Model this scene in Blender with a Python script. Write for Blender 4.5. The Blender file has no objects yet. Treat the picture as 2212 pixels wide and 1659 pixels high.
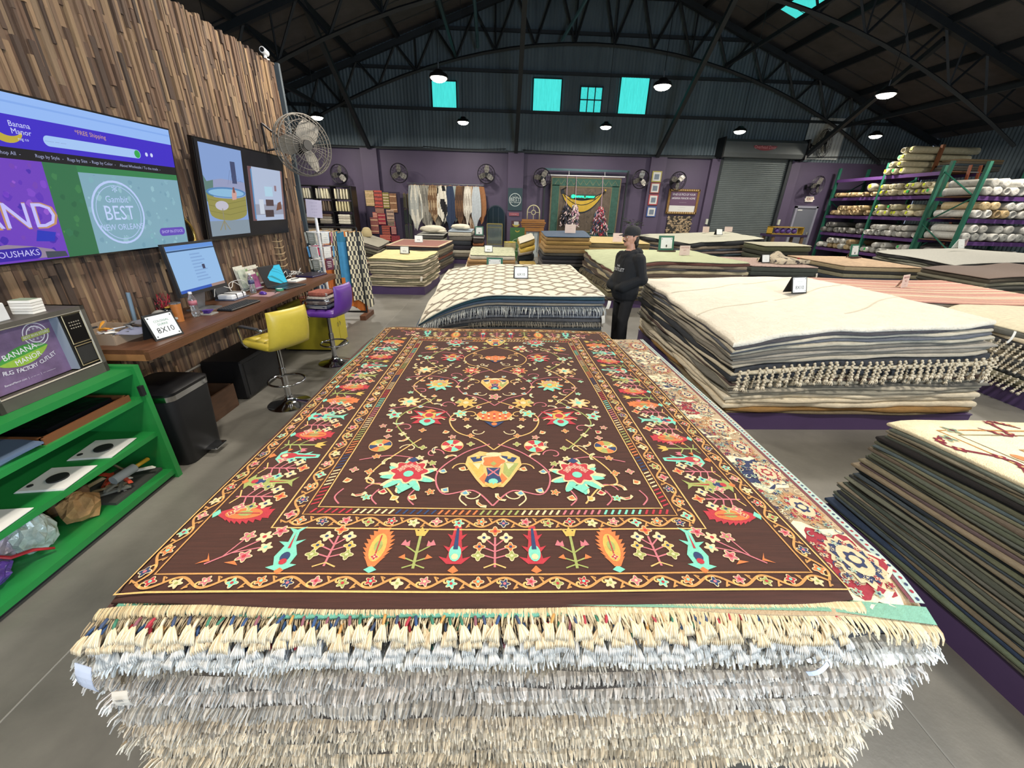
import bpy, bmesh, math, random
from mathutils import Vector, Matrix
import numpy as np

C = bpy.context.scene.collection
SC = bpy.context.scene
rnd = random.Random(11)
PI = math.pi
R = math.radians

# ------------------------------------------------------------------ camera
def camera():
    yaw, pitch, roll = R(2.15), R(24.1), R(1.5)
    f = Vector((math.sin(yaw)*math.cos(pitch), math.cos(yaw)*math.cos(pitch), -math.sin(pitch)))
    r = Vector((math.cos(yaw), -math.sin(yaw), 0))
    u = r.cross(f)
    r2 = r*math.cos(roll) + u*math.sin(roll)
    u2 = u*math.cos(roll) - r*math.sin(roll)
    cd = bpy.data.cameras.new('camera')
    cd.sensor_width = 36.0
    cd.lens = 36.0*850.0/2212.0
    cd.clip_start = 0.02
    cd.clip_end = 200
    o = bpy.data.objects.new('camera', cd)
    C.objects.link(o)
    m = Matrix.Identity(4)
    for i in range(3):
        m[i][0], m[i][1], m[i][2] = r2[i], u2[i], -f[i]
    m[2][3] = 1.9
    o.matrix_world = m
    SC.camera = o
camera()

# ------------------------------------------------------------------ light, world, exposure
w = bpy.data.worlds.new('world'); SC.world = w
w.use_nodes = True
w.node_tree.nodes['Background'].inputs[0].default_value = (0.62, 0.76, 1.0, 1)
w.node_tree.nodes['Background'].inputs[1].default_value = 0.6
vs = SC.view_settings
vs.view_transform = 'Standard'
vs.look = 'None'
vs.gamma = 1.0
vs.exposure = 0.28
vs.use_curve_mapping = False

def area_light(name, loc, target, sx, sy, power, col):
    d = bpy.data.lights.new(name, 'AREA')
    d.shape = 'RECTANGLE'; d.size = sx; d.size_y = sy
    d.energy = power; d.color = col
    o = bpy.data.objects.new(name, d); C.objects.link(o)
    o.location = loc
    o.rotation_euler = (Vector(target)-Vector(loc)).to_track_quat('-Z', 'Y').to_euler()
    return o
# daylight entering by the open loading doors in the wall behind the photographer
area_light('daylight_door', (3.7, -4.1, 1.85), (2.9, 4.0, 0.9), 2.9, 3.4, 520, (0.62, 0.79, 1.0))
LAMP_POWER = 125.0

# ------------------------------------------------------------------ colour and materials
def lin(c):
    return c/12.92 if c <= 0.04045 else ((c+0.055)/1.055)**2.4
def hx(h, a=1.0):
    h = h.lstrip('#')
    return tuple(lin(int(h[i:i+2], 16)/255) for i in (0, 2, 4)) + (a,)
_M = {}
def mat(name, col=None, rough=0.6, metal=0.0, var=0.0, scale=20.0, bump=0.0, bscale=60.0,
        emit=0.0, src=None, stretch=None, trans=0.0, alpha=1.0, coat=0.0, sheen=0.0, dark=None):
    """node material: a base colour (fixed, or from the object/face colour) with procedural variation and relief"""
    if name in _M: return _M[name]
    m = bpy.data.materials.new(name); m.use_nodes = True
    nt = m.node_tree; N = nt.nodes; L = nt.links
    b = N['Principled BSDF']
    b.inputs['Roughness'].default_value = rough
    b.inputs['Metallic'].default_value = metal
    if coat: b.inputs['Coat Weight'].default_value = coat
    if sheen: b.inputs['Sheen Weight'].default_value = sheen
    if trans: b.inputs['Transmission Weight'].default_value = trans
    if alpha < 1: b.inputs['Alpha'].default_value = alpha
    if isinstance(col, str): col = hx(col)
    out = None
    if src == 'object':
        n = N.new('ShaderNodeObjectInfo'); out = n.outputs['Color']
    elif src == 'face':
        n = N.new('ShaderNodeAttribute'); n.attribute_name = 'Col'; out = n.outputs['Color']
    else:
        n = N.new('ShaderNodeRGB'); n.outputs[0].default_value = col; out = n.outputs[0]
    tc = None
    def coords():
        nonlocal tc
        if tc is None:
            t = N.new('ShaderNodeTexCoord'); mp = N.new('ShaderNodeMapping')
            mp.inputs['Scale'].default_value = stretch or (1, 1, 1)
            L.new(t.outputs['Object'], mp.inputs['Vector']); tc = mp.outputs['Vector']
        return tc
    if var:
        no = N.new('ShaderNodeTexNoise'); no.inputs['Scale'].default_value = scale
        no.inputs['Detail'].default_value = 5; no.inputs['Roughness'].default_value = 0.65
        L.new(coords(), no.inputs['Vector'])
        mr = N.new('ShaderNodeMapRange')
        mr.inputs['From Min'].default_value = 0.25; mr.inputs['From Max'].default_value = 0.75
        mr.inputs['To Min'].default_value = 1-var; mr.inputs['To Max'].default_value = 1+var
        L.new(no.outputs['Fac'], mr.inputs['Value'])
        hs = N.new('ShaderNodeHueSaturation')
        L.new(mr.outputs['Result'], hs.inputs['Value']); L.new(out, hs.inputs['Color'])
        out = hs.outputs['Color']
        if dark:
            n2 = N.new('ShaderNodeTexNoise'); n2.inputs['Scale'].default_value = dark[1]
            n2.inputs['Detail'].default_value = 8; n2.inputs['Roughness'].default_value = 0.6
            L.new(coords(), n2.inputs['Vector'])
            rp = N.new('ShaderNodeValToRGB')
            rp.color_ramp.elements[0].position = dark[2]; rp.color_ramp.elements[1].position = dark[3]
            L.new(n2.outputs['Fac'], rp.inputs['Fac'])
            mx = N.new('ShaderNodeMix'); mx.data_type = 'RGBA'
            L.new(rp.outputs['Color'], mx.inputs['Factor'])
            L.new(out, mx.inputs[6]); mx.inputs[7].default_value = hx(dark[0])
            out = mx.outputs[2]
    L.new(out, b.inputs['Base Color'])
    if emit and src == 'face':
        L.remove(b.inputs['Base Color'].links[0]); b.inputs['Base Color'].default_value = (.01, .01, .012, 1)
    if emit:
        L.new(out, b.inputs['Emission Color']); b.inputs['Emission Strength'].default_value = emit
        if emit >= 0.5: b.inputs['Specular IOR Level'].default_value = 0.2
    if bump:
        n3 = N.new('ShaderNodeTexNoise'); n3.inputs['Scale'].default_value = bscale
        n3.inputs['Detail'].default_value = 3
        L.new(coords(), n3.inputs['Vector'])
        bp = N.new('ShaderNodeBump'); bp.inputs['Strength'].default_value = bump
        bp.inputs['Distance'].default_value = 0.01
        L.new(n3.outputs['Fac'], bp.inputs['Height']); L.new(bp.outputs['Normal'], b.inputs['Normal'])
    _M[name] = m
    return m

# ------------------------------------------------------------------ mesh collecting
_TXT = {}
def text_geo(s, size=1.0, align='CENTER'):
    k = (s, align)
    if k not in _TXT:
        cu = bpy.data.curves.new('lettering', 'FONT')
        cu.body = s; cu.align_x = align; cu.align_y = 'CENTER'; cu.resolution_u = 2
        ob = bpy.data.objects.new('lettering', cu)
        me = ob.to_mesh()
        V = [tuple(v.co) for v in me.vertices]; F = [tuple(p.vertices) for p in me.polygons]
        ob.to_mesh_clear(); bpy.data.objects.remove(ob); bpy.data.curves.remove(cu)
        _TXT[k] = (V, F)
    V, F = _TXT[k]
    return [(x*size, y*size, z*size) for x, y, z in V], F

class MB:
    def __init__(s):
        s.v = []; s.f = []; s.m = []; s.c = []; s.T = None; s.col = None; s.mi = 0
    def add(s, V, F, mi=None, col=None):
        o = len(s.v)
        if s.T is not None: V = [tuple(s.T @ Vector(p)) for p in V]
        s.v.extend(V)
        s.f.extend([tuple(i+o for i in f) for f in F])
        s.m.extend([s.mi if mi is None else mi]*len(F))
        s.c.extend([s.col if col is None else col]*len(F))
        return s
    def box(s, c, d, rz=0.0, mi=None, col=None, taper=1.0, rot=None):
        x, y, z = d[0]/2, d[1]/2, d[2]/2
        P = [(-x, -y, -z), (x, -y, -z), (x, y, -z), (-x, y, -z),
             (-x*taper, -y*taper, z), (x*taper, -y*taper, z), (x*taper, y*taper, z), (-x*taper, y*taper, z)]
        M = rot if rot is not None else Matrix.Rotation(rz, 3, 'Z')
        P = [tuple(M @ Vector(p) + Vector(c)) for p in P]
        return s.add(P, [(0, 3, 2, 1), (4, 5, 6, 7), (0, 1, 5, 4), (1, 2, 6, 5), (2, 3, 7, 6), (3, 0, 4, 7)], mi, col)
    def rbox(s, c, d, b=0.01, rz=0.0, mi=None, col=None, rot=None):
        """box with chamfered vertical and top edges"""
        x, y, z = d[0]/2, d[1]/2, d[2]/2
        def ring(hx_, hy_, zz, k):
            return [(-hx_+k, -hy_, zz), (hx_-k, -hy_, zz), (hx_, -hy_+k, zz), (hx_, hy_-k, zz),
                    (hx_-k, hy_, zz), (-hx_+k, hy_, zz), (-hx_, hy_-k, zz), (-hx_, -hy_+k, zz)]
        P = ring(x-b, y-b, -z, b*.6) + ring(x, y, -z+b, b) + ring(x, y, z-b, b) + ring(x-b, y-b, z, b*.6)
        F = [tuple(range(7, -1, -1)), tuple(range(24, 32))]
        for k in range(3):
            for i in range(8):
                j = (i+1) % 8
                F.append((k*8+i, k*8+j, k*8+8+j, k*8+8+i))
        M = rot if rot is not None else Matrix.Rotation(rz, 3, 'Z')
        P = [tuple(M @ Vector(p) + Vector(c)) for p in P]
        return s.add(P, F, mi, col)
    def tube(s, pts, r, n=8, mi=None, col=None, cap=True, closed=False, flat=1.0):
        pts = [Vector(p) for p in pts]; k = len(pts)
        rr = r if isinstance(r, (list, tuple)) else [r]*k
        V = []; F = []
        up = Vector((0, 0, 1)); px = None
        for i, p in enumerate(pts):
            if closed: d = pts[(i+1) % k]-pts[i-1]
            else: d = pts[min(i+1, k-1)]-pts[max(i-1, 0)]
            if d.length < 1e-9: d = Vector((0, 0, 1))
            d.normalize()
            if px is None:
                a = up if abs(d.z) < 0.9 else Vector((0, 1, 0))
                px = d.cross(a).normalized()
            else:
                px = (px-d*px.dot(d))
                px = px.normalized() if px.length > 1e-6 else d.orthogonal().normalized()
            py = d.cross(px)
            for j in range(n):
                a = 2*PI*j/n
                V.append(tuple(p+px*math.cos(a)*rr[i]+py*math.sin(a)*rr[i]*flat))
        for i in range(k if closed else k-1):
            i2 = (i+1) % k
            for j in range(n):
                j2 = (j+1) % n
                F.append((i*n+j, i*n+j2, i2*n+j2, i2*n+j))
        if cap and not closed:
            F.append(tuple(range(n-1, -1, -1))); F.append(tuple((k-1)*n+j for j in range(n)))
        return s.add(V, F, mi, col)
    def lathe(s, prof, c=(0, 0, 0), n=20, mi=None, col=None, rot=None, arc=None):
        V = []; F = []; k = len(prof)
        for r_, z in prof:
            for j in range(n):
                a = 2*PI*j/n
                p = Vector((r_*math.cos(a), r_*math.sin(a), z))
                if rot is not None: p = rot @ p
                V.append(tuple(p+Vector(c)))
        for i in range(k-1):
            for j in range(n):
                j2 = (j+1) % n
                F.append((i*n+j, i*n+j2, (i+1)*n+j2, (i+1)*n+j))
        if prof[0][0] > 1e-5: F.append(tuple(range(n-1, -1, -1)))
        if prof[-1][0] > 1e-5: F.append(tuple((k-1)*n+j for j in range(n)))
        return s.add(V, F, mi, col)
    def prism(s, out, z0, z1, mi=None, col=None, axis='z', at=0.0):
        """extrude a 2D outline; axis z: (x,y); y: outline in (x,z) extruded along y; x: outline in (y,z) along x"""
        n = len(out)
        def P(a, b, t):
            return (a, b, t) if axis == 'z' else ((a, t, b) if axis == 'y' else (t, a, b))
        V = [P(a, b, z0) for a, b in out]+[P(a, b, z1) for a, b in out]
        F = [tuple(range(n-1, -1, -1)), tuple(range(n, 2*n))]
        for i in range(n):
            j = (i+1) % n
            F.append((i, j, n+j, n+i))
        return s.add(V, F, mi, col)
    def poly(s, pts, mi=None, col=None):
        return s.add([tuple(p) for p in pts], [tuple(range(len(pts)))], mi, col)
    def text(s, t, size, M, mi=None, col=None, align='CENTER', sx=1.0):
        V, F = text_geo(t, size, align)
        return s.add([tuple(M @ Vector((x*sx, y, z))) for x, y, z in V], F, mi, col)
    def ball(s, c, r, n=10, mi=None, col=None, sc=(1, 1, 1), rot=None):
        k = max(4, n//2)
        prof = [(math.sin(PI*i/k), -math.cos(PI*i/k)) for i in range(k+1)]
        V = []; F = []
        for a, z in prof:
            for j in range(n):
                t = 2*PI*j/n
                p = Vector((a*math.cos(t)*r*sc[0], a*math.sin(t)*r*sc[1], z*r*sc[2]))
                if rot is not None: p = rot @ p
                V.append(tuple(p+Vector(c)))
        for i in range(k):
            for j in range(n):
                j2 = (j+1) % n
                F.append((i*n+j, i*n+j2, (i+1)*n+j2, (i+1)*n+j))
        return s.add(V, F, mi, col)
    def mesh(s, name, mats, smooth=False):
        me = bpy.data.meshes.new(name)
        me.from_pydata(s.v, [], s.f)
        if not isinstance(mats, (list, tuple)): mats = [mats]
        for m in mats: me.materials.append(m)
        if any(s.m): me.polygons.foreach_set('material_index', s.m)
        if any(c is not None for c in s.c):
            at = me.color_attributes.new('Col', 'FLOAT_COLOR', 'CORNER')
            arr = []
            for f, c in zip(s.f, s.c):
                arr.extend((c or (1, 1, 1, 1))*len(f))
            at.data.foreach_set('color', arr)
        if smooth is True: me.polygons.foreach_set('use_smooth', [True]*len(s.f))
        me.validate(); me.update()
        if smooth and smooth is not True:
            me.polygons.foreach_set('use_smooth', [True]*len(me.polygons))
            me.set_sharp_from_angle(angle=smooth)
        return me
    def build(s, name, mats, parent=None, smooth=False, world=False, color=None):
        """world=True: coordinates are in the room; the object's origin moves to its own base"""
        loc = None
        if world and s.v:
            if parent is not None:
                p = parent.location.copy(); q = parent
                while q.parent is not None:
                    q = q.parent; p += q.location
            else:
                a = np.array(s.v); lo, hi = a.min(0), a.max(0)
                p = Vector(((lo[0]+hi[0])/2, (lo[1]+hi[1])/2, lo[2])); loc = p
            s.v = [(x-p.x, y-p.y, z-p.z) for x, y, z in s.v]
        me = s.mesh(name, mats, smooth)
        o = bpy.data.objects.new(name, me); C.objects.link(o)
        if loc is not None: o.location = loc
        if parent is not None: o.parent = parent
        if color is not None: o.color = color
        return o

def tag(o, label=None, cat=None, group=None, kind=None):
    if label: o['label'] = label
    if cat: o['category'] = cat
    if group: o['group'] = group
    if kind: o['kind'] = kind
    return o
def thing(name, label, cat, loc=(0, 0, 0), rz=0.0, group=None):
    o = bpy.data.objects.new(name, None); C.objects.link(o)
    o.empty_display_size = 0.1
    o.location = loc; o.rotation_euler = (0, 0, rz)
    return tag(o, label, cat, group)
def dup(o, loc=None, rz=None, label=None, group=None, parent=None, rot=None):
    c = o.copy(); C.objects.link(c)
    if parent is not None: c.parent = parent
    if loc is not None: c.location = loc
    if rz is not None: c.rotation_euler = (0, 0, rz)
    if rot is not None: c.rotation_euler = rot
    if label: c['label'] = label
    if group: c['group'] = group
    for ch in o.children: dup(ch, parent=c)
    return c
def struct(name, mb, mats, smooth=False, label=None, parent=None, world=False):
    o = mb.build(name, mats, parent, smooth, world)
    if parent is None: tag(o, label, None, None, 'structure')
    return o
def lerp(a, b, t): return a+(b-a)*t
def sgn(x): return -1 if x < 0 else 1
ORD = ['first', 'second', 'third', 'fourth', 'fifth', 'sixth', 'seventh', 'eighth', 'ninth', 'tenth', 'eleventh', 'twelfth',
       'thirteenth', 'fourteenth', 'fifteenth', 'sixteenth', 'seventeenth', 'eighteenth', 'nineteenth', 'twentieth']
def ordinal(i):
    if i < 20: return ORD[i]
    t = ['twenty', 'thirty', 'forty', 'fifty'][(i+1)//10-2]
    u = (i+1) % 10
    return (t[:-1]+'ieth') if u == 0 else t+'-'+ORD[u-1]
# ------------------------------------------------------------------ room shell
XL, XR, YN, YF = -11.5, 18.5, -4.25, 19.0
RIDGE, RZ, SL = 3.5, 10.4, 0.36
def roofz(x): return RZ-SL*abs(x-RIDGE)
concrete = mat('concrete', '#75726a', rough=0.42, var=0.30, scale=0.9, bump=0.10, bscale=35, dark=('#3e3d3a', 0.55, 0.42, 0.78))
purple = mat('purple_paint', '#4c4158', rough=0.6, var=0.10, scale=1.2, bump=0.12, bscale=25)
purple_d = mat('purple_platform', '#45345a', rough=0.5, var=0.10, scale=3)
steel_wall = mat('corrugated_steel', '#5c6a70', rough=0.6, metal=0.15, var=0.30, scale=1.1, stretch=(1.6, 1, 0.12), dark=('#39434a', 2.2, 0.45, 0.8))
roof_m = mat('roof_deck', '#4a4644', rough=0.9, var=0.25, scale=1.5, bump=0.2, bscale=8)
dark_steel = mat('dark_steel', '#23282c', rough=0.6, metal=0.2, var=0.15, scale=4)
teal_glow = mat('daylit_fibreglass', '#46cfc9', rough=0.4, var=0.22, scale=26, stretch=(2, 1, .12), emit=.85)
black_m = mat('black_plastic', '#0c0c0d', rough=0.45)
grey_trim = mat('grey_trim', '#5d6266', rough=0.5, metal=0.3)

m = MB(); m.box(((XL+XR)/2, (YN+YF)/2, -0.1), (XR-XL, YF-YN, 0.2))
floor = struct('floor', m, concrete, label='grey polished concrete floor with stains and joints')
# saw-cut joints: shallow darker fillets lying in the slab
joint = mat('floor_joint', '#7d7b74', rough=0.8)
m = MB()
for x in (-1.95, 1.75, 6.9, 11.0): m.box((x, 8, 0.0006), (0.008, 22, 0.0012))
for y in (4.6, 8.4, 13.0): m.box((2, y, 0.0006), (22, 0.008, 0.0012))
m.build('control_joint', joint, floor)

# far wall: purple masonry below, corrugated steel above
m = MB(); m.box(((XL+9.3)/2, YF+0.1, 2.0), (9.3-XL, 0.2, 4.0)); m.box(((12.4+XR)/2, YF+0.1, 2.0), (XR-12.4, 0.2, 4.0))
wall_far = struct('wall_far', m, purple, label='purple painted masonry lower wall at the far end')
for x0, x1 in ((-5.8, -5.13), (0.3, 0.96), (6.34, 7.0), (8.95, 9.3), (12.42, 12.8)):
    m = MB(); m.box(((x0+x1)/2, YF-0.09, 2.0), (x1-x0, 0.18, 4.0)); m.build('pilaster', purple, wall_far)
m = MB(); m.box(((XL+9.1)/2, YF-0.06, 4.03), (9.1-XL, 0.16, 0.07)); m.build('ledge', dark_steel, wall_far)
m = MB()
for a, b, z, s in ((-8, -3.2, 4.09, .03), (-3.2, 0.2, 4.12, .05), (0.9, 9.0, 4.1, .04), (12.5, 18, 4.12, -.1)):
    m.tube([(lerp(a, b, t/8), YF-0.17, z-s*math.sin(PI*t/8)) for t in range(9)], 0.018, 6)
m.build('conduit', dark_steel, wall_far, smooth=True)

# corrugated gable: vertical waves, windows cut as separate panels in front
def corrugated(x0, x1, z0f, z1f, y, pitch=0.135, amp=0.022, seg=4):
    V = []; F = []
    n = int((x1-x0)/pitch*seg)
    for i in range(n+1):
        x = x0+(x1-x0)*i/n
        yy = y+amp*math.sin(2*PI*(x-x0)/pitch)
        V += [(x, yy, z0f(x)), (x, yy, z1f(x))]
    for i in range(n): F.append((2*i, 2*i+2, 2*i+3, 2*i+1))
    return V, F
m = MB(); m.add(*corrugated(XL, XR, lambda x: 4.0, lambda x: roofz(x)+0.05, YF+0.05))
m.add([(XL, YF+.12, 4), (XR, YF+.12, 4), (XR, YF+.12, roofz(XR)+.1), (RIDGE, YF+.12, RZ+.1), (XL, YF+.12, roofz(XL)+.1)], [(0, 1, 2, 3, 4)])
gable = struct('wall_gable', m, steel_wall, smooth=True, label='dark corrugated steel gable wall above the purple wall')
for z in (5.45, 6.75, 8.0, 9.1):
    h = (RZ-z)/SL-0.3
    m = MB(); m.box((RIDGE, YF-0.03, z), (min(2*h, XR-XL), 0.10, 0.10)); m.build('girt', dark_steel, gable)

# teal translucent panels and the small gridded window
def panel(n, x0, x1, z0, z1, skew=0.0):
    m = MB(); V, F = corrugated(x0, x1, lambda x: z0, lambda x: z1, YF-0.02, 0.10, 0.012, 4)
    m.add([(x+skew*(z-z0), y, z) for x, y, z in V], F)
    o = struct('window_%d' % n, m, teal_glow, smooth=True, label='glowing teal translucent panel in the corrugated gable wall')
    f = MB()
    for a, b in (((x0, z0), (x1, z0)), ((x1, z0), (x1, z1)), ((x1, z1), (x0, z1)), ((x0, z1), (x0, z0))):
        f.tube([(a[0]+skew*(a[1]-z0), YF-.04, a[1]), (b[0]+skew*(b[1]-z0), YF-.04, b[1])], 0.025, 4)
    f.build('window_frame', dark_steel, o)
    return o
panel(1, -2.76, -1.78, 5.43, 6.38)
panel(2, 1.24, 2.38, 5.47, 6.58)
panel(3, 4.7, 5.86, 5.48, 6.76)
m = MB(); m.box((3.58, YF+.06, 5.93), (0.9, 0.02, 0.88))
wn = struct('window_4', m, mat('window_reveal', '#1b2a2c', rough=.8), label='small six-pane window glowing teal between two panels')
frosted = mat('frosted_pane', '#40cdc8', rough=0.4, var=0.5, scale=34, emit=.8)
for i in range(3):
    for j in range(2):
        m = MB(); m.box((3.58+(i-1)*.293, YF+0.035, 5.93+(j-.5)*.43), (0.27, 0.02, 0.405)); m.build('pane', frosted, wn)
m = MB()
for i in range(4): m.box((3.58+(i-1.5)*.293, YF-.02, 5.93), (0.03, 0.07, 0.9))
for j in range(3): m.box((3.58, YF-.02, 5.93+(j-1)*.43), (0.91, 0.07, 0.03))
m.build('window_frame', dark_steel, wn)

# side and near walls
m = MB(); V, F = corrugated(YN, YF, lambda x: 0, lambda x: roofz(XL)+.05, 0); m.add([(XL+y, x, z) for x, y, z in V], F)
m.box((XL-.15, (YN+YF)/2, 2.6), (.2, YF-YN, 5.4))
struct('wall_left', m, steel_wall, smooth=True, label='corrugated steel side wall behind the office partition')
m = MB(); V, F = corrugated(YN, YF, lambda x: 0, lambda x: roofz(XR)+.05, 0); m.add([(XR+y, x, z) for x, y, z in V], F)
m.box((XR+.15, (YN+YF)/2, 2.6), (.2, YF-YN, 5.4))
struct('wall_right', m, steel_wall, smooth=True, label='corrugated steel side wall behind the pallet racks')
m = MB()
m.box(((XL+2.2)/2, YN-.1, 2.6), (2.2-XL, .2, 5.4)); m.box(((5.2+XR)/2, YN-.1, 2.6), (XR-5.2, .2, 5.4)); m.box((3.7, YN-.1, 4.5), (3.0, .2, 1.6))
m.prism([(XL, 5.1), (XR, 5.1), (XR, roofz(XR)+.1), (RIDGE, RZ+.1), (XL, roofz(XL)+.1)], YN-.2, YN, axis='y')
struct('wall_near', m, steel_wall, label='wall behind the photographer with an open loading doorway')

# roof: two pitched decks, purlins, trusses
ceil = MB()
for s in (-1, 1):
    x1 = XL if s < 0 else XR
    ceil.add([(RIDGE, YN, RZ), (RIDGE, YF+.1, RZ), (x1, YF+.1, roofz(x1)), (x1, YN, roofz(x1)),
              (RIDGE, YN, RZ+.12), (RIDGE, YF+.1, RZ+.12), (x1, YF+.1, roofz(x1)+.12), (x1, YN, roofz(x1)+.12)],
             [(0, 1, 2, 3) if s < 0 else (3, 2, 1, 0), (4, 7, 6, 5) if s < 0 else (5, 6, 7, 4), (0, 3, 7, 4), (1, 5, 6, 2), (2, 6, 7, 3)])
ceiling = struct('ceiling', ceil, roof_m, label='dark pitched roof deck of the warehouse')
for s in (-1, 1):
    for k in range(9):
        x = RIDGE+s*(0.6+k*1.7)
        m = MB(); m.box((x, (YN+YF)/2, roofz(x)-.11), (0.09, YF-YN, 0.2)); m.build('purlin', dark_steel, ceiling)
    # seams of the deck boards running down the slope
    m = MB()
    for k in range(14):
        y = 0.5+k*1.35
        a, b = RIDGE+s*.1, RIDGE+s*14.9
        m.tube([(a, y, roofz(a)-.012), (b, y, roofz(b)-.012)], 0.02, 4)
    m.build('deck_seam', dark_steel, ceiling)
for y0, y1, x0, x1 in ((15.5, 17.1, 9.35, 10.15),):
    m = MB(); m.add([(x0, y0, roofz(x0)-.02), (x0, y1, roofz(x0)-.02), (x1, y1, roofz(x1)-.02), (x1, y0, roofz(x1)-.02)], [(0, 1, 2, 3)])
    struct('window_5', m, teal_glow, label='teal skylight panel in the roof deck')

def chordz(x): return 7.62-0.0225*(x-RIDGE)**2
def truss(y, name='roof_truss'):
    t = thing('roof_truss', 'dark steel roof truss with arched bottom chord ' + name, 'truss', (RIDGE, y, 0), 0, 'roof trusses')
    m = MB()
    for s in (-1, 1):
        m.box((s*7.4, 0, RZ-.28-SL*7.4), (15.8, .16, .18), rot=Matrix.Rotation(s*math.atan(SL), 3, 'Y'))
    m.build('top_chord', dark_steel, t)
    m = MB(); xs = [-12.6+i*1.05 for i in range(25)]
    m.tube([(x, 0, chordz(x+RIDGE)) for x in xs], 0.06, 4); m.build('bottom_chord', dark_steel, t)
    k = 8; pts = []
    for s in (-1, 1):
        for i in range(k):
            xa = s*(i*1.5+.0); xb = s*(i*1.5+.75); xc = s*(i*1.5+1.5)
            zt = lambda x: RZ-.3-SL*abs(x)
            zb = lambda x: chordz(x+RIDGE)
            if zt(xb)-zb(xb) < 0.3: continue
            m = MB(); m.tube([(xb, 0, zb(xb)), (xa, 0, zt(xa))], 0.04, 4); m.build('web', dark_steel, t)
            m = MB(); m.tube([(xb, 0, zb(xb)), (xc, 0, zt(xc))], 0.04, 4); m.build('web', dark_steel, t)
            if i % 2 == 0:
                m = MB(); m.tube([(xb, 0, zb(xb)), (xb, 0, zt(xb))], 0.03, 4); m.build('web', dark_steel, t)
    return t
TR = [(18.72, 'against the gable wall'), (13.9, 'one bay in front of the gable wall'), (9.0, 'two bays in front of the gable wall')]
for y, nm in TR: truss(y, nm)
ties = ((-1.75, 7.06), (8.65, 7.0), (13.95, 5.2), (-6.9, 5.3))
for x, zz in ties:
    m = MB(); m.box((x, (18.7+4)/2, chordz(x)+.09), (0.09, 14.7, 0.12))
    tag(m.build('longitudinal_tie', dark_steel, world=True), 'long steel tie beam joining the bottom chords of the roof trusses', 'beam', 'tie beams between the trusses')
lite_steel = mat('worn_steel', '#3f5a60', rough=0.5, metal=0.3, var=0.2, scale=5)
for x, zt in ((-5.4, 6.9), (0.62, 7.5), (6.55, 7.7), (12.7, 6.6)):
    m = MB(); m.box((0, 0, 0), (.14, .14, math.hypot(4.7, zt-4.05)+.1), rot=(Vector((0, -4.7, zt-4.05)).to_track_quat('Z', 'X')).to_matrix())
    m.v = [(a+x, b+16.4, c+(zt+4.05)/2) for a, b, c in m.v]
    tag(m.build('knee_brace', dark_steel, world=True), 'slanting steel brace rising from the purple wall to the next truss', 'brace', 'knee braces on the far wall')
for a, b in (((2.2, 18.4, 7.6), (3.9, 14.2, 9.6)), ((-.9, 14.2, 8.6), (-.9, 18.4, 7.3))):
    m = MB(); m.tube([a, b], 0.06, 6)
    tag(m.build('diagonal_strut', lite_steel, world=True), 'pale teal steel strut slanting below the roof deck', 'strut', 'pale struts under the roof')

# ------------------------------------------------------------------ roller door, exit door
slat_m = mat('roller_slats', '#6c7474', rough=0.45, metal=0.35, var=0.12, scale=2)
t = MB(); n = 54
V = []; F = []
for i in range(n+1):
    z = 4.0*i/n
    for zz, yy in ((z, 0.0), (z+.035, -.022), (z+.055, -.022)):
        V += [(9.4, YF-.03+yy, zz), (12.3, YF-.03+yy, zz)]
for i in range(len(V)//2-1): F.append((2*i, 2*i+1, 2*i+3, 2*i+2))
t.add(V, F); t.box((10.85, YF+.06, 2), (3.0, .02, 4))
d1 = struct('door_1', t, slat_m, label='grey steel roller shutter door, closed')
for x in (9.36, 12.36):
    m = MB(); m.box((x, YF-.1, 2.0), (.14, .14, 4.1)); m.build('guide_rail', dark_steel, d1)
m = MB(); m.prism([(YF-.05, 4.05), (YF-.5, 4.05), (YF-.55, 4.2), (YF-.55, 4.6), (YF-.45, 4.7), (YF-.05, 4.7)], 9.15, 12.6, axis='x')
hood = m.build('hood', mat('shutter_hood', '#5a5f60', rough=.5, metal=.3, var=.1, scale=1.5), d1)
for x in (9.12, 12.63):
    m = MB(); m.box((x, YF-.3, 4.38), (.06, .62, .74)); m.build('end_plate', black_m, hood)
m = MB()
m.prism([(10.35+1.0*(.5+.5*math.cos(a))*1.0, 4.42+.09*math.sin(a)+.03*math.cos(2*a)) for a in [2*PI*i/20 for i in range(20)]], YF-.565, YF-.555, axis='y')
nb = m.build('name_plate', mat('maroon_plate', '#7a2f38', rough=.5), hood)
m = MB(); m.text('Overhead Door', .17, Matrix.Translation((10.85, YF-.57, 4.42)) @ Matrix.Rotation(PI/2, 4, 'X'), sx=.82)
m.build('lettering', mat('pale_red_print', '#c98a8c', rough=.5), hood)
for x, z in ((9.22, 1.55), (12.5, 1.6)):
    m = MB(); m.box((x, YF-.22, z), (.09, .07, .22)); m.build('switch_box', mat('pale_box', '#b9bcae', rough=.5), d1)
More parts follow.
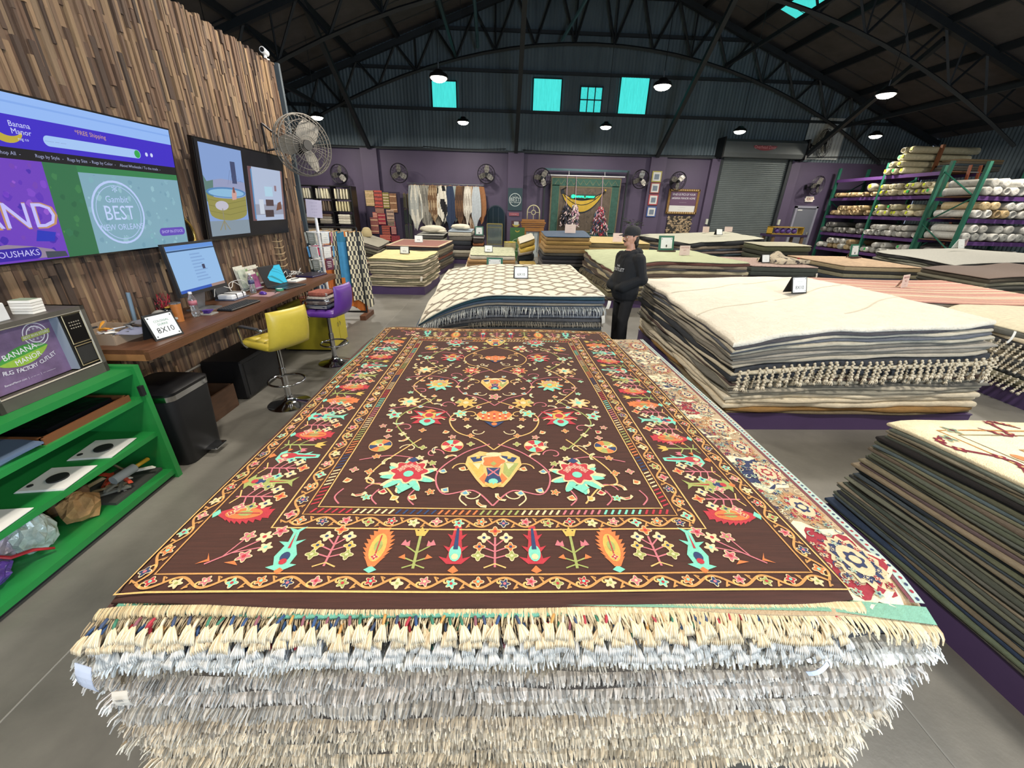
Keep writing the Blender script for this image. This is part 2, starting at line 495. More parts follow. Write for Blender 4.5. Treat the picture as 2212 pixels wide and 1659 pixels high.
# exit door in the purple wall
m = MB(); m.box((13.7, YF-.03, 1.1), (.88, .06, 2.2))
d2 = struct('door_2', m, mat('exit_door_grey', '#676a72', rough=.45), label='grey steel exit door beside the pallet rack')
m = MB()
m.box((13.23, YF-.05, 1.13), (.08, .1, 2.3)); m.box((14.17, YF-.05, 1.13), (.08, .1, 2.3)); m.box((13.7, YF-.05, 2.25), (1.02, .1, .09))
m.build('door_frame', mat('door_frame_grey', '#8a8a96', rough=.5), d2)
m = MB(); m.rbox((14.05, YF-.09, 1.15), (.08, .08, .12), .02); m.build('door_handle', mat('brushed', '#b8b8b0', rough=.3, metal=.8), d2)
m = MB(); m.box((13.42, YF-.065, 2.12), (.22, .01, .05)); m.build('notice', mat('pale_paper', '#c9c9c4'), d2)
ex = thing('exit_sign', 'small illuminated exit sign with arrows above the grey door', 'sign', (13.72, YF-.001, 2.47))
m = MB(); m.rbox((0, -.04, .1), (.34, .07, .22), .015); m.build('housing', mat('exit_white', '#d8cdbb', rough=.5, emit=.35), ex)
m = MB(); m.text('EXIT', .15, Matrix.Translation((0, -.079, .1)) @ Matrix.Rotation(PI/2, 4, 'X'))
m.build('lettering', mat('exit_red', '#8e2a22', emit=.4), ex)
m = MB()
for s in (-1, 1): m.prism([(s*.17, .14), (s*.22, .1), (s*.17, .06)][::s], -.06, -.03, axis='y')
m.build('arrow', mat('exit_white'), ex)
# ------------------------------------------------------------------ high-bay lamps
lens_m = mat('led_lens', '#fff4e2', emit=26.0)
def lamp_proto():
    t = thing('high_bay_lamp', '', 'lamp')
    m = MB(); m.lathe([(.03, .17), (.08, .16), (.12, .11), (.19, .08), (.22, .03), (.22, 0), (.2, 0)], n=20); m.build('housing', black_m, t, smooth=.6)
    m = MB(); m.lathe([(.001, -.075), (.09, -.068), (.15, -.045), (.19, .0), (.2, .006)], n=20); m.build('lens', lens_m, t, smooth=.6)
    m = MB(); m.tube([(0, 0, .16), (0, 0, .3)], .012, 6); m.build('hook', grey_trim, t)
    d = bpy.data.lights.new('lamp_light', 'AREA'); d.shape = 'DISK'; d.size = .4; d.energy = LAMP_POWER; d.color = (1, .93, .83)
    l = bpy.data.objects.new('lamp_light', d); C.objects.link(l); l.parent = t; l.location = (0, 0, -.09)
    return t
lp = lamp_proto(); first = True
LZ = 4.6
for y, xs in ((16.4, (-6.38, -1.34, 3.71, 8.57, 13.61)), (11.25, (-6.5, -1.46, 3.79, 9.25, 14.3)), (6.1, (-6.5, -1.4, 3.75, 9.0, 14.2)),
              (.95, (-.9, 3.75, 9.0)), (-3.0, (-1.6, 3.75, 9.0))):  # unseen rows extend the grid; left lamp behind the camera added for warm fill
    for x in xs:
        lab = 'round black high-bay lamp hanging close to the gable wall' if y > 16 else 'round black high-bay lamp hanging one row in front of the gable wall' if y > 11 else 'round black high-bay lamp hanging above the rug stacks, further from the gable wall'
        o = lp if first else dup(lp)
        first = False
        o.location = (x, y, LZ); o['label'] = lab; o['group'] = 'high-bay lamps'
        m = MB(); m.tube([(0, 0, .3), (0, 0, roofz(x)-LZ-.03)], .008, 5); m.build('suspension_cable', dark_steel, o)
# ------------------------------------------------------------------ rug stacks
pile_o = mat('wool_pile', src='object', rough=0.95, var=0.16, scale=26, bump=0.55, bscale=170, sheen=0.15)
pile_edge = mat('wool_edge', src='object', rough=0.95, var=0.22, scale=14, stretch=(1, 1, 5), bump=0.7, bscale=90)
pile_f = mat('wool_motif', src='face', rough=0.95, var=0.14, scale=60, bump=0.4, bscale=220)
yarn = mat('yarn', src='face', rough=0.9, var=0.08, scale=40)
COLNAME = {}
def cname(h):
    r_, g, b = (int(h.lstrip('#')[i:i+2], 16) for i in (0, 2, 4))
    mx, mn = max(r_, g, b), min(r_, g, b); l = (mx+mn)/2
    tone = 'dark ' if l < 75 else 'pale ' if l > 165 else ''
    if mx-mn < 16: return tone+'grey'
    if b >= r_ and b >= g: return tone+('blue' if l < 110 else 'blue grey')
    if g >= r_: return tone+'grey green' if mx-mn < 40 else tone+'green'
    if r_-b < 34: return ('charcoal brown' if l < 75 else 'cream' if l > 165 else 'taupe')
    if g-b > (r_-g)*1.2: return 'dark olive' if l < 75 else 'ivory' if l > 185 else 'tan' if l > 120 else 'khaki brown'
    return 'red brown' if l < 130 else 'terracotta pink'

def perim(n, m_):
    """(s,t) around the unit square, counter-clockwise from the front-left corner"""
    P = [(i/n, 0.0) for i in range(n)] + [(1.0, j/m_) for j in range(m_)]
    P += [(1-i/n, 1.0) for i in range(n)] + [(0.0, 1-j/m_) for j in range(m_)]
    return P
def bil(q, s, t):
    return ((q[0][0]*(1-s)+q[1][0]*s)*(1-t)+(q[3][0]*(1-s)+q[2][0]*s)*t,
            (q[0][1]*(1-s)+q[1][1]*s)*(1-t)+(q[3][1]*(1-s)+q[2][1]*s)*t)
def slab(q, zlo, zhi, n=16, m_=12, grid=0, b=0.006, wob=0.01, seed=0, corner=0.03, bulge=1.0):
    """a rug: quad q in plan, zlo/zhi(s,t) heights, rounded edge; grid>0 gives a finely divided top"""
    rr = random.Random(seed)
    ph = [rr.uniform(0, 6.28) for _ in range(8)]
    fr = [rr.uniform(2, 5) for _ in range(8)]
    cx, cy = bil(q, .5, .5)
    def pos(s, t, ins):
        ws = wob*(math.sin(fr[0]*t*3+ph[0])+.5*math.sin(fr[1]*t*7+ph[1]))
        wt = wob*(math.sin(fr[2]*s*3+ph[2])+.5*math.sin(fr[3]*s*7+ph[3]))
        e = 4*abs(s-.5)**2; e2 = 4*abs(t-.5)**2
        x, y = bil(q, s, t)
        x += ws*e; y += wt*e2
        # slightly rounded corners and inset towards the middle
        k = (e*e2)**3*corner
        d = math.hypot(x-cx, y-cy) or 1
        ux, uy = (cx-x)/d, (cy-y)/d
        return x+ux*(k+ins), y+uy*(k+ins)
    m = MB(); V = []; F = []
    if True:
        gx, gy = (grid if isinstance(grid, tuple) else (grid, grid)) if grid else (n, m_)
        for j in range(gy+1):
            for i in range(gx+1):
                s, t = i/gx, j/gy
                x, y = pos(s, t, b if (i in (0, gx) or j in (0, gy)) else 0)
                V.append((x, y, zhi(s, t)))
        for j in range(gy):
            for i in range(gx):
                a = j*(gx+1)+i
                F.append((a, a+1, a+gx+2, a+gx+1))
        n, m_ = gx, gy
        top = [i for i in range(gx)]+[gx+j*(gx+1) for j in range(gy)]+[gy*(gx+1)+gx-i for i in range(gx)]+[(gy-j)*(gx+1) for j in range(gy)]
    P = perim(n, m_); k = len(P)
    o = len(V)
    for s, t in P:
        x, y = pos(s, t, 0); V.append((x, y, lerp(zlo(s, t), zhi(s, t), .72)))
    for s, t in P:
        x, y = pos(s, t, 0); V.append((x, y, lerp(zlo(s, t), zhi(s, t), .28)))
    g = len(V)
    for j in range(gy+1):
        for i in range(gx+1):
            s, t = i/gx, j/gy
            x, y = pos(s, t, b if (i in (0, gx) or j in (0, gy)) else 0)
            V.append((x, y, zlo(s, t)))
    for j in range(gy):
        for i in range(gx):
            a = g+j*(gx+1)+i
            F.append((a, a+gx+1, a+gx+2, a+1))
    for i in range(k):
        j = (i+1) % k
        F.append((o+i, o+j, top[j], top[i]))
        F.append((o+k+i, o+k+j, o+j, o+i))
        F.append((g+top[i], g+top[j], o+k+j, o+k+i))
    m.add(V, F)
    return m

def fringe(pts, out, L=0.07, drop=0.045, step=0.0065, r=0.0028, cols=('#c9bda6',), seed=1, jit=0.35, clump=0):
    """yarn strands along an edge: pts = polyline of the edge, out = outward direction"""
    rr = random.Random(seed); m = MB()
    out = Vector(out).normalized(); side = Vector((0, 0, 1)).cross(out)
    tot = 0; segs = []
    for a, b_ in zip(pts[:-1], pts[1:]):
        d = (Vector(b_)-Vector(a)).length; segs.append((tot, tot+d, Vector(a), Vector(b_))); tot += d
    n = int(tot/step); si = 0
    C_ = [hx(c) for c in cols]
    for i in range(n):
        u = (i+rr.random()*.6)*step
        while si < len(segs)-1 and u > segs[si][1]: si += 1
        a = segs[si]; p = a[2].lerp(a[3], min(1, (u-a[0])/max(1e-6, a[1]-a[0])))
        ph = math.sin(u*17+seed)*.5+math.sin(u*41+seed*3)*.5
        l = L*(1+rr.uniform(-jit, jit)+.2*ph); dr = drop*(1+rr.uniform(-.3, .4)+.15*ph)
        sw = rr.uniform(-.5, .5)*l*.5 + .25*l*math.sin(u*9+seed)
        if clump:
            cc = (math.floor(u/clump)+.5)*clump; sw = (u-cc)*1.2 + rr.uniform(-.1, .1)*l
        q = [p-out*.01+Vector((0, 0, .002)), p+out*l*.35+side*sw*.25-Vector((0, 0, dr*.12)), p+out*l*.75+side*sw*.7-Vector((0, 0, dr*.5)), p+out*l*.92+side*sw-Vector((0, 0, dr))]
        c = C_[rr.randrange(len(C_))]; k = rr.uniform(.78, 1.12); c = (c[0]*k, c[1]*k, c[2]*k, 1)
        m.tube(q, [r, r*1.05, r*.95, r*.6], 3, col=c, cap=False)
    return m

def platform(q, z, label, inset=0.0):
    m = MB(); cx, cy = bil(q, .5, .5)
    P = [(x+(cx-x)*inset, y+(cy-y)*inset) for x, y in q]
    m.prism(P, 0.0, z-.012)
    P2 = [(x+(cx-x)*(inset-.004), y+(cy-y)*(inset-.004)) for x, y in q]
    m.prism(P2, z-.012, z)
    return tag(m.build('platform', purple_d, world=True), label, 'platform', 'purple platforms under the rug stacks')

def stack(key, desc, q, ztop, zb, cols, topcol, toplabel, qb=None, jitter=0.012, wob=0.008, b=0.006, seed=3,
          grid=(24, 24), n=16, topmat=None, weights=None, plat=True, platlabel=None, platin=0.02, gap=0.12, thick_top=0.02, names=None):
    """one pile: cols from the bottom up; the top rug is topcol. Each rug is its own object"""
    rr = random.Random(seed)
    qb = qb or q
    N_ = len(cols)
    wts = weights or [1+rr.uniform(-.3, .3) for _ in cols]
    tot = sum(wts); acc = 0; out = []
    if plat:
        platform(qb, zb, platlabel or ('purple platform under the stack topped by the '+desc), platin)
    for i, c in enumerate(cols):
        f0 = acc/tot; acc += wts[i]; f1 = acc/tot
        f1g = f1-(f1-f0)*gap
        def zl(s, t, f=f0): return zb+(ztop(s, t)-thick_top-zb)*f
        def zh(s, t, f=f1g): return zb+(ztop(s, t)-thick_top-zb)*f
        fm = (f0+f1)/2
        qq = [(lerp(qb[k][0], q[k][0], fm)+rr.uniform(-jitter, jitter), lerp(qb[k][1], q[k][1], fm)+rr.uniform(-jitter, jitter)) for k in range(4)]
        o = slab(qq, zl, zh, n=n, m_=n, b=b, wob=wob, seed=rr.randrange(9999)).build('stacked_rug', pile_edge, world=True, smooth=.9, color=hx(c))
        nm = cname(c) if names is None else names[i]
        tag(o, '%s rug edge, %s below the %s' % (nm, ordinal(N_-1-i), desc), 'rug', 'rugs stacked under the '+desc)
        out.append(o)
    o = slab(q, lambda s, t: ztop(s, t)-thick_top, ztop, grid=grid, b=b, wob=wob, seed=seed+77).build('stacked_rug', topmat or pile_o, world=True, smooth=.9, color=hx(topcol))
    tag(o, toplabel, 'rug')
    return out, o

class Pat:
    """woven motifs laid on a rug top: polygons in rug coordinates (x,y in the room), each a face with its own yarn colour"""
    def __init__(s, surf, T=None):
        s.m = MB(); s.surf = surf; s.k = 0; s.T = T or (lambda x, y: (x, y)); s.h = 0.0006
    def poly(s, pts, col, lay=0):
        if len(pts) < 3: return
        c = hx(col) if isinstance(col, str) else col
        P = []
        for x, y in pts:
            X, Y = s.T(x, y)
            P.append((X, Y, s.surf(X, Y)+.0012+s.h*lay))
        # keep faces looking up
        a = sum(P[i][0]*P[(i+1) % len(P)][1]-P[(i+1) % len(P)][0]*P[i][1] for i in range(len(P)))
        if a < 0: P.reverse()
        s.m.poly(P, col=c)
    def line(s, pts, w, col, lay=0, closed=False):
        n = len(pts)
        if n < 2: return
        L_, R_ = [], []
        for i, (x, y) in enumerate(pts):
            if closed: a, b = pts[i-1], pts[(i+1) % n]
            else: a, b = pts[max(0, i-1)], pts[min(n-1, i+1)]
            dx, dy = b[0]-a[0], b[1]-a[1]; d = math.hypot(dx, dy) or 1
            ww = w(i/(n-1)) if callable(w) else w
            L_.append((x-dy/d*ww/2, y+dx/d*ww/2)); R_.append((x+dy/d*ww/2, y-dx/d*ww/2))
        for i in range(n if closed else n-1):
            j = (i+1) % n
            s.poly([L_[i], R_[i], R_[j], L_[j]], col, lay)
    def radial(s, c, rf, col, lay=0, n=28, sx=1.0, sy=1.0, rot=0.0):
        P = []
        for i in range(n):
            a = 2*PI*i/n; r = rf(a)
            x, y = r*math.cos(a)*sx, r*math.sin(a)*sy
            P.append((c[0]+x*math.cos(rot)-y*math.sin(rot), c[1]+x*math.sin(rot)+y*math.cos(rot)))
        s.poly(P, col, lay)
    def flower(s, c, r, petal, centre, out='#d9c79a', n=5, rot=0.0, lay=1, sy=1.0):
        s.radial(c, lambda a: r*(.80+.28*math.cos(n*a)), out, lay, n*6, 1, sy, rot)
        s.radial(c, lambda a: r*(.66+.26*math.cos(n*a)), petal, lay+1, n*6, 1, sy, rot)
        s.radial(c, lambda a: r*.3, centre, lay+2, 8, 1, sy, rot)
    def build(s, name, parent, mats=None):
        o = s.m.build(name, mats or pile_f, parent, world=True)
        return o

def jitcols(base, n, amt=10, seed=1):
    rr = random.Random(seed); out = []
    for i in range(n):
        h = base[i % len(base)] if not callable(base) else base(i)
        h = h.lstrip('#'); k = rr.uniform(-amt, amt)
        out.append('#%02x%02x%02x' % tuple(max(8, min(250, int(int(h[j:j+2], 16)+k+rr.uniform(-3, 3)))) for j in (0, 2, 4)))
    return out
GRY = ['#8f897b', '#5a5a56', '#a39c8a', '#474a4d', '#b3aa94', '#6f6a5f', '#3a3f46', '#958b76']
# ---- pile with the trellis rug (behind the big brown rug)
qB = [(-1.10, 5.15), (1.42, 5.2), (1.45, 8.35), (-1.05, 8.1)]
def zB(s, t):
    d = max(0.0, 1-s/.42)
    return .865-.40*d**1.7*(1-.72*t)-.03*math.sin(PI*t)*0
qBb = [(-1.28, 5.2), (1.46, 5.25), (1.46, 8.3), (-1.2, 8.1)]
colsB = jitcols(['#4b4a46', '#6b665a', '#3c3a37', '#57524a', '#6e6453', '#45474a', '#7b7263', '#3a3d44', '#55565a', '#6c6f74', '#50555c', '#767c80', '#4a5560', '#8a8574', '#3f4c5a', '#23434d'], 16, 6, 2)
LB, topB = stack('B', 'ivory trellis rug', qB, zB, .14, colsB, '#d9d2bd', 'ivory rug with a grey brown ogee trellis, top of the stack behind the brown rug', qb=qBb, seed=5, grid=(40, 34), jitter=.008, wob=.010, gap=.24)
def surf_of(q, zf):
    # invert the bilinear map by iteration (quads are nearly rectangular)
    def f(x, y):
        s, t = .5, .5
        for _ in range(6):
            X, Y = bil(q, s, t); e = 1e-3
            Xs, Ys = bil(q, s+e, t); Xt, Yt = bil(q, s, t+e)
            a, b, c, d = (Xs-X)/e, (Xt-X)/e, (Ys-Y)/e, (Yt-Y)/e
            det = a*d-b*c or 1e-9
            s += ((x-X)*d-(y-Y)*b)/det; t += ((y-Y)*a-(x-X)*c)/det
        return zf(min(1, max(0, s)), min(1, max(0, t)))
    return f
p = Pat(surf_of(qB, zB), T=lambda u, v: bil(qB, u, v))
cw, ch, LC = 1/7.0, 1/8.0, '#8d8272'
for i in range(8):
    for j in range(9):
        ox, oy = i*cw, j*ch
        for sx in (-1, 1):
            for sy in (-1, 1):
                P = []
                for k in range(9):
                    a = k/8; x = ox+sx*cw/2*(a+.13*math.sin(2*PI*a)); y = oy+sy*ch/2*a
                    if 0.005 <= x <= .995 and 0.005 <= y <= .995: P.append((x, y))
                p.line(P, .016, LC, 1)
        for x, y in ((ox, oy), (ox+cw/2, oy+ch/2)):
            if .01 < x < .99 and .01 < y < .99:
                p.poly([(x-.017, y-.011), (x+.017, y-.011), (x+.017, y+.011), (x-.017, y+.011)], '#7d7263', 3)
p.build('woven_trellis', topB)
def edge_pts(q, z, t=0.0, s0=0.0, s1=1.0, n=24):
    return [(*bil(q, lerp(s0, s1, i/n), t), z(lerp(s0, s1, i/n))) for i in range(n+1)]
zfrac = lambda zf, zb, f: (lambda s: zb+(zf(s, 0)-.02-zb)*f)
f = fringe(edge_pts([(lerp(a[0], b[0], .8), lerp(a[1], b[1], .8)) for a, b in zip(qBb, qB)], zfrac(zB, .14, .80), 0, .02, 1), (0, -1, 0), .10, .085, .013, .005, ('#a9adac', '#c3c4bd', '#8d9192'), 5, clump=.05)
f.build('fringe', yarn, LB[12], world=True)['kind'] = 'stuff'
f = fringe(edge_pts([(lerp(a[0], b[0], .4), lerp(a[1], b[1], .4)) for a, b in zip(qBb, qB)], zfrac(zB, .14, .5), 0, .3, 1), (0, -1, 0), .05, .05, .014, .004, ('#8b8577', '#a39b8a'), 6)
f.build('fringe', yarn, LB[7], world=True)['kind'] = 'stuff'

# ---- pile with the ivory shag rug
qC = [(2.05, 3.22), (4.48, 3.3), (4.55, 5.85), (2.12, 6.0)]
qCb = [(2.12, 3.2), (4.62, 3.22), (4.62, 5.9), (2.2, 6.05)]
def zC(s, t):
    e = math.exp(-((s-0)**2)/.02)*.05*(1-t)
    return .92+.17*s**.8*(1-.15*t)+.06*t*(1-s)-e+.012*math.sin(6*s+3*t)+.006*math.sin(21*s+6*t)*math.sin(17*t+3*s)
colsC = ['#6b5f49', '#8a6a3c', '#d9cdb4', '#cfc3aa', '#d8ccb3', '#8e8a7c', '#b0a794', '#6e6b62', '#a09a88', '#5b4a45', '#c2b8a2', '#2e3238', '#c4baa2', '#34373c', '#a49c8b', '#7c776c', '#979083', '#6a675f', '#aca491', '#5a5d63', '#b7ae9a', '#403f44']
wC = [.8, 1.3, 1.5, 1.2, 1.3, .9, 1, .8, 1, .7, 1, 1.6, 1, 1.8, .9, .9, .8, .9, .9, .8, .9, .7]
LCs, topC = stack('C', 'ivory shag rug', qC, zC, .18, colsC, '#ccc3b0', 'thick ivory shag rug with fine carved lines, top of the stack beside the standing man', qb=qCb, seed=9, weights=wC, grid=(40, 40), jitter=.02, wob=.02, b=.01,
                  topmat=mat('shag_pile', src='object', rough=1, var=.10, scale=9, bump=1.0, bscale=42, sheen=.2), thick_top=.045)
p = Pat(surf_of(qC, zC), T=lambda u, v: bil(qC, u, v))
def wig(a, b, n=26, amp=.02, ph=0):
    return [(lerp(a[0], b[0], i/n)+amp*math.sin(5*i/n+ph), lerp(a[1], b[1], i/n)+amp*math.sin(7*i/n+ph)*.7) for i in range(n+1)]
for a, b, ph in (((.01, .30), (.42, .42), 0), ((.42, .42), (.98, .72), 2), ((.02, .62), (.5, .80), 1), ((.5, .8), (.98, .95), 3), ((.55, .18), (.98, .4), 2)):
    p = Pat(surf_of(qC, zC), T=lambda u, v: bil(qC, u, v)); p.line(wig(a, b, 26, .018, ph), .007, '#bfb6a1', 1); p.build('groove_shade_line', topC)  # no groove is cut; its shade is laid on as a thin darker strip
# braided tassels hanging from the two dark rugs in the middle of this pile
def braid_mesh():
    m = MB(); n = 8
    for i in range(n):
        s = 1 if i % 2 else -1
        m.ball((s*.0045, -.006, -.012-.0145*i), .0125, 6, sc=(1, .8, .85), col=hx('#b9ad95'), rot=Matrix.Rotation(s*.5, 3, 'Y'))
    m.ball((0, -.006, -.132), .012, 6, col=hx('#c8bda6'))
    for i in range(7):
        a = 2*PI*i/7
        m.tube([(0, -.006, -.135), (.011*math.cos(a), -.006+.011*math.sin(a), -.155), (.017*math.cos(a), -.006+.012*math.sin(a), -.172)], [.004, .005, .003], 4, col=hx('#cfc4ad'))
    return m.mesh('braided_tassel', yarn, True)
braid = braid_mesh()
def braids(rug, q, zf, s0, s1, n, dy, sc=1.0, seed=1):
    rr = random.Random(seed)
    for i in range(n):
        s = lerp(s0, s1, (i+.5)/n)+rr.uniform(-.006, .006)
        x, y = bil(q, s, 0)
        o = bpy.data.objects.new('braided_tassel', braid); C.objects.link(o); o.parent = rug
        o.location = Vector((x, y-dy, zf(s)))-rug.location
        k = sc*rr.uniform(.9, 1.08)
        o.scale = (k, k, k*rr.uniform(.9, 1.05)); o.rotation_euler = (rr.uniform(-.18, .02), rr.uniform(-.16, .16), rr.uniform(-.5, .5))
midC = [(lerp(a[0], b[0], .65), lerp(a[1], b[1], .65)) for a, b in zip(qCb, qC)]
tC = sum(wC); fC = lambda i: sum(wC[:i])/tC
braids(LCs[13], midC, zfrac(zC, .18, fC(14)-.01), .01, .99, 34, .075, 1.2, 3)
braids(LCs[11], midC, zfrac(zC, .18, fC(12)-.02), .02, .98, 32, .022, .85, 4)

# ---- dark green-grey pile at the right with a cream floral rug
qD = [(2.80, -1.3), (4.7, -1.3), (4.6, 1.84), (2.19, 1.90)]
qDb = [(2.30, -1.3), (4.7, -1.3), (4.6, 1.98), (2.15, 2.02)]
def zD(s, t):
    d = max(0, 1-s/.12); e = max(0, (t-.93)/.07)
    return .875-.02*d*d-.012*e*e
baseD = ['#54584c', '#666a5b', '#3c413d', '#716c5a', '#4a555b', '#5f6352', '#343940', '#6d705e', '#50564f', '#827a64', '#414844', '#62665a']
colsD = jitcols(baseD, 36, 8, 8)
colsD[2] = '#2b3a52'; colsD[19] = '#8a7c66'; colsD[20] = '#6a5a5c'; colsD[26] = '#6e6254'; colsD[31] = '#24201f'; colsD[34] = '#7b7462'
LD, topD = stack('D', 'cream floral bordered rug', qD, zD, .17, colsD, '#d9cba8', 'cream rug with a red vine border and sage field, top of the dark green stack', qb=qDb, seed=21, grid=(30, 30), jitter=.012, wob=.012, n=18, gap=.14, b=.006)
sD = surf_of(qD, zD); p = Pat(sD, T=lambda u, v: bil(qD, u, v))
for ins, w_, c in ((.055, .004, '#a8793f'), (.13, .004, '#9a6f3e'), (.075, .003, '#7a6b4a'), (.20, .004, '#9a6f3e'), (.225, .003, '#8a6a3a')):
    P = [(ins, ins), (1-ins, ins), (1-ins, 1-ins*.8), (ins, 1-ins*.8)]
    Q = []
    for a, b in zip(P, P[1:]+P[:1]): Q += [(lerp(a[0], b[0], i/12), lerp(a[1], b[1], i/12)) for i in range(12)]
    p.line(Q, w_, c, 1, closed=True)
p.poly([(.23, .23), (.77, .23), (.77, .81), (.23, .81)], '#aeb092', 0)
rr = random.Random(4)
for k in range(170):
    u, v = rr.uniform(.02, .98), rr.uniform(.02, .98)
    band = min(u, 1-u, v, 1-v)
    r_ = rr.uniform(.010, .024)
    if band < .05: p.flower((u, v), r_*.6, rr.choice(['#9a4a3a', '#6d7f6a', '#b98a52']), '#5a2a2a', '#c9b384', 4, rr.random()*3, 1)
    elif .085 < band < .12: p.radial((u, v), lambda a: r_*.8*(1+.3*math.cos(3*a)), rr.choice(['#c79a5a', '#b7794a', '#a5aa88']), 1, 16)
    elif .135 < band < .195: p.flower((u, v), r_*1.2, rr.choice(['#b9764a', '#c2a06a', '#8f9a7a', '#a64a3a']), '#6a2f2a', '#d7c294', 5, rr.random()*3, 1)
for side in range(4):
    for k in range(5):
        c0 = .16+.17*k
        P = []
        for i in range(17):
            a = i/16; x = c0+.10*a; y = .965-.0-.028*math.sin(a*PI*2)+.0
            xx, yy = (x, y) if side == 0 else (1-y+.0, x) if side == 1 else (x, 1-y) if side == 2 else (y, x)
            P.append((xx, yy))
        p.line(P, lambda t: .003+.004*abs(math.sin(t*9)), '#6d1f2a', 2)
        for i in (2, 6, 10, 14): p.flower(P[i], .009, '#7c2631', '#c9a36a', '#6d1f2a', 4, 0, 3)
p.build('woven_pattern', topD)

# ---- sage pile behind the man
qE = [(2.28, 8.25), (5.32, 8.5), (5.3, 11.35), (2.15, 10.7)]
def zE(s, t): return .96-.20*max(0, 1-s/.35)**1.5*(1-t)+.012*math.sin(5*s)+.01*math.sin(4*t+2)
colsE = jitcols(['#6a6352', '#3f3a33', '#7d735d', '#8c836b', '#4a443c', '#a5977a', '#5c5750', '#3b3d42', '#9b8f78', '#55483f', '#b0a284', '#4c4a4a', '#857a66', '#5a3a35'], 14, 6, 3)
LE, topE = stack('E', 'sage green rug', qE, zE, .16, colsE, '#b1b793', 'plain sage green rug, top of the stack directly behind the standing man', seed=31, grid=(30, 24), jitter=.03, wob=.03,
      topmat=mat('sage_pile', src='object', rough=.95, var=.20, scale=5, stretch=(1, 6, 1), bump=.6, bscale=60))
f = fringe([(*bil(qE, 0, 1-i/20), .5) for i in range(21)], (-1, 0, 0), .06, .10, .02, .007, ('#9b9078', '#857b66'), 9); f.build('fringe', yarn, LE[5], world=True)['kind'] = 'stuff'
# ---- rose striped pile
qF = [(5.25, 5.2), (8.1, 5.2), (8.2, 7.25), (5.35, 7.2)]
def zF(s, t): return .86+.012*math.sin(6*s+1)
colsF = jitcols(GRY, 9, 8, 4)
LF, topF = stack('F', 'rose striped flatweave', qF, zF, .16, colsF, '#b98372', 'rose and cream striped flatweave rug, top of the stack beyond the ivory shag rug', seed=41, grid=(24, 20))
p = Pat(surf_of(qF, zF), T=lambda u, v: bil(qF, u, v))
rr = random.Random(7); v = .02
while v < .97:
    w_ = rr.choice([.008, .014, .022, .03]); c = rr.choice(['#d8c3a2', '#cfae92', '#a06a5a', '#dbcbb0', '#c99a86'])
    for i in range(12): p.poly([(i/12+.002*(i == 0), v), ((i+1)/12, v), ((i+1)/12, v+w_), (i/12, v+w_)], c, 0)
    v += w_+rr.choice([.02, .03, .045, .06])
p.build('woven_stripe', topF)
# ---- pile with braided edge at the far right
qG = [(5.75, 3.5), (8.2, 3.5), (8.2, 5.05), (5.85, 5.05)]
def zG(s, t): return .87-.08*max(0, 1-s/.15)**2
colsG = jitcols(['#5c584e', '#8c8570', '#3a3c40', '#b8ad95', '#46484c', '#a79d87', '#6b675c', '#3b3a3c', '#c2b79e', '#56534c'], 10, 6, 4)
LG, topG = stack('G', 'cream flatweave folded at the left', qG, zG, .2, colsG, '#cfc4a6', 'cream flatweave rug with dark stripes, topping the stack hung with knotted fringe', seed=43, jitter=.03, wob=.02)
def side_braids(rug, z, y0, y1, n, sc, x):
    rr = random.Random(n)
    for i in range(n):
        o = bpy.data.objects.new('braided_tassel', braid); C.objects.link(o); o.parent = rug
        o.location = Vector((x, lerp(y0, y1, (i+.5)/n), z))-rug.location
        o.scale = (sc, sc, sc*rr.uniform(.9, 1.1)); o.rotation_euler = (rr.uniform(-.1, .1), .35+rr.uniform(-.1, .1), -PI/2+rr.uniform(-.3, .3))
side_braids(LG[7], .66, 3.52, 5.0, 22, 1.0, 5.74)
side_braids(LG[4], .50, 3.52, 5.0, 22, .9, 5.74)
side_braids(LG[1], .32, 3.52, 5.0, 22, 1.0, 5.73)

# ---- piles further back
def simple(key, desc, q, zt, zb, base, n, topcol, toplabel, seed, **kw):
    if not callable(zt):
        a, b_, c, d = zt; zf = lambda s, t: (a*(1-s)+b_*s)*(1-t)+(d*(1-s)+c*s)*t
    else: zf = zt
    r_ = stack(key, desc, q, zf, zb, jitcols(base, n, 8, seed), topcol, toplabel, seed=seed, grid=kw.pop('grid', (14, 12)), n=kw.pop('seg', 10), **kw)
    return r_[0], r_[1], zf
cream = ['#b6ab90', '#8e866f', '#cabfa2', '#776f5c', '#bfb497']
qH = [(-2.97, 9.25), (-1.72, 9.25), (-1.62, 11.05), (-3.05, 11.15)]
H = simple('H', 'pale gold rug', qH, lambda s, t: .80+.012*math.sin(7*s), .18, cream, 12, '#d3c48e', 'pale gold rug with faint medallion, top of the stack beside the clothes rail', 51, wob=.018, b=.016, jitter=.02, gap=.18,
           topmat=mat('gold_pile', src='object', rough=.95, var=.2, scale=7, bump=.5, bscale=80))
qI = [(-3.35, 12.2), (-1.78, 12.2), (-1.55, 14.0), (-3.3, 14.2)]
I = simple('I', 'brick red rug', qI, (.82, .80, .86, .86), .16, ['#4a453c', '#6e6552', '#8b7f69', '#3b3a38', '#7d4f40'], 9, '#8a5243', 'brick red rug with a cream border, top of the stack behind the pale gold rug', 53, jitter=.04)
p = Pat(surf_of(qI, I[2]), T=lambda u, v: bil(qI, u, v))
for a in (.0, .93): p.poly([(.01, a+.01), (.99, a+.01), (.99, a+.06), (.01, a+.06)], '#cfc0a0', 0)
for a in (.005, .945): p.poly([(a, .07), (a+.05, .07), (a+.05, .93), (a, .93)], '#c9b896', 0)
p.build('woven_border', I[1])
qJ = [(-.83, 11.35), (.43, 11.35), (.46, 13.6), (-.92, 13.6)]
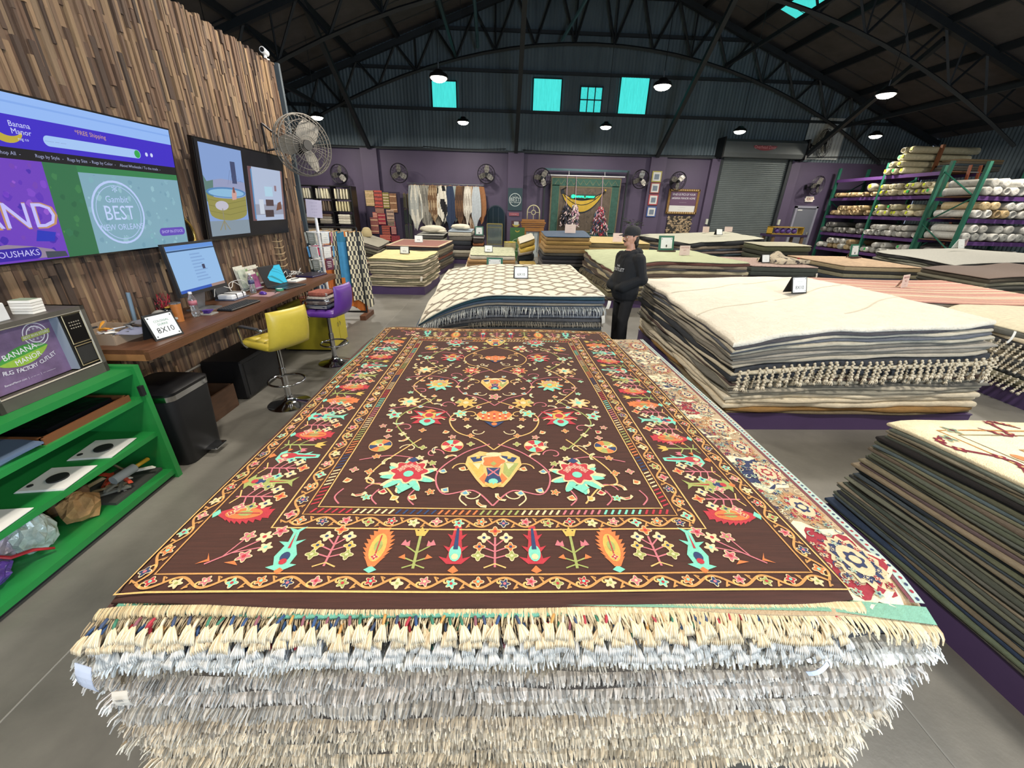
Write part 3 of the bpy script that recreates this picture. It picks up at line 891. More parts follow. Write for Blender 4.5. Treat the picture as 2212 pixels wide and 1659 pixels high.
J = simple('J', 'mottled sage rug', qJ, (.70, .70, .72, .72), .14, ['#d8d0bd', '#cfc6b0', '#c6bda8', '#9b7a58', '#a8855e'], 6, '#b3b597', 'mottled sage and cream rug, top of the low stack before the glass case', 55, qb=[(-1.05, 11.3), (.47, 11.3), (.5, 13.6), (-1.1, 13.6)], b=.02,
           topmat=mat('mottled_pile', src='object', rough=.95, var=.5, scale=16, bump=.5, bscale=60))
qK = [(1.21, 11.0), (2.42, 11.0), (2.5, 12.5), (1.2, 12.5)]
K = simple('K', 'navy rug', qK, (1.24, 1.25, 1.34, 1.30), .1, ['#4a4438', '#5a5044', '#3d3a37', '#2b2b2d', '#4d4a46', '#39393a', '#2a2b2e', '#504b45', '#8a7148', '#a3834f', '#9a7b48', '#8f7446'], 12, '#23405c', 'folded navy blue rug, top of the tall stack before the banana rug', 57,
           weights=[1, .9, .9, 1, .9, .9, 1, .8, 1.1, 1, 1, .9], qb=[(1.05, 11.0), (2.36, 11.0), (2.4, 12.5), (1.1, 12.5)], b=.02, jitter=.03)
qL = [(.60, 12.7), (1.06, 12.7), (1.06, 14.2), (.60, 14.2)]
Lq = simple('L', 'white draped throw', qL, (.92, 1.08, 1.15, 1.0), .14, ['#3c3a39', '#6a675f', '#2d3034', '#8b8370', '#c7a64a', '#9a8240'], 6, '#cfc8b4', 'off white throw drooping over the small stack left of the navy stack', 59, jitter=.04, b=.02)
qM = [(2.7, 12.6), (4.6, 12.6), (4.7, 14.6), (2.75, 14.6)]
Mq = simple('M', 'plain straw yellow rug', qM, (1.0, 1.0, 1.06, 1.06), .14, ['#8d7d52', '#b09a63', '#6e6247', '#c2ad75'], 7, '#bfa869', 'plain straw yellow rug, top of the stack between navy stack and man', 61)
qN = [(5.75, 12.4), (7.95, 12.35), (8.3, 15.3), (5.0, 15.3)]
Nq = simple('N', 'smooth dove grey rug', qN, lambda s, t: 1.10+.15*s**1.5+.05*t-.05*max(0, 1-s/.15), .16, ['#3d4148', '#7d7462', '#2e2f33', '#8c7e6a', '#4b4240', '#a3977f', '#33414a', '#6e5e55'], 11, '#b9b8a3', 'smooth dove grey rug with wavy edge, top of the stack before the roller door', 63, wob=.04, jitter=.04, b=.02, seg=16)
qO = [(7.1, 10.95), (8.42, 10.95), (8.5, 12.1), (7.15, 12.1)]
Oq = simple('O', 'small olive rug', qO, (1.14, 1.16, 1.18, 1.16), .14, ['#45473a', '#33362e', '#55563f', '#3c3d33', '#2b2c29'], 8, '#a39f86', 'small olive grey rug, top of the tufted stack beside the dove grey stack', 65, b=.025, jitter=.02)
qP = [(5.6, 8.9), (7.15, 8.9), (7.2, 10.6), (5.65, 10.6)]
Pq = simple('P', 'faded rose patterned rug', qP, (.86, .85, .86, .87), .16, ['#38403b', '#4b4a44', '#2d302f', '#5c574d', '#3a3b3a'], 7, '#a78f84', 'faded rose patterned rug, top of the stack under a folded rug', 67,
            topmat=mat('rose_pile', src='object', rough=.95, var=.4, scale=22, bump=.5, bscale=60))
qQ = [(7.72, 8.9), (9.55, 8.9), (9.5, 10.75), (7.6, 10.75)]
Qq = simple('Q', 'tan and rust mottled rug', qQ, (.90, .89, .93, .93), .16, ['#2f3a44', '#8a7f68', '#343330', '#a39372', '#41444a', '#6b6455'], 10, '#b1977a', 'tan and rust mottled rug, top of the stack between rose rug and grey stack', 69, topmat=mat('rust_pile', src='object', rough=.95, var=.3, scale=10, bump=.5, bscale=60))
qR_ = [(10.05, 8.75), (13.2, 8.75), (13.5, 11.8), (10.95, 11.8)]
Rq = simple('R', 'pale grey rug before the racks', qR_, lambda s, t: .98+.17*s**.7+.04*t*(1-s)+.015*math.sin(5*t), .16, ['#4c4d45', '#6d6b5e', '#3b3c38', '#7f7c6d', '#55554c', '#2f302f'], 12, '#a7a69c', 'pale grey rug, top of the large stack before the pallet racks', 71, b=.02, jitter=.03, wob=.03, seg=14)
qS = [(8.5, 6.75), (10.4, 6.75), (10.5, 8.2), (8.7, 8.2)]
Sq = simple('S', 'brown hide rug', qS, lambda s, t: .98+.12*s+.02*math.sin(7*s), .16, ['#4e4d42', '#67634f', '#3d3c36', '#77725d', '#55523f'], 10, '#5d4a3d', 'brown furry rug, top of the stack right of the rose striped rug', 73, b=.02, jitter=.03)
qT = [(-4.35, 11.9), (-3.45, 11.9), (-3.5, 13.4), (-4.35, 13.4)]
Tq = simple('T', 'grey woven throw', qT, (1.05, .80, .85, 1.1), .14, ['#6e675a', '#8a8271', '#574f47', '#7b4f42', '#9b9280', '#4f4a41'], 9, '#8b8674', 'grey woven throw, top of the folded pile beside the black shelving', 75, b=.02, jitter=.05)
for k, (q, zt, base, n, tc, lab, de) in enumerate((
        ([(-2.9, 14.6), (-1.95, 14.6), (-1.95, 15.9), (-2.9, 15.9)], .98, ['#6b685f', '#8c887b', '#55524b'], 6, '#8f8f86', 'grey felt rug, top of the low pile below the hanging hides', 'grey felt rug'),
        ([(-1.85, 14.9), (-1.0, 14.9), (-1.0, 16.2), (-1.85, 16.2)], 1.1, ['#3a3d42', '#77716a', '#c3bcab', '#2d3038'], 7, '#8795a0', 'blue grey throw, top of the mixed pile below the cow hide', 'blue grey throw'),
        ([(-.94, 14.5), (-.56, 14.5), (-.56, 15.6), (-.94, 15.6)], .92, ['#8a5a34', '#3b3531', '#6b675f', '#2c2a2a'], 6, '#55504a', 'dark fur, top of the pile beside the glass case', 'dark fur beside the glass case'))):
    simple('U%d' % k, de, q, (zt, zt, zt+.04, zt+.04), .14, base, n, tc, lab, 81+k, b=.02, jitter=.05)
# ------------------------------------------------------------------ the big stack in front
qA = [(-1.135, .787), (1.105, .778), (1.015, 3.60), (-1.075, 3.63)]
def zA(s, t): return .852+.004*math.sin(9*s+2*t)+.003*math.sin(14*t+s)-.012*max(0, 1-t/.02)**2-.012*max(0, 1-s/.05)**2
q2 = [(-1.08, .825), (1.335, .742), (1.315, 3.40), (-1.06, 3.42)]
def z2(s, t): return .836+.002*math.sin(5*t)-.055*max(0, (s-.86)/.14)*max(0, 1-t/.075)**2
qAb = [(-1.16, .80), (1.25, .80), (1.25, 3.4), (-1.16, 3.45)]
platform(qAb, .05, 'purple platform under the stack topped by the brown rug', .01)
CA = ['#cdbca2', '#c2b299', '#d1c3ab', '#bfb19c', '#cfc1a9', '#c6b8a2', '#d4c7b0', '#c1b39f', '#cec0aa', '#d5cbb9', '#bfb7aa', '#d2ccc0', '#c9c1b6', '#d8d3c8', '#c3bbaf', '#cbbea8', '#d9d7d0', '#d0c8ba']
nA = len(CA); rr = random.Random(5)
zb, zt_ = .05, .732
for i, c in enumerate(CA):
    za, zc = lerp(zb, zt_, i/nA), lerp(zb, zt_, (i+1)/nA)
    ex = rr.uniform(-.02, .02); wr = 1.27+.07*(i/nA)+rr.uniform(-.015, .02); wl = -1.15-.03*(i/nA)+rr.uniform(-.02, .02)
    yf = .752+(-.008, .008)[i % 2]+rr.uniform(-.005, .005)
    q = [(wl, yf), (wr, yf), (wr-.02, 3.42), (wl, 3.45)]
    o = slab(q, lambda s, t: za, lambda s, t: zc-.004, n=20, m_=20, b=.008, wob=.008, seed=i).build('stacked_rug', pile_edge, world=True, smooth=.9, color=hx(['#453d35', '#3a3839', '#4d4338', '#403833'][i % 4]))
    k = nA-1-i
    tag(o, 'fringed wool rug, %s below the four tasselled rugs under the brown rug' % ordinal(k), 'rug', 'fringed rugs in the stack under the brown rug')
    ed = [(lerp(wl, wr, j/30), yf+.004*math.sin(j*1.3+i), (za+zc)/2+.004*math.sin(j*.8+2*i)) for j in range(31)]
    c = '#%02x%02x%02x' % tuple(min(255, int(int(c[j:j+2], 16)*(1.08, .86)[i % 2])) for j in (1, 3, 5))  # every other row's yarn darkened in colour, imitating shade between the fringe rows
    cols = (c, '#%02x%02x%02x' % tuple(min(255, int(int(c[j:j+2], 16)*1.12)) for j in (1, 3, 5)), '#%02x%02x%02x' % tuple(int(int(c[j:j+2], 16)*.82) for j in (1, 3, 5)))
    f = fringe(ed, (0, -1, 0), rr.uniform(.030, .037), rr.uniform(.016, .021), .005, .0036, cols, i*7+1, jit=.22, clump=rr.choice([0, 0, .018]))
    f.build('fringe', yarn, o, world=True)['kind'] = 'stuff'
    # yarn ends spreading at both corners and showing along the sides
    for sx, xx in ((1, wr), (-1, wl)):
        f = fringe([(xx-.03*sx, yf, (za+zc)/2), (xx, yf+.01, (za+zc)/2), (xx, yf+.06, (za+zc)/2)], (sx*.8, -.6, 0), .055, .03, .004, .003, cols, i*5+3)
        f.build('fringe', yarn, o, world=True)['kind'] = 'stuff'

# four tasselled rugs
tas_m = {}
def tassel_mesh(key, cols):
    m = MB()
    m.tube([(0, .012, .004), (0, -.004, .003), (0, -.016, -.002)], [.0046, .005, .0042], 6, mi=1)
    for i in range(7):
        a = (i-3)/3
        c = hx(cols[i % len(cols)])
        m.tube([(a*.003, -.014, -.001), (a*.010, -.030, -.006-.002*(i % 2)), (a*.0165, -.046, -.018), (a*.018, -.05, -.03)], [.003, .0034, .0034, .002], 4, mi=0, col=c)
    return m.mesh('tassel', [yarn, mat('wrap_thread', src='object', rough=.7)], True)
TM = [tassel_mesh('a', ['#ccbd9f', '#bfaf90', '#d6c9ae']), tassel_mesh('b', ['#cbb796', '#bda886', '#d7c6a6']), tassel_mesh('c', ['#bfbcb4', '#b0ada6', '#cac6bd'])]
WR = ['#9c2733', '#27456e', '#2f6a52', '#b98a4a', '#7c4a52', '#c9bda2', '#c9bda2', '#31405c']
TL = [('#5f9a86', .814, .838-.012, TM[0], 'pale green edged', -1.12, 1.03), ('#4d3530', .792, .812, TM[1], 'dark maroon edged', -1.15, 1.02), ('#56657c', .766, .790, TM[2], 'slate blue edged', -1.14, 1.05), ('#5b5148', .735, .764, TM[2], 'grey brown edged', -1.12, 1.06)]
for k, (c, za, zc, tm, nm, xl, xr) in enumerate(TL):
    yf = .772-.007*k
    q = [(xl, yf), (xr, yf-.01), (xr, 3.42), (xl, 3.44)]
    o = slab(q, lambda s, t: za, lambda s, t: zc, n=20, m_=20, b=.005, wob=.006, seed=60+k).build('stacked_rug', pile_edge, world=True, smooth=.9, color=hx(c))
    tag(o, '%s rug with knotted cream tassels, %s below the red and cream rug' % (nm, ordinal(k)), 'rug', 'tasselled rugs in the stack under the brown rug')
    n = 66; zz = (za+zc)/2
    for i in range(n):
        x = lerp(xl+.015, xr-.015, (i+.5)/n)+rr.uniform(-.006, .006)
        t_ = bpy.data.objects.new('tassel', tm); C.objects.link(t_); t_.parent = o
        t_.location = Vector((x, yf-.016+rr.uniform(-.006, .004), zz+rr.uniform(-.002, .004)))-o.location
        s_ = rr.uniform(.8, 1.0); t_.scale = (s_, s_, s_)
        t_.rotation_euler = (rr.uniform(-.15, .1), rr.uniform(-.1, .1), rr.uniform(-.45, .45))
        t_.color = hx(rr.choice(WR))
    cols = ('#cfc0a2', '#bfae90') if k < 2 else ('#b9bcc0', '#a7a49d')
    f = fringe([(lerp(xl, xr, j/20), yf, zz-.006) for j in range(21)], (0, -1, 0), .035, .02, .006, .0024, cols, 90+k)
    f.build('fringe', yarn, o, world=True)['kind'] = 'stuff'

# ---- second rug: red and cream, showing along the right side
r2 = slab(q2, lambda s, t: z2(s, t)-.010, z2, grid=(50, 40), b=.005, wob=.006, seed=4).build('stacked_rug', pile_o, world=True, smooth=.9, color=hx('#a48d6c'))
tag(r2, 'red, cream and navy floral rug with pale green end, lying directly under the brown rug', 'rug')
S2 = surf_of(q2, z2)
p = Pat(S2, T=lambda x, y: bil(q2, (x+1.2)/2.42, y/2.71))
X0 = .96; X1 = 1.215                                 # visible strip in rug coordinates
RED, NAV, CRM, TAN, AQ = '#8e2a35', '#2b3352', '#bfae8b', '#a47c55', '#7f9c8e'
for i in range(40): p.poly([(-1.19+.06*i, .005), (-1.13+.06*i, .005), (-1.13+.06*i, .05), (-1.19+.06*i, .05)], '#6f9a83', 1)
for i in range(30):
    y = .06+i*.0885
    p.poly([(X1-.045, y), (X1-.032, y), (X1-.032, y+.0885), (X1-.045, y+.0885)], '#6b3a3e', 0)
    p.poly([(X1-.03, y), (X1, y), (X1, y+.0885), (X1-.03, y+.0885)], '#9fb0a6', 0)
    for j in range(4): p.radial((X1-.015, y+.011+j*.022), lambda a: .006, RED if (i+j) % 2 else NAV, 1, 6)
rg = random.Random(2)
segs = [(.06, .34, RED), (.34, .58, CRM), (.58, .80, NAV), (.80, 1.0, CRM), (1.0, 1.22, TAN), (1.22, 1.42, RED), (1.42, 1.62, CRM), (1.62, 1.84, NAV), (1.84, 2.1, CRM), (2.1, 2.35, RED), (2.35, 2.66, CRM)]
xm = (.86+X1-.05)/2
for a, b, g in segs:
    n = 6
    if g == CRM: n = 0
    for j in range(2 if n else 0): p.radial((1.04+.02*j, lerp(a, b, .5)), lambda t: (b-a)*(.60+.07*math.cos(7*t+a*9)-.12*j), ('#d9cbaa', g)[j], 1, 40, .9, 1)
    n = 0
    for i in range(n): p.poly([(.82, lerp(a, b, i/n)), (X1-.05, lerp(a, b, i/n)), (X1-.05, lerp(a, b, (i+1)/n)), (.82, lerp(a, b, (i+1)/n))], g, 1)
    my = (a+b)/2; hh = (b-a)/2
    alt = CRM if g != CRM else TAN
    p.radial((1.10, my), lambda t: hh*(.74+.07*math.cos(14*t)), alt, 2, 56, .7, 1)
    p.radial((1.10, my), lambda t: hh*(.60+.06*math.cos(14*t)), NAV if g == RED else RED, 3, 56, .7, 1)
    p.radial((1.10, my), lambda t: hh*.46, CRM, 4, 30, .7, 1)
    for q_ in range(10):
        t = 2*PI*q_/10; c = (1.10+hh*.53*math.cos(t)*.7, my+hh*.53*math.sin(t))
        p.flower(c, .012, rg.choice([RED, NAV, AQ, TAN]), CRM, '#e2d5b4', 5, t, 5)
    p.radial((1.10, my), lambda t: hh*(.24+.04*math.cos(6*t)), NAV if g != NAV else RED, 5, 36, .8, 1)
    p.radial((1.10, my), lambda t: hh*.13, CRM, 6, 16)
    for q_ in range(120):
        x, y = rg.uniform(.87, X1-.06), rg.uniform(a+.01, b-.01)
        if abs((x-1.10)/.7)**2+(y-my)**2 < (hh*.8)**2: continue
        if rg.random() < .5: p.flower((x, y), rg.uniform(.009, .016), rg.choice([CRM, AQ, TAN, RED, NAV]), rg.choice([NAV, RED]), CRM, 5, rg.random()*6, 7)
        else:
            r_ = rg.uniform(.012, .026); ph = rg.random()*6
            p.line([(x+r_*(1-k/9)*math.cos(ph+k*.55), y+r_*(1-k/9)*math.sin(ph+k*.55)) for k in range(9)], .004, rg.choice([CRM, '#e0d0a8', AQ, NAV]), 7)
p.build('woven_pattern', r2)
f = fringe([(*bil(q2, j/40, 0), z2(j/40, 0)-.006) for j in range(41)], (.08, -1, 0), .04, .025, .0055, .0027, ('#d8c8a6', '#c9b894'), 33)
f.build('fringe', yarn, r2, world=True)['kind'] = 'stuff'
f = fringe([(*bil(q2, j/20, 1), z2(j/20, 1)-.006) for j in range(15, 21)], (0, 1, 0), .04, .02, .007, .003, ('#d8c8a6', '#c9b894'), 34)
f.build('fringe', yarn, r2, world=True)['kind'] = 'stuff'

# ---- the brown rug on top
brown_pile = mat('brown_pile', src='object', rough=.92, var=.32, scale=5, stretch=(1.2, 26, 1), bump=.45, bscale=120)
r1 = slab(qA, lambda s, t: zA(s, t)-.012, zA, grid=(44, 56), b=.004, wob=.005, seed=2).build('stacked_rug', brown_pile, world=True, smooth=.9, color=hx('#42241a'))
tag(r1, 'large chocolate brown floral rug with gold borders and coloured palmettes, topmost in the foreground', 'rug')
HW, LN = 1.1, 2.83
S1 = surf_of(qA, zA)
P1 = Pat(S1, T=lambda x, y: bil(qA, (x+HW)/(2*HW), y/LN))
GOLD, CR, AQ, RD, PK, OR, GR, NV, YL, BL, BRN = '#b5854c', '#ccb88e', '#70bba4', '#a52f38', '#b5686f', '#c26d3c', '#8f9755', '#28395c', '#bb9e4e', '#5f93a8', '#3a231e'
LGOLD = '#cda463'
class Fr:
    """a frame on the rug: origin, turn, scale, mirror"""
    def __init__(s, cx, cy, rot=0., sc=1., mir=1, lay=1): s.c = (cx, cy); s.r = rot; s.s = sc; s.m = mir; s.l = lay
    def pt(s, x, y):
        x *= s.m*s.s; y *= s.s
        return (s.c[0]+x*math.cos(s.r)-y*math.sin(s.r), s.c[1]+x*math.sin(s.r)+y*math.cos(s.r))
    def poly(s, pts, col, l=0): P1.poly([s.pt(*q) for q in pts], col, s.l+l)
    def line(s, pts, w, col, l=0): P1.line([s.pt(*q) for q in pts], w*s.s if not callable(w) else (lambda t: w(t)*s.s), col, s.l+l)
    def rad(s, c, rf, col, l=0, n=24, sx=1, sy=1):
        s.poly([(c[0]+rf(2*PI*i/n)*math.cos(2*PI*i/n)*sx, c[1]+rf(2*PI*i/n)*math.sin(2*PI*i/n)*sy) for i in range(n)], col, l)
    def fl(s, c, r, petal, cen, n=5, out=CR, l=0):
        s.rad(c, lambda a: r*(.84+.24*math.cos(n*a)), out, l, n*6); s.rad(c, lambda a: r*(.66+.24*math.cos(n*a)), petal, l+1, n*6); s.rad(c, lambda a: r*.28, cen, l+2, 8)
def arc(cx, cy, r, a0, a1, n=10, ry=None): return [(cx+r*math.cos(lerp(a0, a1, i/n)), cy+(ry or r)*math.sin(lerp(a0, a1, i/n))) for i in range(n+1)]
def curl(x, y, r, a0, turns, n=14, shrink=.85): return [(x+r*(1-shrink*i/n)*math.cos(a0+turns*2*PI*i/n), y+r*(1-shrink*i/n)*math.sin(a0+turns*2*PI*i/n)) for i in range(n+1)]
def rectline(ix, iy, w_, col):
    P = [(-HW+ix, iy), (HW-ix, iy), (HW-ix, LN-iy), (-HW+ix, LN-iy)]
    Q = []
    for a, b in zip(P, P[1:]+P[:1]): Q += [(lerp(a[0], b[0], i/24), lerp(a[1], b[1], i/24)) for i in range(24)]
    P1.line(Q, w_, col, 1, closed=True)
for ix, iy, w_, c in ((.022, .038, .006, LGOLD), (.092, .098, .006, GOLD), (.338, .285, .006, LGOLD), (.412, .352, .005, GOLD), (.452, .392, .005, LGOLD)):
    rectline(ix, iy, w_, c)
def meander(a, b, half, n):
    """scrolling gold vine with little flowers from a to b"""
    dx, dy = b[0]-a[0], b[1]-a[1]; L = math.hypot(dx, dy); rot = math.atan2(dy, dx)
    f = Fr(a[0], a[1], rot); st = L/n
    cols = [(PK, RD), (CR, GR), (OR, AQ), (GR, RD), (PK, CR), (NV, PK), (RD, AQ), (AQ, RD)]
    for i in range(n):
        x = (i+.5)*st; s = 1 if i % 2 else -1
        f.line([(x-st*.5+st*k/10, s*half*.62*math.sin(PI*k/10)*(1)) for k in range(11)], .008, GOLD, 0)
        f.line(curl(x-st*.18, s*half*.1, half*.45, PI*.5*s, .55*s, 7), .006, LGOLD, 0)
        f.line([(x+st*.5, 0), (x+st*.34, -s*half*.75), (x+st*.5, -s*half*.5)], .006, GOLD, 0)
        pc, cc = cols[(i*3+int(L*7)) % 8]
        f.fl((x, -s*half*.12), half*.62, pc, cc, 5 if i % 3 else 4, l=1)
my0, mx0 = (.038+.098)/2, (.022+.092)/2
for (a, b) in (((-HW+.06, my0), (HW-.06, my0)), ((HW-.06, LN-my0), (-HW+.06, LN-my0))): meander(a, b, .029, 26)
for (a, b) in (((HW-mx0, .07), (HW-mx0, LN-.07)), ((-HW+mx0, LN-.07), (-HW+mx0, .07))): meander(a, b, .033, 34)
my1, mx1 = (.285+.352)/2, (.338+.412)/2
for (a, b) in (((-HW+.38, my1), (HW-.38, my1)), ((HW-.38, LN-my1), (-HW+.38, LN-my1))): meander(a, b, .032, 18)
for (a, b) in (((HW-mx1, .31), (HW-mx1, LN-.31)), ((-HW+mx1, LN-.31), (-HW+mx1, .31))): meander(a, b, .035, 28)
# slanting reciprocal bars between the two inner lines
SC_ = [RD, CR, NV, OR, GR, CR, PK, AQ]
for s, n in ((0, 52), (1, 52)):
    y = .372 if s == 0 else LN-.372
    for i in range(n):
        x = lerp(-HW+.43, HW-.43, (i+.5)/n); c = SC_[(i//6) % 8]
        P1.poly([(x-.011, y-.011), (x-.003, y-.013), (x+.011, y+.011), (x+.003, y+.013)], c, 1)
for s in (-1, 1):
    for i in range(88):
        y = lerp(.40, LN-.40, (i+.5)/88); x = s*(HW-.432); c = SC_[(i//5) % 8]
        P1.poly([(x-.013, y-.010), (x-.013, y-.002), (x+.013, y+.010), (x+.013, y+.002)], c, 1)

# border plants ------------------------------------------------------------
def tree(f, c1, c2, c3):
    f.line([(0, 0), (0, .125)], .007, PK if c1 != PK else GR)
    f.line([(-.035, -.002), (0, .014), (.035, -.002)], .005, LGOLD)
    for s in (-1, 1):
        f.line([(0, .035), (s*.045, .05)], .005, PK); f.line([(0, .062), (s*.05, .085)], .005, PK); f.line([(0, .085), (s*.035, .12)], .005, PK)
        f.fl((s*.055, .045), .021, c2, CR, 4, l=1); f.fl((s*.052, .082), .02, c3, NV, 4, l=1); f.fl((s*.038, .122), .022, CR, NV, 4, l=1)
    f.fl((0, .152), .023, c1, RD, 4, l=1)
def serr(f, h, w_, n, c_out, c_in, c_core, base):
    """flame-like leaf with toothed edge"""
    L_ = []; R_ = []
    for i in range(2*n+1):
        t = i/(2*n); ww = w_*math.sin(PI*(t*.86+.07))**.8*(1.0 if i % 2 else .70); yy = h*t+(.012 if i % 2 else 0)
        L_.append((-ww, yy)); R_.append((ww, yy))
    f.poly(R_+L_[::-1], c_out)
    f.rad((0, h*.47), lambda a: 1, c_in, 1, 20, w_*.52, h*.36); f.rad((0, h*.5), lambda a: 1, c_core, 2, 12, w_*.26, h*.14)
    f.fl((0, h*.22), w_*.26, RD, CR, 4, l=2); f.line([(0, h*.3), (0, h*.78)], .004, RD, 3)
    f.poly([(-.02, -.012), (0, .004), (.02, -.012), (0, -.024)], base)
def lily(f, c1, c2):
    """tall layered flower with pointed leaves"""
    for k, (y, w_) in enumerate(((.03, .052), (.075, .042), (.128, .034))):
        f.poly([(-w_, y+.012), (-w_*.45, y-.018), (w_*.45, y-.018), (w_, y+.012), (w_*.5, y+.004), (w_*.34, y+.05), (-w_*.34, y+.05), (-w_*.5, y+.004)], c1, k % 2)
    f.rad((0, .055), lambda a: 1, c2, 2, 14, .02, .034); f.rad((0, .04), lambda a: 1, CR, 3, 10, .011, .012)
    f.poly([(-.008, .07), (.008, .07), (.004, .165), (-.004, .165)], NV if c1 == RD else RD, 3)
    f.poly([(-.017, -.014), (0, .006), (.017, -.014), (0, -.024)], OR, 1)
def tulip(f):
    f.line([(0, -.006), (0, .13)], .009, GR); f.line([(-.035, -.004), (0, .01), (.035, -.004)], .005, GR)
    for s in (-1, 1):
        f.line([(0, .055), (s*.04, .085)], .005, GR); f.poly([(s*.028, .082), (s*.058, .088), (s*.047, .112), (s*.04, .098), (s*.03, .108)], PK, 1)
        f.line([(0, .02), (s*.035, .035)], .005, GR); f.poly([(s*.03, .028), (s*.055, .036), (s*.036, .05)], OR, 1)
    f.poly([(-.014, .128), (.014, .128), (.028, .166), (.011, .150), (0, .172), (-.011, .150), (-.028, .166)], YL, 1)
def spray(f):
    f.line([(-.06, .0), (.0, .045), (.11, .14)], .006, PK); f.line([(.0, .045), (.09, .07)], .005, PK); f.line([(-.02, .03), (.01, .11)], .005, PK)
    f.poly([(-.09, .0), (-.05, .012), (-.075, .045), (-.062, .02)], OR, 1)
    f.fl((.015, .118), .026, PK, GR, 5, l=1); f.fl((.115, .142), .027, PK, RD, 5, l=1); f.fl((.072, .115), .026, CR, RD, 5, l=1)
    f.fl((.10, .068), .023, CR, AQ, 5, l=1); f.fl((.05, .03), .026, PK, RD, 5, l=1)
    f.poly([(.0, .005), (.05, -.006), (.03, .012)], OR, 1)
def urn(f, c1=AQ, c2=RD):
    f.poly([(-.045, .0), (-.012, -.016), (.012, -.016), (.045, .0), (.024, .006), (.034, .04), (.018, .082), (.042, .104), (.012, .098), (.01, .14), (.03, .165), (0, .152), (-.03, .165), (-.01, .14), (-.012, .098), (-.042, .104), (-.018, .082), (-.034, .04), (-.024, .006)], c1)
    f.rad((0, .035), lambda a: 1, NV, 1, 12, .015, .02); f.rad((0, .016), lambda a: 1, c2, 2, 10, .012, .012); f.poly([(-.004, .07), (.004, .07), (0, .14)], c2, 1)
    f.poly([(-.014, -.018), (0, -.006), (.014, -.018), (0, -.032)], OR, 1)
y0 = .113
row = [(-.63, 'urn'), (-.50, 'tree'), (-.355, 'serr'), (-.225, 'tulip'), (-.10, 'lily'), (.03, 'tree2'), (.16, 'lily'), (.29, 'tulip'), (.42, 'serr'), (.56, 'tree'), (.69, 'urn')]
for end in (0, 1):
    for x, kd in row:
        rot, yy, m_ = (0, y0+.012, 1) if end == 0 else (PI, LN-y0-.012, -1)
        f = Fr(x-.02, yy, rot + (.12 if x < -.55 else -.12 if x > .6 else 0)*(kd == 'urn'), 1.0, m_)
        if kd == 'urn': urn(f)
        elif kd == 'tree': tree(f, OR, GR, YL)
        elif kd == 'tree2': tree(f, OR, GR, OR)
        elif kd == 'serr': serr(f, .165, .05, 9, OR, YL, GR, AQ)
        elif kd == 'tulip': tulip(f)
        else: lily(f, RD, AQ)
    for s in (-1, 1): spray(Fr(s*.83, (y0+.02) if end == 0 else LN-y0-.02, 0 if end == 0 else PI, .95, -s if end == 0 else s))
kinds = ['serr', 'tree', 'urn', 'tree', 'lily', 'tulip', 'serr', 'tree', 'urn', 'tree', 'serr', 'tulip']*2
for s in (-1, 1):
    for k, kd in enumerate(kinds):
        y = .355+k*(LN-.71)/(len(kinds)-1)
        f = Fr(s*(HW-.118), y, s*PI/2, 1.1, 1)
        if kd == 'serr': serr(f, .165, .05, 9, (RD, OR, PK)[k % 3], CR if k % 2 else OR, GR, AQ)
        elif kd == 'tree': tree(f, OR, PK, (AQ, GR, YL)[k % 3])
        elif kd == 'urn': urn(f, GR if k % 4 else AQ, RD)
        elif kd == 'lily': lily(f, (AQ, PK)[k % 2], RD)
        else: tulip(f)

# the field: rows of palmettes joined by scrolling vines, mirrored about the middle ----
def pal_big(f):
    f.poly([(-.10, .09), (-.055, .13), (0, .115), (.055, .13), (.10, .09), (.105, .04), (.06, -.05), (.035, -.09), (-.035, -.09), (-.06, -.05), (-.105, .04)], LGOLD)
    for s in (-1, 1):
        f.poly([(s*.03, .10), (s*.09, .085), (s*.075, .055), (s*.03, .07)], NV, 1); f.poly([(s*.04, .055), (s*.095, .05), (s*.055, -.04), (s*.035, -.01)], GR if s > 0 else YL, 1)
        f.poly([(s*.03, -.01), (s*.05, -.045), (s*.03, -.075), (s*.022, -.04)], OR, 1); f.poly([(s*.045, .05), (s*.078, .046), (s*.055, .01)], CR, 2)
    f.rad((0, .065), lambda a: .048*(1+.12*math.cos(5*a)), CR, 2, 30, 1, .8); f.rad((0, .06), lambda a: .04*(1+.14*math.cos(5*a)), OR, 3, 30, 1, .85)
    f.poly([(-.026, .02), (.026, .02), (.02, -.02), (.03, -.06), (0, -.082), (-.03, -.06), (-.02, -.02)], NV, 2)
    f.poly([(0, .06), (.012, .045), (0, .03), (-.012, .045)], GR, 4); f.line([(-.02, .015), (.02, -.03)], .006, PK, 3); f.line([(.02, .015), (-.02, -.03)], .006, PK, 3)
    f.rad((0, -.062), lambda a: .017, AQ, 4, 10); f.poly([(-.03, -.08), (0, -.068), (.03, -.08), (0, -.10)], YL, 4); f.rad((0, .105), lambda a: .022, CR, 4, 12, 1.4, .7)
def pal_star(f, c1=RD, c2=AQ, c3=CR):
    f.rad((0, 0), lambda a: .105*(.74+.26*math.cos(9*a)), c3, 0, 72); f.rad((0, -.012), lambda a: .098*(.7+.28*math.cos(9*a+.6)), c2, 1, 72)
    f.rad((0, .016), lambda a: .072*(.9+.12*math.cos(8*a)), CR, 2, 48); f.rad((0, .018), lambda a: .064*(.9+.14*math.cos(8*a)), c1, 3, 48)
    for k in range(5):
        a = PI*.1+k*PI*.2; f.fl((.034*math.cos(a), .016+.034*math.sin(a)), .013, PK, CR, 4, CR, 4)
    f.rad((0, .0), lambda a: .018, c2, 5, 10); f.poly([(-.03, -.07), (0, -.055), (.03, -.07), (0, -.10)], AQ, 4); f.poly([(-.022, .085), (0, .07), (.022, .085), (0, .105)], NV, 4)
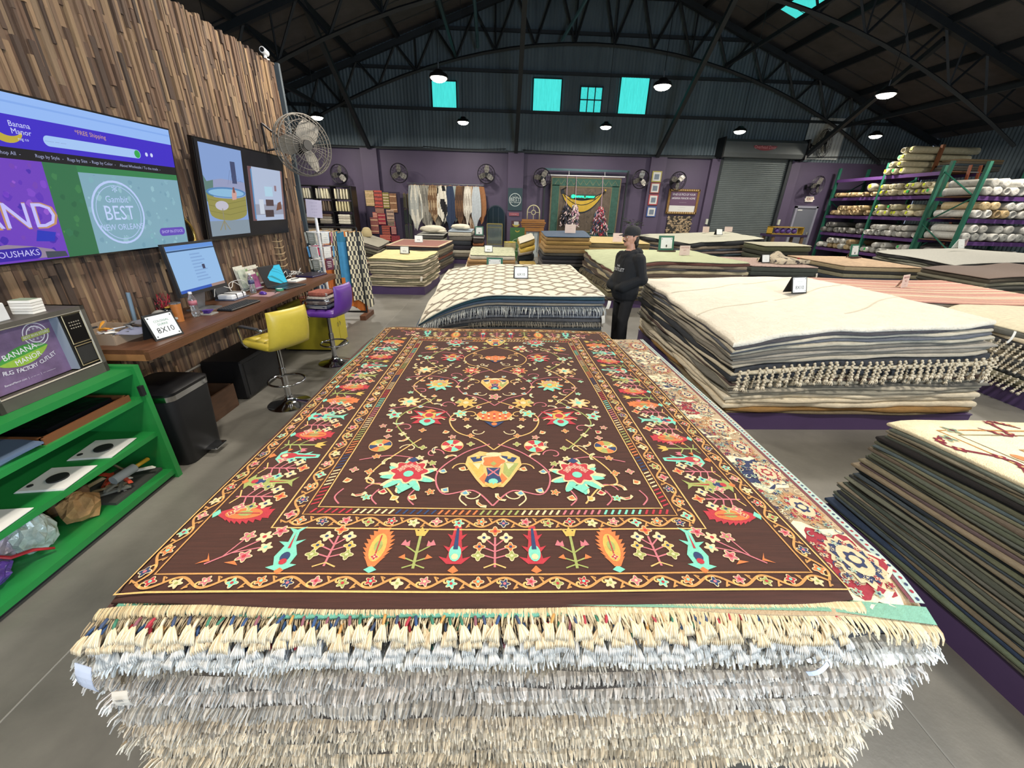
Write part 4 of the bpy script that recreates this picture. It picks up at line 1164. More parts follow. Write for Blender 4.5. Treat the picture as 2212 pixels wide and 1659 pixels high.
def pal_fan(f):
    f.poly([(-.075, .03), (-.06, .055), (-.03, .05), (0, .065), (.03, .05), (.06, .055), (.075, .03), (.055, -.012), (0, -.028), (-.055, -.012)], OR)
    for i in range(5):
        for j in range(3): f.rad(((i-2)*.023, .002+.016*j), lambda a: .006, CR if (i+j) % 2 else RD, 1, 6)
    f.line([(-.075, .03), (-.055, -.012), (0, -.028), (.055, -.012), (.075, .03)], .005, LGOLD, 2)
    f.poly([(-.04, -.024), (0, -.034), (.04, -.024), (.02, -.05), (0, -.07), (-.02, -.05)], NV, 1); f.rad((0, -.045), lambda a: .012, OR, 2, 8)
def pal_vase(f):
    for s in (-1, 1):
        f.poly([(s*.02, .06), (s*.085, .075), (s*.05, .03), (s*.09, .01), (s*.045, -.01), (s*.07, -.05), (s*.015, -.04)], RD if s < 0 else RD); f.poly([(s*.03, .045), (s*.065, .06), (s*.035, .02)], AQ, 1); f.line([(s*.02, .0), (s*.06, .005), (s*.08, -.01)], .006, CR, 2)
    f.rad((0, .03), lambda a: .032*(1+.15*math.cos(5*a)), YL, 2, 30); f.rad((0, .03), lambda a: .02, RD, 3, 12); f.rad((0, -.03), lambda a: .034*(1+.1*math.cos(4*a)), AQ, 2, 24); f.rad((0, -.025), lambda a: .016, RD, 3, 10); f.poly([(-.03, .07), (0, .06), (.03, .07), (0, .09)], OR, 2)
def ros(f, cs, r=.05):
    n = 8
    f.rad((0, 0), lambda a: r*1.08, LGOLD, 0, 24)
    for i in range(n):
        a0, a1 = 2*PI*i/n, 2*PI*(i+1)/n
        f.poly([(0, 0), (r*math.cos(a0), r*math.sin(a0)), (r*1.04*math.cos((a0+a1)/2), r*1.04*math.sin((a0+a1)/2)), (r*math.cos(a1), r*math.sin(a1))], cs[i % len(cs)], 1)
    f.rad((0, 0), lambda a: r*.3, CR, 2, 10); f.rad((0, 0), lambda a: r*.17, RD, 3, 8)
def leaf(f, c):
    f.poly([(0, 0), (.012, .012), (.034, .012), (.05, .0), (.06, .012), (.042, .026), (.016, .027), (-.004, .014)], CR); f.poly([(.006, .004), (.014, .015), (.034, .016), (.046, .008), (.036, .021), (.016, .022)], c, 1)
yF0 = .40
# in rug y: photograph rows
rows = [(.60, 'A'), (.83, 'B'), (1.09, 'C'), (1.28, 'D'), (1.53, 'E'), (1.78, 'D'), (2.03, 'F'), (2.27, 'B'), (2.40, 'G')]
def vine(pts, w_, c): P1.line(pts, w_, c, 1)
def cat(P, n=8):
    """smooth curve through points"""
    Q = []
    for i in range(len(P)-1):
        p0 = P[max(0, i-1)]; p1 = P[i]; p2 = P[i+1]; p3 = P[min(len(P)-1, i+2)]
        for k in range(n):
            t = k/n
            Q.append(tuple(.5*((2*p1[d])+(-p0[d]+p2[d])*t+(2*p0[d]-5*p1[d]+4*p2[d]-p3[d])*t*t+(-p0[d]+3*p1[d]-3*p2[d]+p3[d])*t**3) for d in (0, 1)))
    return Q+[P[-1]]
for s in (-1, 1):
    for a, b, c, d in ((.44, .60, .83, PK), (.83, 1.09, 1.28, LGOLD), (1.28, 1.53, 1.78, PK), (1.78, 2.03, 2.27, LGOLD)):
        vine(cat([(s*.0, a-.03), (s*.08, a+.06), (s*.20, b-.12), (s*.24, b+.02), (s*.14, c-.06), (s*.02, c+.02)]), .007, d)
        vine(cat([(s*.36, a-.02), (s*.44, a+.08), (s*.52, b-.05), (s*.50, b+.06), (s*.42, c-.03), (s*.36, c+.06)]), .007, LGOLD if d == PK else GR)
        vine(cat([(s*.24, b+.02), (s*.30, b+.10), (s*.46, b+.14), (s*.60, b+.10)]), .006, PK)
        for (x, y, r_, t0, tn, cc) in ((.13, b+.05, .05, 0, .8, LGOLD), (.28, b+.16, .05, PI, -.8, PK), (.46, b-.1, .05, 0, .8, PK), (.55, b+.2, .04, PI, -.8, LGOLD), (.09, b-.12, .04, PI, .8, CR), (.40, b+.2, .045, 0, .8, CR)):
            vine([(s*x2, y2) for x2, y2 in curl(x, y, r_, t0, tn)], .006, cc)
    for y, k in rows:
        if k == 'A': pal_star(Fr(s*.36, y, 0, 1.2, s, 3))
        if k == 'B': ros(Fr(s*.20, y, 0, 1, s, 3), [RD, AQ, RD, CR]); ros(Fr(s*.54, y-.01, 0, 1, s, 3), [YL, GR, OR, NV])
        if k == 'C': pal_vase(Fr(s*.36, y, 0, 1.15, s, 3)); Fr(s*.19, y+.06, 0, 1, s, 3).fl((0, 0), .04, AQ, YL, 5); Fr(s*.55, y+.03, 0, 1, s, 3).fl((0, 0), .042, AQ, RD, 5)
        if k == 'D': Fr(s*.17, y, 0, 1, s, 3).fl((0, 0), .062, YL if y < 1.5 else RD, CR, 8, LGOLD); Fr(s*.50, y, 0, 1, s, 3).fl((0, 0), .062, CR, AQ, 8, LGOLD)
        if k == 'E': pal_star(Fr(s*.36, y, 0, .9, s, 3), YL, AQ, OR)
        if k == 'F': pal_vase(Fr(s*.34, y, 0, 1.05, s, 3)); Fr(s*.53, y, 0, 1, s, 3).fl((0, 0), .04, AQ, RD, 5)
        if k == 'G': pal_star(Fr(s*.35, y-.0, 0, .85, s, 3), RD, AQ, PK)
    rg = random.Random(17)
    placed = []
    for k in range(110):
        for _ in range(30):
            x, y = rg.uniform(.05, .60), rg.uniform(.43, 2.40)
            if all(math.hypot(x-px, (y-py)) > .056 for px, py in placed) and min(math.hypot(x-.36, y-.6), math.hypot(x-.36, y-1.09), math.hypot(x-.36, y-1.53), math.hypot(x-.34, y-2.03), math.hypot(x, y-.63), math.hypot(x, y-1.53)) > .12: break
        else: continue
        placed.append((x, y))
        if k % 3 == 0: Fr(s*x, y, 0, 1, s, 4).fl((0, 0), .02, (PK, OR, AQ, CR, GR)[k % 5], (GR, RD, NV)[k % 3], 5 - (k % 2))
        elif k % 3 == 1: leaf(Fr(s*x, y, rg.uniform(0, 6), .95, s, 4), (RD, OR, AQ, NV, GR)[k % 5])
        else:
            f = Fr(s*x, y, rg.uniform(-.7, .7), .9, s, 4); f.poly([(-.022, -.006), (0, .02), (.022, -.006), (.008, -.02), (-.008, -.02)], CR); f.poly([(-.014, -.004), (0, .012), (.014, -.004), (0, -.013)], (RD, OR, BL, YL)[k % 4], 1)
    # twigs rising from the near edge of the field
    for x in (.10, .30, .44, .58): vine(cat([(s*x, .41), (s*(x+.03), .45), (s*(x+.015), .50)]), .006, CR if x < .2 else PK)
for y, fn, sc in ((.63, pal_big, 1.2), (1.10, pal_fan, 1.35), (1.53, pal_big, .9), (1.36, None, 1), (2.02, pal_fan, 1.15), (2.40, pal_big, .85)):
    if fn: fn(Fr(0, y, 0, sc, 1, 3))
    else: Fr(0, y, 0, 1, 1, 3).fl((0, 0), .04, PK, GR, 5)
P1.build('woven_pattern', r1)
f = fringe([(*bil(qA, j/40, 0), zA(j/40, 0)-.008) for j in range(41)], (0, -1, 0), .017, .012, .0045, .003, ('#d2c09a', '#c3b08a', '#dccba6'), 44, jit=.2)
f.build('fringe', yarn, r1, world=True)['kind'] = 'stuff'
# care labels at the front left and front right corners
label_m = mat('paper_label', '#cfd6e6', rough=.6); print_m = mat('black_print', '#20242c', rough=.7)
def care(loc, rot, w_, h, lab, lines, col=None):
    t = thing('care_label', lab, 'label', loc); t.rotation_euler = rot
    m = MB(); n = 5
    for i in range(n):
        z0, z1 = -h*i/n, -h*(i+1)/n; b0, b1 = .012*math.sin(2.5*i/n), .012*math.sin(2.5*(i+1)/n)
        m.add([(-w_/2, -b0, z0), (w_/2, -b0, z0), (w_/2, -b1, z1), (-w_/2, -b1, z1)], [(0, 3, 2, 1)])
        m.add([(-w_/2, -b0+.001, z0), (w_/2, -b0+.001, z0), (w_/2, -b1+.001, z1), (-w_/2, -b1+.001, z1)], [(0, 1, 2, 3)])
    m.build('paper', col or label_m, t)
    m = MB()
    for (tx, x, z, sz, vert) in lines:
        M_ = Matrix.Translation((x, -.0145, z)) @ Matrix.Rotation(PI/2, 4, 'X') @ Matrix.Rotation(PI/2 if vert else 0, 4, 'Z')
        m.text(tx, sz, M_)
    m.build('lettering', print_m, t)
    return t
care((-1.085, .672, .775), (0, .12, -.2), .05, .10, 'white care label hanging from the tasselled rugs at the front corner', [('MADE IN PAKISTAN', -.014, -.042, .009, True), ('- - - - -', .0, -.042, .007, True), ('- - - -', .012, -.042, .007, True)])
care((-1.03, .668, .665), (0, -.3, -.1), .055, .05, 'square barcode label below the white care label', [('IIIIIII', .004, -.018, .015, False), ('0 0 0 0', .004, -.032, .005, False)], mat('tag_cream', '#d9d2c4'))
care((.95, .675, .735), (.2, .9, .2), .035, .065, 'curled paper label among the fringe under the red and cream rug', [('- - -', 0, -.03, .006, True)])
# ------------------------------------------------------------------ wood-clad partition on the left
WX = -3.05
m = MB(); m.box((WX-.09, 2.3, 1.78), (.14, 8.6, 3.56))
wall_p = struct('wall_partition', m, mat('partition_core', '#2a1f18', rough=.9), label='office partition clad with rough reclaimed wood strips')
wood_o = mat('reclaimed_strip', src='object', rough=.8, var=.28, scale=3.0, stretch=(3, 3, .8), bump=.5, bscale=9)
wood_f = mat('reclaimed_strip_far', src='face', rough=.8, var=.28, scale=14, stretch=(3, 3, .35), bump=.5, bscale=40)
rw = random.Random(3)
WC = ['#6d5340', '#7a5f48', '#5f4838', '#846a50', '#544032', '#8b7054', '#4a392e', '#755d48', '#695241', '#806a52', '#5d4a3c', '#917759', '#42342b', '#6f5844']
strips = []
y = -1.9
while y < 6.58:
    w_ = rw.uniform(.02, .045); z = -rw.random()*.5
    top = 3.56+rw.uniform(-.015, .03)
    while z < top:
        l = rw.uniform(.18, .62); z1 = min(z+l, top)
        if z1 > 0.02: strips.append((y, min(y+w_, 6.6), max(z, 0), z1, rw.uniform(.006, .032), rw.choice(WC)))
        z += l
    y += w_
def seen(s):
    y_, z_ = (s[0]+s[1])/2, (s[2]+s[3])/2
    if y_ < 1.75+abs(z_-1.9)*.25: return False
    if 2.3 < y_ < 4.05 and 1.55 < z_ < 2.42: return False
    if 4.3 < y_ < 6.05 and 1.55 < z_ < 2.42: return False
    if z_ < 1.0 and y_ < 3.0: return False
    return z_ > .9
order = sorted(range(len(strips)), key=lambda i: -((strips[i][1]-strips[i][0])*(strips[i][3]-strips[i][2])/((strips[i][0])**2+10)) if seen(strips[i]) else 9)
near = set(order[:300])
ub = MB(); ub.box((.5, .5, .5), (1, 1, 1)); unit = ub.mesh('wood_strip', wood_o)
far = MB()
for i, (y0, y1, z0, z1, d, c) in enumerate(strips):
    if i in near:
        o = bpy.data.objects.new('wood_strip', unit); C.objects.link(o); o.parent = wall_p
        o.location = (WX-.025, y0+.001, z0+.001); o.scale = (d+.025, y1-y0-.002, z1-z0-.002); o.color = hx(c)
        o.rotation_euler = (rw.uniform(-.004, .004), 0, rw.uniform(-.12, .12))
    else:
        far.box((WX-.0125+d/2, (y0+y1)/2, (z0+z1)/2), (d+.025, y1-y0-.002, z1-z0-.002), rw.uniform(-.1, .1), col=hx(c))
far.build('wood_strip', wood_f, wall_p)['kind'] = 'stuff'
m = MB(); m.box((WX-.055, 6.64, 1.79), (.24, .05, 3.6)); m.build('end_post', mat('post_grey', '#3f4a52', rough=.5, metal=.3), wall_p)
m = MB(); m.tube([(WX+.05, 2.9, .38), (WX+.05, 5.9, .40)], .012, 6)
tag(m.build('foot_rail', mat('pale_conduit', '#8a8378', rough=.5), world=True), 'thin pale conduit running along the wood-clad wall below the desk', 'conduit')
cam = thing('security_camera', 'small white security camera on top of the wood-clad partition', 'camera', (WX-.03, 6.5, 3.58))
wht = mat('white_plastic', '#d9dadb', rough=.4)
m = MB(); m.lathe([(.045, 0), (.045, .015), (.018, .02), (.018, .05)], n=12); m.build('mount', wht, cam, smooth=.6)
m = MB(); m.tube([(0, -.05, .10), (.0, .05, .085)], .038, 12); m.build('body', wht, cam, smooth=.7)
m = MB(); m.tube([(0, -.052, .10), (0, -.056, .10)], .026, 12); m.build('lens', black_m, cam)

# ------------------------------------------------------------------ wall screens
scr = mat('lit_screen', src='face', rough=.3, emit=.85)
bez = mat('screen_bezel', '#0b0b0d', rough=.25)
def vm(o, tilt=0.0):
    """plane facing +X: local x runs along +Y, local y up"""
    M_ = Matrix(((0, 0, 1, o[0]), (1, 0, 0, o[1]), (0, 1, 0, o[2]), (0, 0, 0, 1)))
    return M_ @ Matrix.Rotation(-tilt, 4, 'X') if tilt else M_
def tvset(name, label, y0, w_, z0, h, xb, xt):
    t = thing(name, label, 'television', (xb, y0, z0))
    tilt = math.atan2(xt-xb, h)
    M_ = Matrix(((0, 0, 1, 0), (1, 0, 0, 0), (0, 1, 0, 0), (0, 0, 0, 1))) @ Matrix.Rotation(tilt, 4, 'X')
    hh = math.hypot(h, xt-xb)
    b = MB(); b.T = M_; b.box((w_/2, hh/2, -.022), (w_+.012, hh+.012, .04)); b.build('case', bez, t)
    b = MB(); b.T = M_; b.box((w_/2, hh/2-.05, -.07), (w_*.4, hh*.4, .08)); b.build('wall_mount', black_m, t)
    s = MB(); s.T = M_
    def rect(u0, v0, u1, v1, col, l=0): s.poly([(u0*w_, v0*hh, .001+.0004*l), (u1*w_, v0*hh, .001+.0004*l), (u1*w_, v1*hh, .001+.0004*l), (u0*w_, v1*hh, .001+.0004*l)], col=hx(col))
    def poly(P, col, l=0): s.poly([(u*w_, v*hh, .001+.0004*l) for u, v in P], col=hx(col))
    def txt(tx, u, v, size, col, l=3, sx=1., rot=0, align='CENTER'):
        s.text(tx, size*hh, Matrix.Translation((u*w_, v*hh, .001+.0004*l)) @ Matrix.Rotation(rot, 4, 'Z'), col=hx(col), sx=sx, align=align)
    return t, s, rect, poly, txt, w_/hh
def ring(poly, cu, cv, r, w_, asp, col, l, n=36):
    for i in range(n):
        a, b = 2*PI*i/n, 2*PI*(i+1)/n
        poly([(cu+r*math.cos(a)/asp, cv+r*math.sin(a)), (cu+r*math.cos(b)/asp, cv+r*math.sin(b)), (cu+(r-w_)*math.cos(b)/asp, cv+(r-w_)*math.sin(b)), (cu+(r-w_)*math.cos(a)/asp, cv+(r-w_)*math.sin(a))], col, l)
t, s, rect, poly, txt, asp = tvset('television', 'large wall television showing a violet and green shop web page', 2.33, 1.66, 1.52, .915, -2.92, -2.81)
rect(.004, .006, .996, .994, '#2a1fb0')
rect(.004, .875, .996, .994, '#8fb4ee', 1); rect(.004, .94, .996, .952, '#7fa6e6', 2); rect(.004, .69, .996, .875, '#3a25c0', 1); rect(.004, .625, .996, .69, '#0d0c12', 1)
rg = random.Random(8)
rect(.004, .006, .325, .625, '#6a3cb8', 1); rect(.325, .006, .456, .625, '#2d6b45', 1); rect(.456, .58, .996, .625, '#2f7a48', 1); rect(.456, .006, .996, .58, '#7ba3b4', 1)
for k in range(150):      # blurred speckle of the pictures on the page
    u, v = rg.uniform(.01, .985), rg.uniform(.02, .6); r_ = rg.uniform(.008, .035)
    if u < .315: c = rg.choice(['#7a45c4', '#5b30b4', '#8d52c8', '#4527a8', '#6f3fb0'])
    elif u < .445 : c = rg.choice(['#3a7a4a', '#256040', '#4c8848', '#2f6f4c'])
    else: c = rg.choice(['#86afbd', '#7099ac', '#8fb8c4', '#7aa8b4'])
    lim = (.01, .318) if u < .32 else (.33, .45) if u < .45 else (.462, .985)
    vlim = .61 if u < .45 else .57
    poly([(min(lim[1], max(lim[0], u+r_*rg.uniform(.5, 1)*math.cos(a)/asp)), min(vlim, max(.01, v+r_*rg.uniform(.6, 1)*math.sin(a)))) for a in [i*PI/5 for i in range(10)]], c, 2)
def rrect(u0, v0, u1, v1, col, l):
    r_ = (v1-v0)/2; P = [(u0+r_/asp-r_/asp*math.sin(a), v0+r_+r_*math.cos(a)) for a in [i*PI/8 for i in range(9)]]+[(u1-r_/asp+r_/asp*math.sin(a), v0+r_-r_*math.cos(a)) for a in [i*PI/8 for i in range(9)]]
    poly(P, col, l)
rrect(.355, .725, .79, .79, '#9fc0ee', 2); rrect(.755, .728, .787, .787, '#2ba04a', 3); txt('------ --- ----', .40, .758, .03, '#7f93c0', 3)
txt('*FREE Shipping', .555, .84, .04, '#c79a7a', 3)
poly([(.235+.055*math.cos(a)*1.0, .80+.085*math.sin(a)) for a in [PI*1.02+i*PI*.85/12 for i in range(13)]]+[(.245+.045*math.cos(a), .815+.06*math.sin(a)) for a in [PI*1.87-i*PI*.85/12 for i in range(13)]], '#b9a638', 3)
for k, tx in enumerate(('Banana', 'Manor', 'rug co')): txt(tx, .285, .825-.04*k, .045 if k < 2 else .025, '#c9d0f4', 4)
for u, tx in ((.225, 'Shop All  -'), (.36, 'Rugs by Style  -'), (.475, 'Rugs by Size  -'), (.585, 'Rugs by Color  -'), (.69, 'About  -'), (.80, 'Wholesale / To the trade  -')): txt(tx, u, .657, .03, '#9aa0c4', 3)
poly([(.825+.008*math.cos(a), .765+.016*math.sin(a)) for a in [i*PI/5 for i in range(10)]], '#c9d0f4', 3); poly([(.855+.008*math.cos(a), .765+.016*math.sin(a)) for a in [i*PI/5 for i in range(10)]], '#c9d0f4', 3)
txt('AND', .185, .28, .24, '#b98a60', 3); txt('AND', .187, .283, .22, '#bcb8f4', 4)
ring(poly, .605, .30, .24, .016, asp, '#b4c6f0', 4); ring(poly, .605, .30, .205, .006, asp, '#a9bfe6', 4)
txt('*', .605, .455, .12, '#b4c6f0', 4); txt('Gambit', .605, .40, .07, '#b4c6f0', 4); txt('BEST', .605, .295, .155, '#bccdf4', 4, .86); txt('NEW ORLEANS', .605, .19, .065, '#b4c6f0', 4, .9); txt('- -', .605, .125, .035, '#b4c6f0', 4)
rrect(.81, .095, .985, .165, '#5d46b0', 4); txt('SHOP IN-STOCK', .897, .13, .036, '#b9b4ea', 5)
poly([(.01, .1), (.12, .12), (.2, .10), (.27, .07), (.30, .02), (.01, .02)], '#8f7f96', 3); poly([(.24, .06), (.315, .05), (.32, .015), (.24, .015)], '#3d4450', 4); rrect(.06, .02, .225, .095, '#33209c', 5); txt('OUSHAKS', .15, .058, .055, '#c3bff2', 6)
poly([(.235, .2), (.30, .18), (.285, .12), (.22, .13)], '#2432b4', 4)
s.build('screen', scr, t)

t, s, rect, poly, txt, asp = tvset('television', 'wall television with two photographs on black, a yellow pool and a lounge', 4.34, 1.65, 1.52, .915, -2.965, -2.86)
rect(.006, .01, .994, .99, '#06070c')
rect(.035, .04, .445, .965, '#7f9acb', 1)
poly([(.035, .5), (.445, .52), (.445, .62), (.2, .64), (.035, .6)], '#8f96b8', 2); rect(.31, .60, .36, .83, '#3a4468', 3)
for k in range(7): poly([(.26+k*.022, .58+.008*k), (.263+k*.022, .585+.008*k), (.30+k*.022, .74-.02*k), (.297+k*.022, .74-.02*k)], '#5a678e', 3)
poly([(.035, .4), (.10, .42), (.12, .62), (.06, .6), (.035, .66)], '#5a7a72', 3); rect(.035, .04, .445, .2, '#7f8f9c', 2)
poly([(.24+.2*math.cos(a), .50+.055*math.sin(a)) for a in [i*PI/12 for i in range(24)]], '#4f7fb0', 4)
poly([(.24+.18*math.cos(a), .495+.042*math.sin(a)) for a in [i*PI/12 for i in range(24)]], '#86b4d4', 5)
poly([(.04, .49)]+[(.24-.2*math.cos(a), .485-.05*math.sin(a)) for a in [i*PI/10 for i in range(11)]]+[(.435, .32)]+[(.24+.19*math.cos(a), .28-.08*math.sin(a)) for a in [i*PI/10 for i in range(11)]]+[(.045, .32)], '#8f8a48', 6)
for k in range(3): poly([(.045, .43-.06*k), (.24, .385-.06*k), (.435, .43-.06*k), (.435, .424-.06*k), (.24, .378-.06*k), (.045, .424-.06*k)], '#79763c', 7)
poly([(.285, .42), (.33, .43), (.34, .5), (.315, .55), (.295, .53), (.285, .48)], '#c79a92', 7); poly([(.30, .5), (.325, .5), (.32, .56), (.303, .56)], '#7b4a44', 8)
poly([(.17+.065*math.cos(a), .36+.05*math.sin(a)) for a in [i*PI/10 for i in range(20)]], '#b9b6c4', 8); poly([(.165, .33), (.175, .33), (.175, .2), (.165, .2)], '#8a8466', 8)
for k in (-1, 0, 1): poly([(.165, .2), (.175, .2), (.175+.05*k, .10), (.165+.05*k, .10)], '#8a8466', 8)
rect(.50, .18, .965, .815, '#a9b6cf', 1); rect(.50, .18, .545, .815, '#6b4a4e', 2); rect(.53, .2, .545, .79, '#4f86b4', 3); rect(.94, .18, .965, .815, '#7a5a56', 2); rect(.69, .48, .80, .6, '#a8c9dc', 2); rect(.83, .55, .86, .62, '#8a6f78', 3)
poly([(.545, .25), (.94, .25), (.94, .38), (.545, .38)], '#8f93a4', 2); rect(.69, .36, .80, .44, '#4a3a3c', 3); rect(.67, .22, .79, .31, '#3d2f33', 3); poly([(.83, .30), (.92, .32), (.91, .42), (.86, .40)], '#6b4634', 3); rect(.60, .26, .66, .44, '#c2cbd8', 3)
s.build('screen', scr, t)
# round mirror half hidden behind the first television
mr = thing('round_mirror', 'brass rimmed round mirror half hidden behind the shop web page television', 'mirror', (WX+.052, 4.03, 1.42))
m = MB(); m.tube([(.0, .17*math.cos(a), .17+.17*math.sin(a)) for a in [i*PI/14 for i in range(28)]], .016, 8, closed=True); m.build('rim', mat('brass', '#a58a4c', rough=.25, metal=.9), mr, smooth=True)
m = MB(); m.lathe([(.001, 0), (.16, 0), (.16, -.01)], (0, 0, .17), 28, rot=Matrix.Rotation(PI/2, 3, 'Y')); m.build('glass', mat('mirror_dark', '#26282c', rough=.08, metal=.8), mr)

# ------------------------------------------------------------------ long wooden desk
deskw = mat('desk_walnut', '#5a3a26', rough=.38, var=.30, scale=4, stretch=(6, .6, 6), bump=.15, bscale=20)
dk = thing('desk', 'long dark walnut desk running along the wood-clad wall', 'desk', (-2.7, 4.3, 0))
def dm(mb, name, mt, **k): mb.v = [(x+2.7, y-4.3, z) for x, y, z in mb.v]; return mb.build(name, mt, dk, **k)
m = MB(); m.prism([(-3.02, 2.62), (-2.40, 2.62), (-2.45, 6.05), (-3.02, 6.05)], .915, .95); dm(m, 'desk_top', deskw)
m = MB(); m.prism([(-2.42, 2.60), (-2.385, 2.60), (-2.435, 6.06), (-2.47, 6.06)], .885, .944); dm(m, 'front_edge', deskw)
m = MB(); m.box((-2.72, 2.63, .895), (.6, .03, .045)); dm(m, 'end_rail', mat('raw_pine', '#8a6038', rough=.6, var=.2, scale=6))
for y in (2.66, 4.3, 5.9):
    m = MB(); m.box((-3.0, y, .78), (.04, .05, .28)); dm(m, 'bracket_post', deskw)
    m = MB(); m.box((-2.82, y, .78), (.5, .035, .035), rot=Matrix.Rotation(-.55, 3, 'Y')); dm(m, 'bracket_brace', deskw)
DZ = .95
def item(name, label, cat, x, y, z=DZ, rz=0., group=None): return thing(name, label, cat, (x, y, z), rz, group)
# all-in-one computer
mo = item('computer_monitor', 'all-in-one desktop monitor with a pale blue web page, on the desk', 'monitor', -2.78, 3.8, DZ)
m = MB(); m.box((.0, 0, .385), (.03, .62, .44), rot=Matrix.Rotation(-.06, 3, 'Y')); m.build('case', mat('alu', '#3a3b3e', rough=.35, metal=.5), mo)
m = MB(); m.box((-.05, 0, .14), (.012, .16, .26), rot=Matrix.Rotation(.25, 3, 'Y')); m.build('stand_neck', mat('alu2', '#8d8f92', rough=.35, metal=.7), mo)
m = MB(); m.box((-.03, 0, .006), (.2, .2, .012)); m.build('stand_foot', mat('alu2'), mo)
s = MB(); M_ = Matrix(((0, 0, 1, .0165), (1, 0, 0, 0), (0, 1, 0, .385), (0, 0, 0, 1))); s.T = Matrix.Translation((.0, 0, .385)) @ Matrix.Rotation(-.06, 4, 'Y') @ Matrix.Translation((.0165, 0, 0)) @ Matrix(((0, 0, 1, 0), (1, 0, 0, 0), (0, 1, 0, 0), (0, 0, 0, 1)))
def sr(x0, y0, x1, y1, c, l=0): s.poly([(x0, y0, .0004*l), (x1, y0, .0004*l), (x1, y1, .0004*l), (x0, y1, .0004*l)], col=hx(c))
sr(-.295, -.19, .295, .20, '#8fb6e0'); sr(-.295, .165, .295, .20, '#5f8fd6', 1); sr(-.295, .15, .295, .162, '#2a4a70', 1); sr(-.295, -.19, .1, -.165, '#2a55b0', 1); sr(.1, -.19, .295, -.165, '#9a8078', 1)
for k in range(9): sr(-.05, .11-.028*k, .08+.02*(k % 3), .122-.028*k, '#7ea2d0', 2)
sr(.06, -.02, .095, .02, '#3a3f5a', 3); s.build('screen', scr, mo)
# tablet / frame leaning behind the monitor
fr = item('picture_frame', 'dark picture frame leaning behind the desktop monitor', 'frame', -2.975, 4.3, DZ+.006)
m = MB(); m.box((0, 0, .2), (.02, .24, .42), rot=Matrix.Rotation(-.14, 3, 'Y')); m.build('board', mat('dark_frame', '#2b2c2e', rough=.5), fr)
m = MB(); m.box((.016, -.01, .19), (.004, .19, .36), rot=Matrix.Rotation(-.14, 3, 'Y')); m.build('backing', mat('dark_frame2', '#3f4043', rough=.6), fr)
# keyboard, mouse, mouse mat
kb = item('keyboard', 'black keyboard before the desktop monitor', 'keyboard', -2.56, 3.93, DZ, -.05)
m = MB(); m.rbox((0, 0, .009), (.15, .44, .018), .006); m.build('base', black_m, kb)
kt = mat('key_grey', '#24272b', rough=.5)
m = MB()
for a in range(5):
    for b in range(15): m.box((-.055+.026*a, -.196+.028*b, .0205), (.021, .023, .005), taper=.85)
o = m.build('keys', kt, kb); o['kind'] = 'stuff'
mp = item('mouse_mat', 'thin pink mouse mat on the desk', 'mouse mat', -2.62, 4.5, DZ)
m = MB(); m.box((0, 0, .002), (.21, .24, .004)); m.build('mat', mat('pink_mat', '#9a7a7c', rough=.8), mp)
ms = item('computer_mouse', 'glossy purple computer mouse on the pink mat', 'mouse', -2.63, 4.48, DZ+.0045, -.4)
m = MB(); m.ball((0, 0, .012), .03, 14, sc=(1.7, 1.0, .75)); m.v = [(x, y, max(z, 0)) for x, y, z in m.v]; m.build('shell', mat('purple_gloss', '#4b2a8c', rough=.15, coat=.5), ms, smooth=True)
m = MB(); m.tube([(-.02, 0, .034), (.03, 0, .031)], .004, 6); m.build('trim', mat('pale_violet', '#b79adf', rough=.2), ms)
# router box with cables
ro = item('network_box', 'white network box tied with black bands beside the keyboard', 'router', -2.84, 4.28, DZ)
m = MB(); m.rbox((0, 0, .03), (.16, .24, .05), .01); m.build('body', wht, ro)
m = MB(); m.rbox((.0, 0, .003+.002), (.2, .27, .01), .003); m.build('tray', mat('tray_blue', '#4a5064', rough=.4), ro)
for y in (-.05, .06):
    m = MB(); m.box((.0, y, .032), (.166, .008, .056)); m.build('band', black_m, ro)
cabm = mat('cable_white', '#c9c6bf', rough=.4); cabk = mat('cable_black', '#101012', rough=.5)
def cable(pts, r_, mt, label, group='loose cables on the desk'):
    m = MB(); P = [tuple(p) for p in pts]; Q = []
    for i in range(len(P)-1):
        p0, p1, p2, p3 = P[max(0, i-1)], P[i], P[i+1], P[min(len(P)-1, i+2)]
        for k in range(6):
            t_ = k/6; Q.append(tuple(.5*((2*p1[d])+(-p0[d]+p2[d])*t_+(2*p0[d]-5*p1[d]+4*p2[d]-p3[d])*t_*t_+(-p0[d]+3*p1[d]-3*p2[d]+p3[d])*t_**3) for d in range(3)))
    Q.append(P[-1]); m.tube(Q, r_, 6)
    return tag(m.build('cable', mt, world=True, smooth=True), label, 'cable', group)
cable([(-2.9, 4.1, 1.0), (-2.92, 4.2, 1.1), (-2.86, 4.32, 1.05), (-2.9, 4.45, 1.09), (-2.88, 4.55, 1.0), (-2.92, 4.5, .957)], .004, cabm, 'white cable looping above the network box')
cable([(-2.88, 4.35, 1.0), (-2.93, 4.42, 1.08), (-2.85, 4.52, 1.1), (-2.83, 4.6, 1.0), (-2.9, 4.62, .957)], .004, cabm, 'second white cable arching beside the network box')
for k in range(6):
    rk = random.Random(40+k)
    P = [(-2.92+rk.uniform(-.05, .12), 5.42+i*.08+rk.uniform(-.05, .05), .958+abs(rk.gauss(0, .05))) for i in range(8)]
    P[0] = (*P[0][:2], .956); P[-1] = (*P[-1][:2], .956)
    cable(P, .004, cabm if k % 3 else cabk, ('white' if k % 3 else 'black')+' cable in the tangle beside the closed laptop')
bk = item('zip_pouch', 'dark pouch among the cable tangle at the far end of the desk', 'pouch', -2.93, 5.62)
